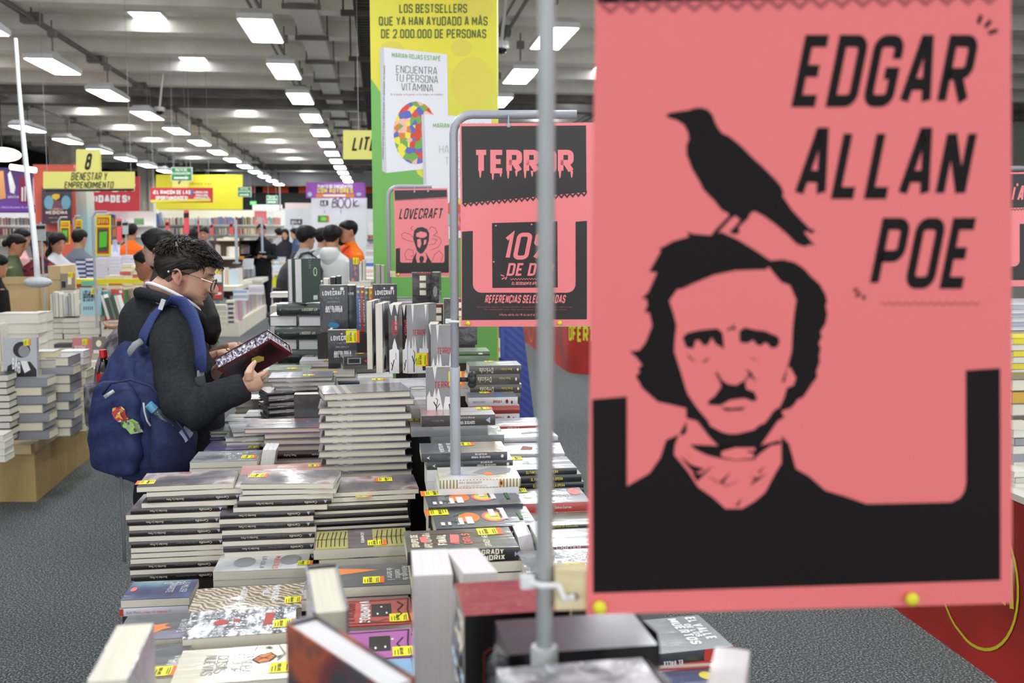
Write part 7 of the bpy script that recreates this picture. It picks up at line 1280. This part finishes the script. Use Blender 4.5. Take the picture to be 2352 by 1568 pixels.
# ---- the reading man
def D(px, py, dd): return onD(px, py, dd)
root = thing('person', 'young man in a charcoal coat and glasses reading a dark red book', 'person', (onD(400, 690, 3.55).x, onD(400, 690, 3.55).y, 0)); RL = Vector(root.location)
def fin(me, m, name, parent=root, off=RL): me.materials.append(m); o = put(name, me, parent); o.location = -off; return o
fY = 45 - math.degrees(YAW) * 0; fw = Vector((math.cos(R(38)), math.sin(R(38)), 0)); lf = Vector((-fw.y, fw.x, 0))
def ring(px, py, dd, a, b, n=24, tilt=0): c = D(px, py, dd); return [c + fw * (b * math.cos(t)) + lf * (a * math.sin(t)) + Vector((0, 0, tilt * math.cos(t))) for t in [2 * math.pi * k / n for k in range(n)]]
m_coat = mat('coat_charcoal', '#2c2d30', .95, pat=('noise', [(.3, '#28292c'), (.7, '#333438')], 90, 4), bump=(120, .2), spec=.15)
M = MB(); M.rings([ring(415, 1160, 3.55, .19, .15), ring(415, 1080, 3.55, .185, .15), ring(412, 980, 3.55, .18, .15), ring(405, 900, 3.55, .185, .145), ring(385, 830, 3.55, .2, .14), ring(368, 770, 3.55, .195, .13, tilt=-.02), ring(362, 735, 3.55, .175, .115, tilt=-.03), ring(362, 708, 3.55, .135, .095, tilt=-.03), ring(378, 690, 3.54, .09, .085, tilt=-.03), ring(386, 676, 3.53, .078, .078, tilt=-.03)])
rs_, re_, rw_ = D(398, 752, 3.40), D(428, 940, 3.27), D(566, 884, 3.27)
M.tube([D(375, 735, 3.45), rs_, D(398, 800, 3.36), D(405, 870, 3.32), re_ + Vector((-.012, 0, .02)), D(450, 945, 3.27), D(480, 922, 3.26), D(525, 902, 3.26), rw_], [.07, .082, .078, .072, .07, .066, .06, .053, .048], 14)
M.tube([D(325, 745, 3.68), D(318, 790, 3.72), D(345, 900, 3.78), D(400, 920, 3.72), D(470, 868, 3.6), D(492, 852, 3.55)], [.07, .075, .065, .062, .054, .046], 12)
coat = baked(M, .009, 7); 
r_ = random.Random(2)
for v in coat.vertices:      # folds at the elbow and down the sleeve
    p = v.co; q = (p - re_); v.co += v.normal * (.004 * math.sin(q.length * 95 + 3 * q.x * 20) * math.exp(-(q.length / .13) ** 2) + .003 * math.sin(p.z * 38 + p.x * 24) * max(0, min(1, (1.38 - p.z) / .2)))
fin(coat, m_coat, 'coat')
# collar roll and shirt line
cc = D(398, 688, 3.5)
def collar(c, ra, rb, tl, n=22): return [c + fw * (rb * math.cos(t)) + lf * (ra * math.sin(t)) + Vector((0, 0, -tl * math.cos(t))) for t in [2 * math.pi * k / n for k in range(n + 1)]]
M = MB(); M.tube(collar(cc + Vector((0, 0, .006)), .083, .088, .055), .0065, 8); M.smooth = True; o = M.build('shirt_collar', flat('#e6e4e6', .7), root); o.location = -RL
M = MB(); M.tube(collar(cc + Vector((-.012, 0, -.022)), .098, .1, .05), [(.024, .02)] * 23, 10); cm = baked(M, .007, 4); fin(cm, m_coat, 'coat_collar')
# head, neck, arms and hands: one body
hc = D(425, 635, 3.5); Xh = rot_to(4, 17); B = MB(); hm = head_mb(60, 64); hs = 1.0
def HL(v): return Vector((v[0], v[1], v[2] * (.8 if v[2] < 0 else 1)))
def HW(v): return hc + Xh @ HL(v)
B.v = [tuple(HW(v)) for v in hm.v]; B.f = hm.f; B.m = hm.m
B.tube([HW((.083, 0, .022)), HW((.098, 0, .004)), HW((.112, 0, -.018)), HW((.115, 0, -.027)), HW((.1, 0, -.036))], [.007, .008, .0105, .0115, .009], 10); [B.ell(HW((.097, q * .0115, -.029)), (.011, .007, .008)) for q in (-1, 1)]; [B.ell(HW((.089, q * .018, .035)), (.007, .018, .006)) for q in (-1, 1)]
B.tube([cc + Vector((-.03, 0, -.1)), cc + Vector((-.015, 0, .0)), HW((-.045, 0, -.07)), HW((-.025, 0, -.03))], [.07, .064, .06, .055], 18)
B.rings([ring(405, 1000, 3.55, .12, .09), ring(390, 860, 3.55, .13, .09), ring(362, 760, 3.55, .14, .08), ring(372, 705, 3.54, .08, .07)])
B.tube([D(372, 745, 3.45), rs_, D(405, 870, 3.32), re_, D(480, 922, 3.26), rw_ + Vector((-.03, 0, -.01))], [.04, .045, .04, .038, .034, .028], 10)
B.tube([D(320, 750, 3.6), D(318, 790, 3.72), D(330, 900, 3.78), D(400, 920, 3.72), D(470, 868, 3.56), D(492, 856, 3.5)], [.04, .042, .038, .036, .028, .026], 10)
Hm = MB(); Hm.add(hair_cap(.0125, .072, -.05, .034, seed=9, nz=40, nt=64))
def gen_top(r):
    a = r.uniform(-math.pi, math.pi); z = r.uniform(.06, .113); p = head_pt(a, z, .010 + .006 * (z > .08)); q = max(0, min(1, (p.x + .07) / .06)); f_ = max(0, min(1, (p.x - .0) / .04)); d = (Vector((-.012, p.y * .25, -.02)) * (1 - q) + Vector((.034, r.uniform(-.014, .014), .004)) * q) * (1 - f_) + Vector((.018, r.uniform(-.006, .006), -.014)) * f_; d = d * r.uniform(.6, 1.15); n = p.normalized()
    return [p - n * .006, p + d * .35 + n * .007, p + d * .7 + n * .009, p + d + n * (.005 - .006)], r.uniform(.0016, .0032)
def gen_fringe(r):
    y = r.uniform(-.05, .05); a = math.atan2(y, .085); p = head_pt(a, r.uniform(.08, .1), .012); return [p, p + Vector((.009, y * .1, -.004)), p + Vector((.012, y * .1, -.012)), p + Vector((.010 + r.uniform(0, .006), y * .12, -.02 - r.uniform(0, .01)))], r.uniform(.002, .0042)
def gen_side(r):
    a = r.choice((-1, 1)) * r.uniform(.95, 2.9); z = r.uniform(.055, .09); p = head_pt(a, z, .009); return [p, p + Vector((.004, 0, -.016)) + p.normalized() * .001, p + Vector((.006, 0, -.03)) - p.normalized() * .002], r.uniform(.0012, .0022)
def gen_crown(r):
    a = r.uniform(-.7, .7) + math.pi; p = head_pt(a, r.uniform(.1, .115), .012); d = Vector((r.uniform(-.01, .02), r.uniform(-.015, .015), .016)); return [p, p + d * .6, p + d * 1.1 + Vector((.006, 0, 0))], .0022
strands(Hm, 1500, gen_top, 4); strands(Hm, 160, gen_fringe, 5); strands(Hm, 500, gen_side, 6); strands(Hm, 60, gen_crown, 7)
Hm.v = [tuple(HW(v) - RL) for v in Hm.v]; Hm.smooth = True; Hm.build('hair', m_hair, root)
# faded sides of the haircut
G = MB(); G.add(hair_cap(.003, .1, -.068, .012, seed=11, nz=20, nt=60)); G.v = [tuple(HW(v) - RL) for v in G.v]; G.smooth = True; G.build('faded_sides', mat('fade', '#5b483e', .7, pat=('noise', [(.4, '#4a3a32'), (.62, '#6e574b')], 260, 3)), root)
# glasses
g = thing('eyeglasses', 'thin gold and dark framed glasses worn by the reading man', 'glasses', hc)
def GP(x, y, z): return Xh @ Vector((x, y, z)) * hs
M = MB()
for s_ in (-1, 1):
    M.tube([GP(.108 + .0 * s_, s_ * (.034 + .025 * math.cos(t)), -.002 + .021 * math.sin(t)) + GP(-.010 * abs(s_ * (.034 + .025 * math.cos(t))) / .06, 0, 0) for t in [2 * math.pi * k / 20 for k in range(21)]], .0019, 6)
M.tube([GP(.107, -.009, .006), GP(.111, 0, .009), GP(.107, .009, .006)], .0016, 6); M.smooth = True; M.build('rim', mat('glass_rim', '#232027', .3), g)
for s_ in (-1, 1):
    M = MB(); M.tube([GP(.099, s_ * .06, .010), GP(.06, s_ * .075, .013), GP(.02, s_ * .08, .016)], .0014, 6); tp = M.build('temple', mat('gold', '#cbb98a', .25, metal=.9), g)
    M = MB(); M.tube([GP(.02, s_ * .08, .016), GP(-.02, s_ * .083, .018), GP(-.046, s_ * .083, .008)], .0022, 6); M.build('temple_tip', flat('#241c1a', .3), tp)
    M = MB(); M.ell(GP(-.048, s_ * .083, .007), (.0036,) * 3); M.build('tip_bead', flat('#e8e4e8', .2), tp)
    M = MB(); M.poly([GP(.106, s_ * (.034 + .024 * math.cos(t)), -.002 + .02 * math.sin(t)) for t in [2 * math.pi * k / 18 for k in range(18)]]); M.build('lens', mat('lens_glass', '#d9d6e0', .02, trans=1), g)
# the right hand holding the book, and the far left hand under it
bt = [D(498, 848, 3.33), D(623, 779, 3.31), D(654, 822, 3.40), D(522, 874, 3.42)]
ux = (bt[1] - bt[0]); Lb = ux.length; ux.normalize(); vv = (bt[3] - bt[0]); vv = (vv - ux * vv.dot(ux)); vd = vv.normalized(); nb = ux.cross(vd).normalized()
if nb.dot(FWD) > 0: nb = -nb
# book frame: x along the spine, y across, z out of the cover towards the aisle
ey = nb.cross(ux); Bm = Matrix((ux, ey, nb)).transposed(); Wb = .15; Tb = .04
sgn = 1 if ey.dot(vd) > 0 else -1
ctr = (bt[0] + bt[1]) / 2 + ey * (sgn * Wb / 2) - nb * Tb
vst = style('red_gilt', '#3a1d22', '#5e2028', hard=True, page=mat('gilt_silver', '#8d8698', .35, metal=.5, pat=('noise', [(.38, '#4f4a5c'), (.5, '#a59fb0'), (.6, '#ece8f0')], 120, 4), bump=(90, .8)), pat=('noise', [(.4, '#2a1519'), (.55, '#4a2028'), (.66, '#5f3a44')], 9, 4), art=(('rect', 'm', 0, 0, 1, .06), ('rect', 'm', .0, .94, 1, 1), ('rect', 'm', .94, 0, 1, 1), ('rect', 'm', 0, 0, .05, 1), ('poly', 'y', [(.48, .42), (.6, .36), (.66, .5), (.62, .66), (.52, .7), (.46, .58)])))
mw = Bm.to_4x4(); mw.translation = ctr; place_book(vst, Lb, Wb, Tb, mw, 'dark red hardback with silvered page edges held by the reading man')
def bp_(u, v, w=0): return ctr + Bm @ Vector(((u - .5) * Lb, sgn * (v - .5) * Wb, Tb + w))
wr = D(566, 884, 3.27); pl_ = D(584, 874, 3.275)
B.tube([D(548, 892, 3.265), wr, D(576, 878, 3.27), D(588, 872, 3.28), D(594, 868, 3.285)], [(.028, .024), (.027, .026), (.026, .036), (.024, .038), (.022, .034)], 12, up=(0, 0, 1))
th_ = [D(572, 870, 3.25), D(570, 858, 3.24), D(575, 846, 3.262), D(585, 832, 3.285)]; B.tube(th_, [.015, .0135, .0115, .0085], 10)
for i, (x0, y0, d0, x1, y1, d1, x2, y2, d2, r) in enumerate(((590, 864, 3.275, 604, 859, 3.285, 613, 851, 3.305, .0092), (592, 870, 3.30, 606, 864, 3.325, 614, 855, 3.36, .0094), (591, 876, 3.325, 602, 871, 3.36, 609, 862, 3.39, .009), (588, 881, 3.345, 596, 877, 3.38, 602, 868, 3.41, .008))):
    B.tube([D(x0 - 8, y0 + 3, d0 - .008), D(x0, y0, d0), D(x1, y1, d1), D(x2, y2, d2)], [r * 1.1, r * 1.05, r * .96, r * .72], 9)
S0 = rgb('#cfa189')
B.add(hand_mb(Matrix((ux, -FH, ux.cross(-FH))).transposed(), D(492, 856, 3.5), 30, 1))
inv = Xh.transposed(); fn = skin_fn('#cfa68e', '#b0776c', .95, '#2c221e')
def hd(q):
    v = inv @ (Vector(q) - hc); return Vector((v.x, v.y, v.z / .8 if v.z < 0 else v.z))
me = baked(B, .0033, 3, .4); colour(me, lambda p: fn(p, hd)); fin(me, m_skin, 'body')
M = MB(); c = th_[-1]; M.ell(c + Vector((.001, -.006, .002)), (.006, .002, .007), Bm, nu=10, nv=6); o = M.build('thumbnail', flat('#dcb8a6', .3), root); o.location = -RL
# trousers and shoes
M = MB(); gz = lambda px, py, z: Vector((D(px, py, 3.55).x, D(px, py, 3.55).y, z))
hip = D(415, 1080, 3.55)
for s_ in (-1, 1):
    o_ = lf * (.095 * s_); M.tube([Vector((hip.x, hip.y, .86)) + o_ * .9, Vector((hip.x, hip.y, .7)) + o_, Vector((hip.x, hip.y, .46)) + o_ + fw * .012, Vector((hip.x, hip.y, .1)) + o_, Vector((hip.x, hip.y, .05)) + o_], [.095, .09, .068, .06, .062], 14)
lm = baked(M, .014, 4); fin(lm, mat('trousers_black', '#1d1d20', .85, spec=.2), 'trousers')
for s_ in (-1, 1):
    M = MB(); c = Vector((hip.x, hip.y, 0)) + lf * (.095 * s_); M.rings([[c + fw * (.05 + .135 * math.cos(a) * k) + lf * (.047 * math.sin(a) * k) + Vector((0, 0, z)) for a in [2 * math.pi * j / 16 for j in range(16)]] for z, k in ((0, .97), (.03, 1), (.065, .8), (.09, .45))]); M.smooth = True; o = M.build('shoe', flat('#2a2a2e'), root); o.location = -RL
# ---- his blue backpack
m_nylon = mat('nylon_blue', '#26315a', .7, pat=('noise', [(.35, '#222c52'), (.65, '#2b3764')], 40, 3), bump=(60, .2), spec=.3); m_strap = mat('nylon_strap', '#34447c', .75, bump=(160, .3)); m_web = flat('#77777a', .8); m_mesh = mat('mesh_pocket', '#26325a', .9, bump=(300, .6))
pc = D(345, 930, 3.4); t = thing('backpack', 'navy blue backpack with two patches worn by the reading man', 'backpack', (pc.x, pc.y, 0)); PL = Vector(t.location)
pf = Vector((math.cos(R(52)), math.sin(R(52)), 0)); plf = Vector((-pf.y, pf.x, 0))
def pr(px, py, dd, a, b, n=26, p=2.5):
    c = D(px, py, dd); out = []
    for k in range(n):
        q = 2 * math.pi * k / n; cx, sx = math.cos(q), math.sin(q); out.append(c + pf * (b * math.copysign(abs(cx) ** (2 / p), cx)) + plf * (a * math.copysign(abs(sx) ** (2 / p), sx)))
    return out
M = MB(); M.rings([pr(335, 1100, 3.42, .06, .05), pr(335, 1090, 3.42, .115, .085), pr(330, 1050, 3.42, .145, .11), pr(325, 990, 3.42, .155, .125), pr(322, 930, 3.42, .155, .12), pr(322, 880, 3.43, .15, .105), pr(326, 835, 3.44, .135, .085), pr(326, 800, 3.45, .105, .06), pr(325, 782, 3.45, .06, .035)])
bag = baked(M, .008, 6)
for v in bag.vertices: v.co += v.normal * (.0035 * math.sin(v.co.z * 60 + v.co.x * 30) * math.sin(v.co.x * 45 - v.co.y * 20))
def pfin(me, m, n): me.materials.append(m); o = put(n, me, t); o.location = -PL; return o
pfin(bag, m_nylon, 'bag')
M = MB(); M.rings([[p - pf * .105 for p in pr(325, y, 3.42, a, b)] for y, a, b in ((1075, .06, .02), (1066, .1, .035), (1030, .12, .045), (970, .122, .045), (910, .112, .04), (880, .09, .03), (868, .06, .015))]); pk = baked(M, .007, 5)
for v in pk.vertices: v.co += v.normal * .003 * math.sin(v.co.z * 70 + v.co.y * 40)
pfin(pk, m_nylon, 'front_pocket')
M = MB(); sd = [D(425, 1015, 3.3), D(400, 1050, 3.3)]
M.rings([[D(px, py, dd) + pf * (b * math.cos(q)) - plf * (a * math.sin(q)) for q in [2 * math.pi * j / 16 for j in range(16)]] for px, py, dd, a, b in ((400, 1085, 3.34, .03, .06), (398, 1060, 3.33, .045, .085), (402, 1010, 3.32, .05, .09), (398, 965, 3.33, .045, .085), (385, 945, 3.34, .035, .075))]); pfin(baked(M, .008, 4), m_mesh, 'side_pocket')
def tb(pts, rad, m, n, up=None, k=8):
    M = MB(); M.tube([D(*p) for p in pts], rad, k, up=up); M.smooth = True; o = M.build(n, m, t); o.location = -PL; return o
tb([(322, 795, 3.36), (333, 762, 3.355), (352, 726, 3.35), (376, 698, 3.355), (400, 690, 3.36), (422, 700, 3.345), (442, 726, 3.32), (455, 765, 3.3), (461, 810, 3.29), (461, 852, 3.3)], [(.008, .031)] * 10, m_strap, 'shoulder_strap', up=tuple(lf * -.2 + Vector((.6, -.5, .4))))
tb([(461, 850, 3.3), (460, 890, 3.31), (464, 940, 3.4)], [(.004, .013)] * 3, m_web, 'strap_webbing', up=tuple(fw))
M = MB(); c = D(461, 878, 3.29); M.box(-.016, .016, -.006, .006, -.02, .02, X=Matrix.Translation(c) @ Matrix.Rotation(R(-8), 4, 'Y')); o = M.build('strap_buckle', flat('#303036', .4), t); o.location = -PL
tb([(236, 905, 3.28), (255, 880, 3.25), (300, 872, 3.245), (345, 886, 3.25), (385, 930, 3.27)], .004, flat('#1d274c'), 'zipper_track'); tb([(392, 950, 3.25), (420, 985, 3.24), (448, 1030, 3.26)], .0035, flat('#1d274c'), 'side_seam'); tb([(300, 800, 3.34), (296, 812, 3.31), (310, 792, 3.31), (326, 783, 3.33)], [(.004, .012)] * 4, flat('#8c9194'), 'haul_loop')
for pts, n in ((((330, 925, 3.24), (332, 945, 3.235), (338, 966, 3.235), (346, 978, 3.235)), 'zip_pull'), (((250, 905, 3.25), (262, 898, 3.235), (240, 912, 3.24)), 'zip_pull')): tb(pts, [(.003, .007)] * len(pts), flat('#b9bcc0', .4), n)
M = MB(); c = D(372, 699, 3.31); M.box(-.007, .007, -.004, .004, -.018, .018, X=Matrix.Translation(c) @ Matrix.Rotation(R(20), 4, 'Y')); o = M.build('strap_zip_pull', flat('#c9ccd0', .3), t); o.location = -PL
def patch(pts, dd, m, n):
    M = MB(); a = [D(x, y, dd) for x, y in pts]; M.poly(a); M.poly([p + pf * .02 for p in a]); o = M.build(n, m, t); o.location = -PL
patch([(258, 938), (266, 934), (275, 942), (277, 955), (284, 964), (280, 970), (270, 968), (262, 960), (257, 950)], 3.235, mat('patch_red', '#b03a32', .6, pat=('voronoi', [(0, '#b23a34'), (.45, '#d9c9b0'), (.6, '#a5382f'), (.85, '#c9a24a')], 90)), 'red_patch'); patch([(277, 968), (292, 964), (306, 972), (310, 982), (318, 994), (300, 997), (290, 985), (280, 980)], 3.23, mat('patch_green', '#7fae4a', .6, pat=('voronoi', [(0, '#8fc25a'), (.4, '#46523c'), (.7, '#9aa08a')], 90)), 'green_patch')
tb([(276, 1078, 3.36), (279, 1110, 3.36), (281, 1180, 3.36), (286, 1290, 3.36)], [(.003, .012)] * 4, m_web, 'hanging_webbing', up=tuple(lf)); M = MB(); c = D(275, 1084, 3.355); M.box(-.014, .014, -.008, .008, -.014, .014, X=Matrix.Translation(c)); o = M.build('side_release_buckle', flat('#1d1d22', .4), t); o.location = -PL
tb([(322, 1090, 3.4), (300, 1085, 3.37), (276, 1076, 3.36)], [(.003, .012)] * 3, m_web, 'compression_webbing', up=(0, 0, 1))
# water bottle in the side pocket
def bottle(label, a, b, d0, d1, r, capm, body, liquid=None, band=None):
    p, q = D(*a, d0), D(*b, d1); ax = (q - p).normalized(); L = (q - p).length; o = thing('drink_bottle', label, 'bottle', q); X = ax.to_track_quat('Z', 'Y').to_matrix(); T = lambda z, rr: [p - q + X @ Vector((rr * math.cos(w), rr * math.sin(w), z)) for w in [2 * math.pi * j / 18 for j in range(18)]]
    M = MB(); M.rings([T(.0, r * .42), T(.028, r * .44), T(.03, r * .36)]); M.smooth = False; M.build('cap', capm, o)
    M = MB(); M.rings([T(.03, r * .4), T(.045, r * .42), T(.075, r * .8), T(.1, r), T(.13, r * .94), T(.16, r), T(L * .97, r), T(L, r * .9)]); M.smooth = True; M.build('body', body, o)
    if band: M = MB(); M.rings([T(band[0], r * 1.01), T(band[1], r * 1.01)], 0, False); M.smooth = True; M.build('label', band[2], o)
    return o
m_pet = mat('pet_clear', '#dfe6f2', .06, trans=.92); bottle('clear water bottle with a light blue cap in the blue backpack pocket', (341, 928), (428, 1012), 3.27, 3.33, .034, flat('#6fb6dc', .4), m_pet, band=(.13, .17, mat('pet_label', '#aab4d4', .4)))
# ---- woman behind him: dark hair, black jacket, grey patterned rucksack
def ex(root, W, s, hcw, Xh):
    M = MB(); M.tube([W(.1, .06, 1.47), W(.14, .04, 1.36), W(.15, .02, 1.22), W(.145, -.02, 1.1)], [(.009 * s, .002)] * 4, 6, up=Vector((0, 1, 0))); M.tube([W(.1, -.07, 1.47), W(.145, -.07, 1.34), W(.15, -.03, 1.1)], [(.009 * s, .002)] * 3, 6, up=Vector((0, 1, 0))); M.smooth = True; M.build('lanyard', flat('#2fae4e', .6), root)
    backpack(root, W, s, mat('camo_grey', '#57525a', .85, pat=('noise', [(.38, '#37343a'), (.5, '#5d5862'), (.62, '#7d7880')], 26, 4), bump=(40, .4)), label='grey mottled rucksack worn by the woman behind the reading man', c=(-.25, .02, 1.2))
w_ = person('woman in black with long dark hair standing behind the reading man', 404, 560, 4.0, 20, '#c9a08a', '#1e1d20', '#222226', 'longfront', arms='book', extra=ex, height=1, pitch=16, head_turn=14)
bottle('dark cola bottle with a red cap and red label in the mottled rucksack', (236, 803), (246, 890), 3.72, 3.74, .032, flat('#cf1f22', .4), mat('cola', '#1d0f0c', .1, coat=.8), band=(.085, .125, mat('cola_label', '#c4181e', .4)))
M = MB(); M.tube([D(446, 668, 3.86), D(458, 700, 3.84), D(474, 738, 3.82), D(484, 766, 3.82), D(490, 790, 3.84)], [(.05, .035), (.058, .05), (.055, .05), (.045, .04), (.015, .015)], 14); lk = baked(M, .009, 3); lk.materials.append(m_hairb); o = put('loose_hair', lk, w_); o.location = -Vector(w_.location)
hw = MB()
for px, py, dd, X, cu in ((528, 812, 3.72, Matrix((Vector((.98, .1, .12)).normalized(), -FH, Vector((-.12, 0, 1)))).transposed(), 22), (552, 796, 3.85, Matrix((Vector((.96, .2, .1)).normalized(), -FH, Vector((-.1, 0, 1)))).transposed(), 48)):
    hw.add(hand_mb(X, D(px - 12, py + 2, dd), cu, 1, k=.9)); hw.tube([D(px - 62, py + 22, dd + .05), D(px - 30, py + 8, dd + .02), D(px - 10, py + 2, dd)], [.032, .028, .024], 10)
me = baked(hw, .004, 2); S1 = rgb('#c99b84'); colour(me, lambda p: S1); me.materials.append(m_skin); o = put('resting_hands', me, w_); o.location = -Vector(w_.location)
M = MB(); M.ell(D(524, 803, 3.69), (.008, .006, .005)); M.ell(D(543, 801, 3.7), (.006, .005, .004)); M.smooth = True; o = M.build('ring', mat('gold_ring', '#d8cf9a', .2, metal=.8), w_); o.location = -Vector(w_.location)
# ---- shoppers and staff further off
person('woman in profile with thick black hair and pale face, beyond the reading man', 372, 527, 6.6, 176, '#c9a292', '#3a3438', '#2b2d34', 'longfront', pitch=2)
person('woman in a pink vest with hair tied back, beyond the reading man', 347, 573, 7.2, 178, '#9a6a4e', '#b98590', '#3a3d48', 'tied', pitch=8, arms='hold')
def vest(root, W, s, hcw, Xh):
    M = MB(); M.rings([[W(xo + dp * math.cos(a), wd * math.sin(a), z) for a in [2 * math.pi * k / 20 for k in range(20)]] for z, wd, dp, xo in ((.82, .188, .133, 0), (1.06, .178, .131, 0), (1.2, .192, .137, 0), (1.32, .19, .132, -.005), (1.41, .16, .112, -.008), (1.455, .12, .085, -.005))], 0, False)
    M.smooth = True; wv = M.build('work_vest', flat('#ee5b2c', .8), root)
    C = MB(); C.tube([W(.05, .07, 1.49), W(.095, .03, 1.455), W(.1, 0, 1.42)], [(.022 * s, .006)] * 3, 6); C.tube([W(.05, -.07, 1.49), W(.095, -.03, 1.455), W(.1, 0, 1.42)], [(.022 * s, .006)] * 3, 6); C.build('collar', flat('#ee5b2c', .8), wv)
    Z = MB(); Z.tube([W(.132, 0, .84), W(.138, 0, 1.2), W(.11, 0, 1.42)], .005 * s, 5); Z.tube([W(.125, -.12, 1.27), W(.135, 0, 1.28), W(.125, .12, 1.27)], .004 * s, 5); Z.build('zip_line', flat('#5a2a1e'), wv)
person('bookseller in an orange vest and shirt talking to the youths', 806, 506, 11.6, 205, '#b98c70', '#e8731f', '#23252c', 'crop', arms='cross', pitch=4, extra=vest, head_turn=-8)
person('bookseller in an orange shirt seen from behind near the red shelves', 299, 512, 14.5, 92, '#a87c62', '#ee6a1e', '#23252c', 'crop')
def hood(root, W, s, hcw, Xh):
    M = MB(); M.rings([[W(-.06 + .1 * math.cos(a) * k, .115 * math.sin(a) * k, z) for a in [2 * math.pi * j / 16 for j in range(16)]] for z, k in ((1.3, .25), (1.33, .6), (1.4, .95), (1.47, 1.0), (1.51, .85), (1.53, .6))]); me = baked(M, .015, 5); me.materials.append(mat('cloth#d6d9da', '#d6d9da', .85)); put('hood', me, root)
person('youth in a white hooded sweatshirt seen from behind', 760, 520, 11.4, 72, '#b48b70', '#d6d9da', '#3a4660', 'mop', arms=('hold', 'bent'), wide=1.12, extra=hood, head_turn=-8)
def bp1(root, W, s, hcw, Xh): backpack(root, W, s, mat('pack_black', '#1b1c21', .7, bump=(30, .3)), label='black backpack worn by the youth in grey with mop hair', c=(-.22, 0, 1.12), k=1.1)
person('youth in grey with a mop of black hair and a black backpack', 697, 521, 11.2, 28, '#b98f74', '#a9adb0', '#24262c', 'mop', arms=('hold', 'bent'), extra=bp1, wide=1.05)
def bp2(root, W, s, hcw, Xh): backpack(root, W, s, mat('pack_black', '#1b1c21', .7, bump=(30, .3)), label='black backpack worn by the youth between the two others', c=(-.22, 0, 1.14))
person('youth in grey half hidden between the two other youths', 737, 524, 12.4, 40, '#b48b70', '#9da1a0', '#24262c', 'short', extra=bp2)
person('person in grey green behind the white hooded youth', 786, 536, 13.6, 110, '#b08a72', '#8a9488', '#2b2d34', 'short')
person('man in a grey-blue suit seen from behind by the red column', 178, 526, 12.4, 72, '#b08468', '#6a707c', '#565c6a', 'crop', arms=('hold', 'hold'), wide=1.1)
person('girl with long black hair in a white jacket', 126, 534, 11.6, -38, '#b98a72', '#cfd2dc', '#2f3550', 'longfront', arms='hold', pitch=14)
person('person in grey just behind the long-haired girl', 108, 533, 12.6, 20, '#b08468', '#8d949c', '#2b2d34', 'short')
person('woman in a red plaid shirt partly behind the white mast', 90, 540, 11.0, -70, '#b98a72', '#5e2430', '#22222a', 'long', arms='hold', top_mat=mat('plaid', '#6a2430', .85, pat=('voronoi', [(0, '#7a2432'), (.35, '#3a1c2a'), (.6, '#8a2c38'), (.85, '#2a2436')], 22)))
person('girl in a pink jacket looking at shelves', 43, 525, 13.0, 30, '#b98a72', '#d9a4a6', '#3a3d48', 'tied', arms='hold', pitch=14)
person('woman in an olive green jacket reading at the crate', 28, 538, 10.9, 10, '#b48468', '#5a6448', '#2b2d34', 'tied', arms='book', pitch=18, wide=1.1)
person('man in black partly behind the orange-shirted bookseller', 288, 522, 16.5, 60, '#a87c62', '#2b2a2c', '#2b2d34', 'crop')
person('man in black by the far books, before the white stall wall', 601, 514, 21, -95, '#b08a74', '#1d1e22', '#22242a', 'crop', arms='hold')
person('woman with dark hair beside the man in black', 655, 526, 25, -95, '#c9a088', '#2c2c32', '#22242a', 'long'); person('person in a grey coat at the far books', 641, 524, 26, 120, '#c9a088', '#9aa0a8', '#22242a', 'short'); person('person in a blue coat by the dark stall sign', 680, 524, 25, 200, '#c9a088', '#4a5878', '#22242a', 'long')
person('woman in a lilac cardigan by the open shelves', 470, 522, 19.5, -100, '#b98a72', '#8a8094', '#2b2d34', 'short', arms='hold'); person('bald-headed man by the open shelves', 452, 517, 20.5, 60, '#9a6e54', '#5a5048', '#2b2d34', 'crop'); person('dark-haired woman just over the reading man', 444, 525, 17.5, 140, '#b98a72', '#8f7f5a', '#2b2d34', 'long')
person('man in black at the frame edge behind the crate', -14, 585, 9.2, 40, '#b48468', '#1e1d20', '#22242a', 'short')
t = board('stall_sign', 'small dark sign over the far stall', 'sign', 667, 503, 694, 516, 33, flat('#4a3a3c'), lambda M, P, X: write(M, 'SKLA', X(), 670, -513, 7, th=.2, mi=1, width=20), [flat('#c9c9cf')], .05)
q = onD(680, 503, 33); M = MB(); c = Vector(t.location); M.tube([(-.12, .02, -c.z), (-.12, .02, .1)], .03, 6); M.tube([(.12, .02, -c.z), (.12, .02, .1)], .03, 6); M.build('post', m_pole, t)
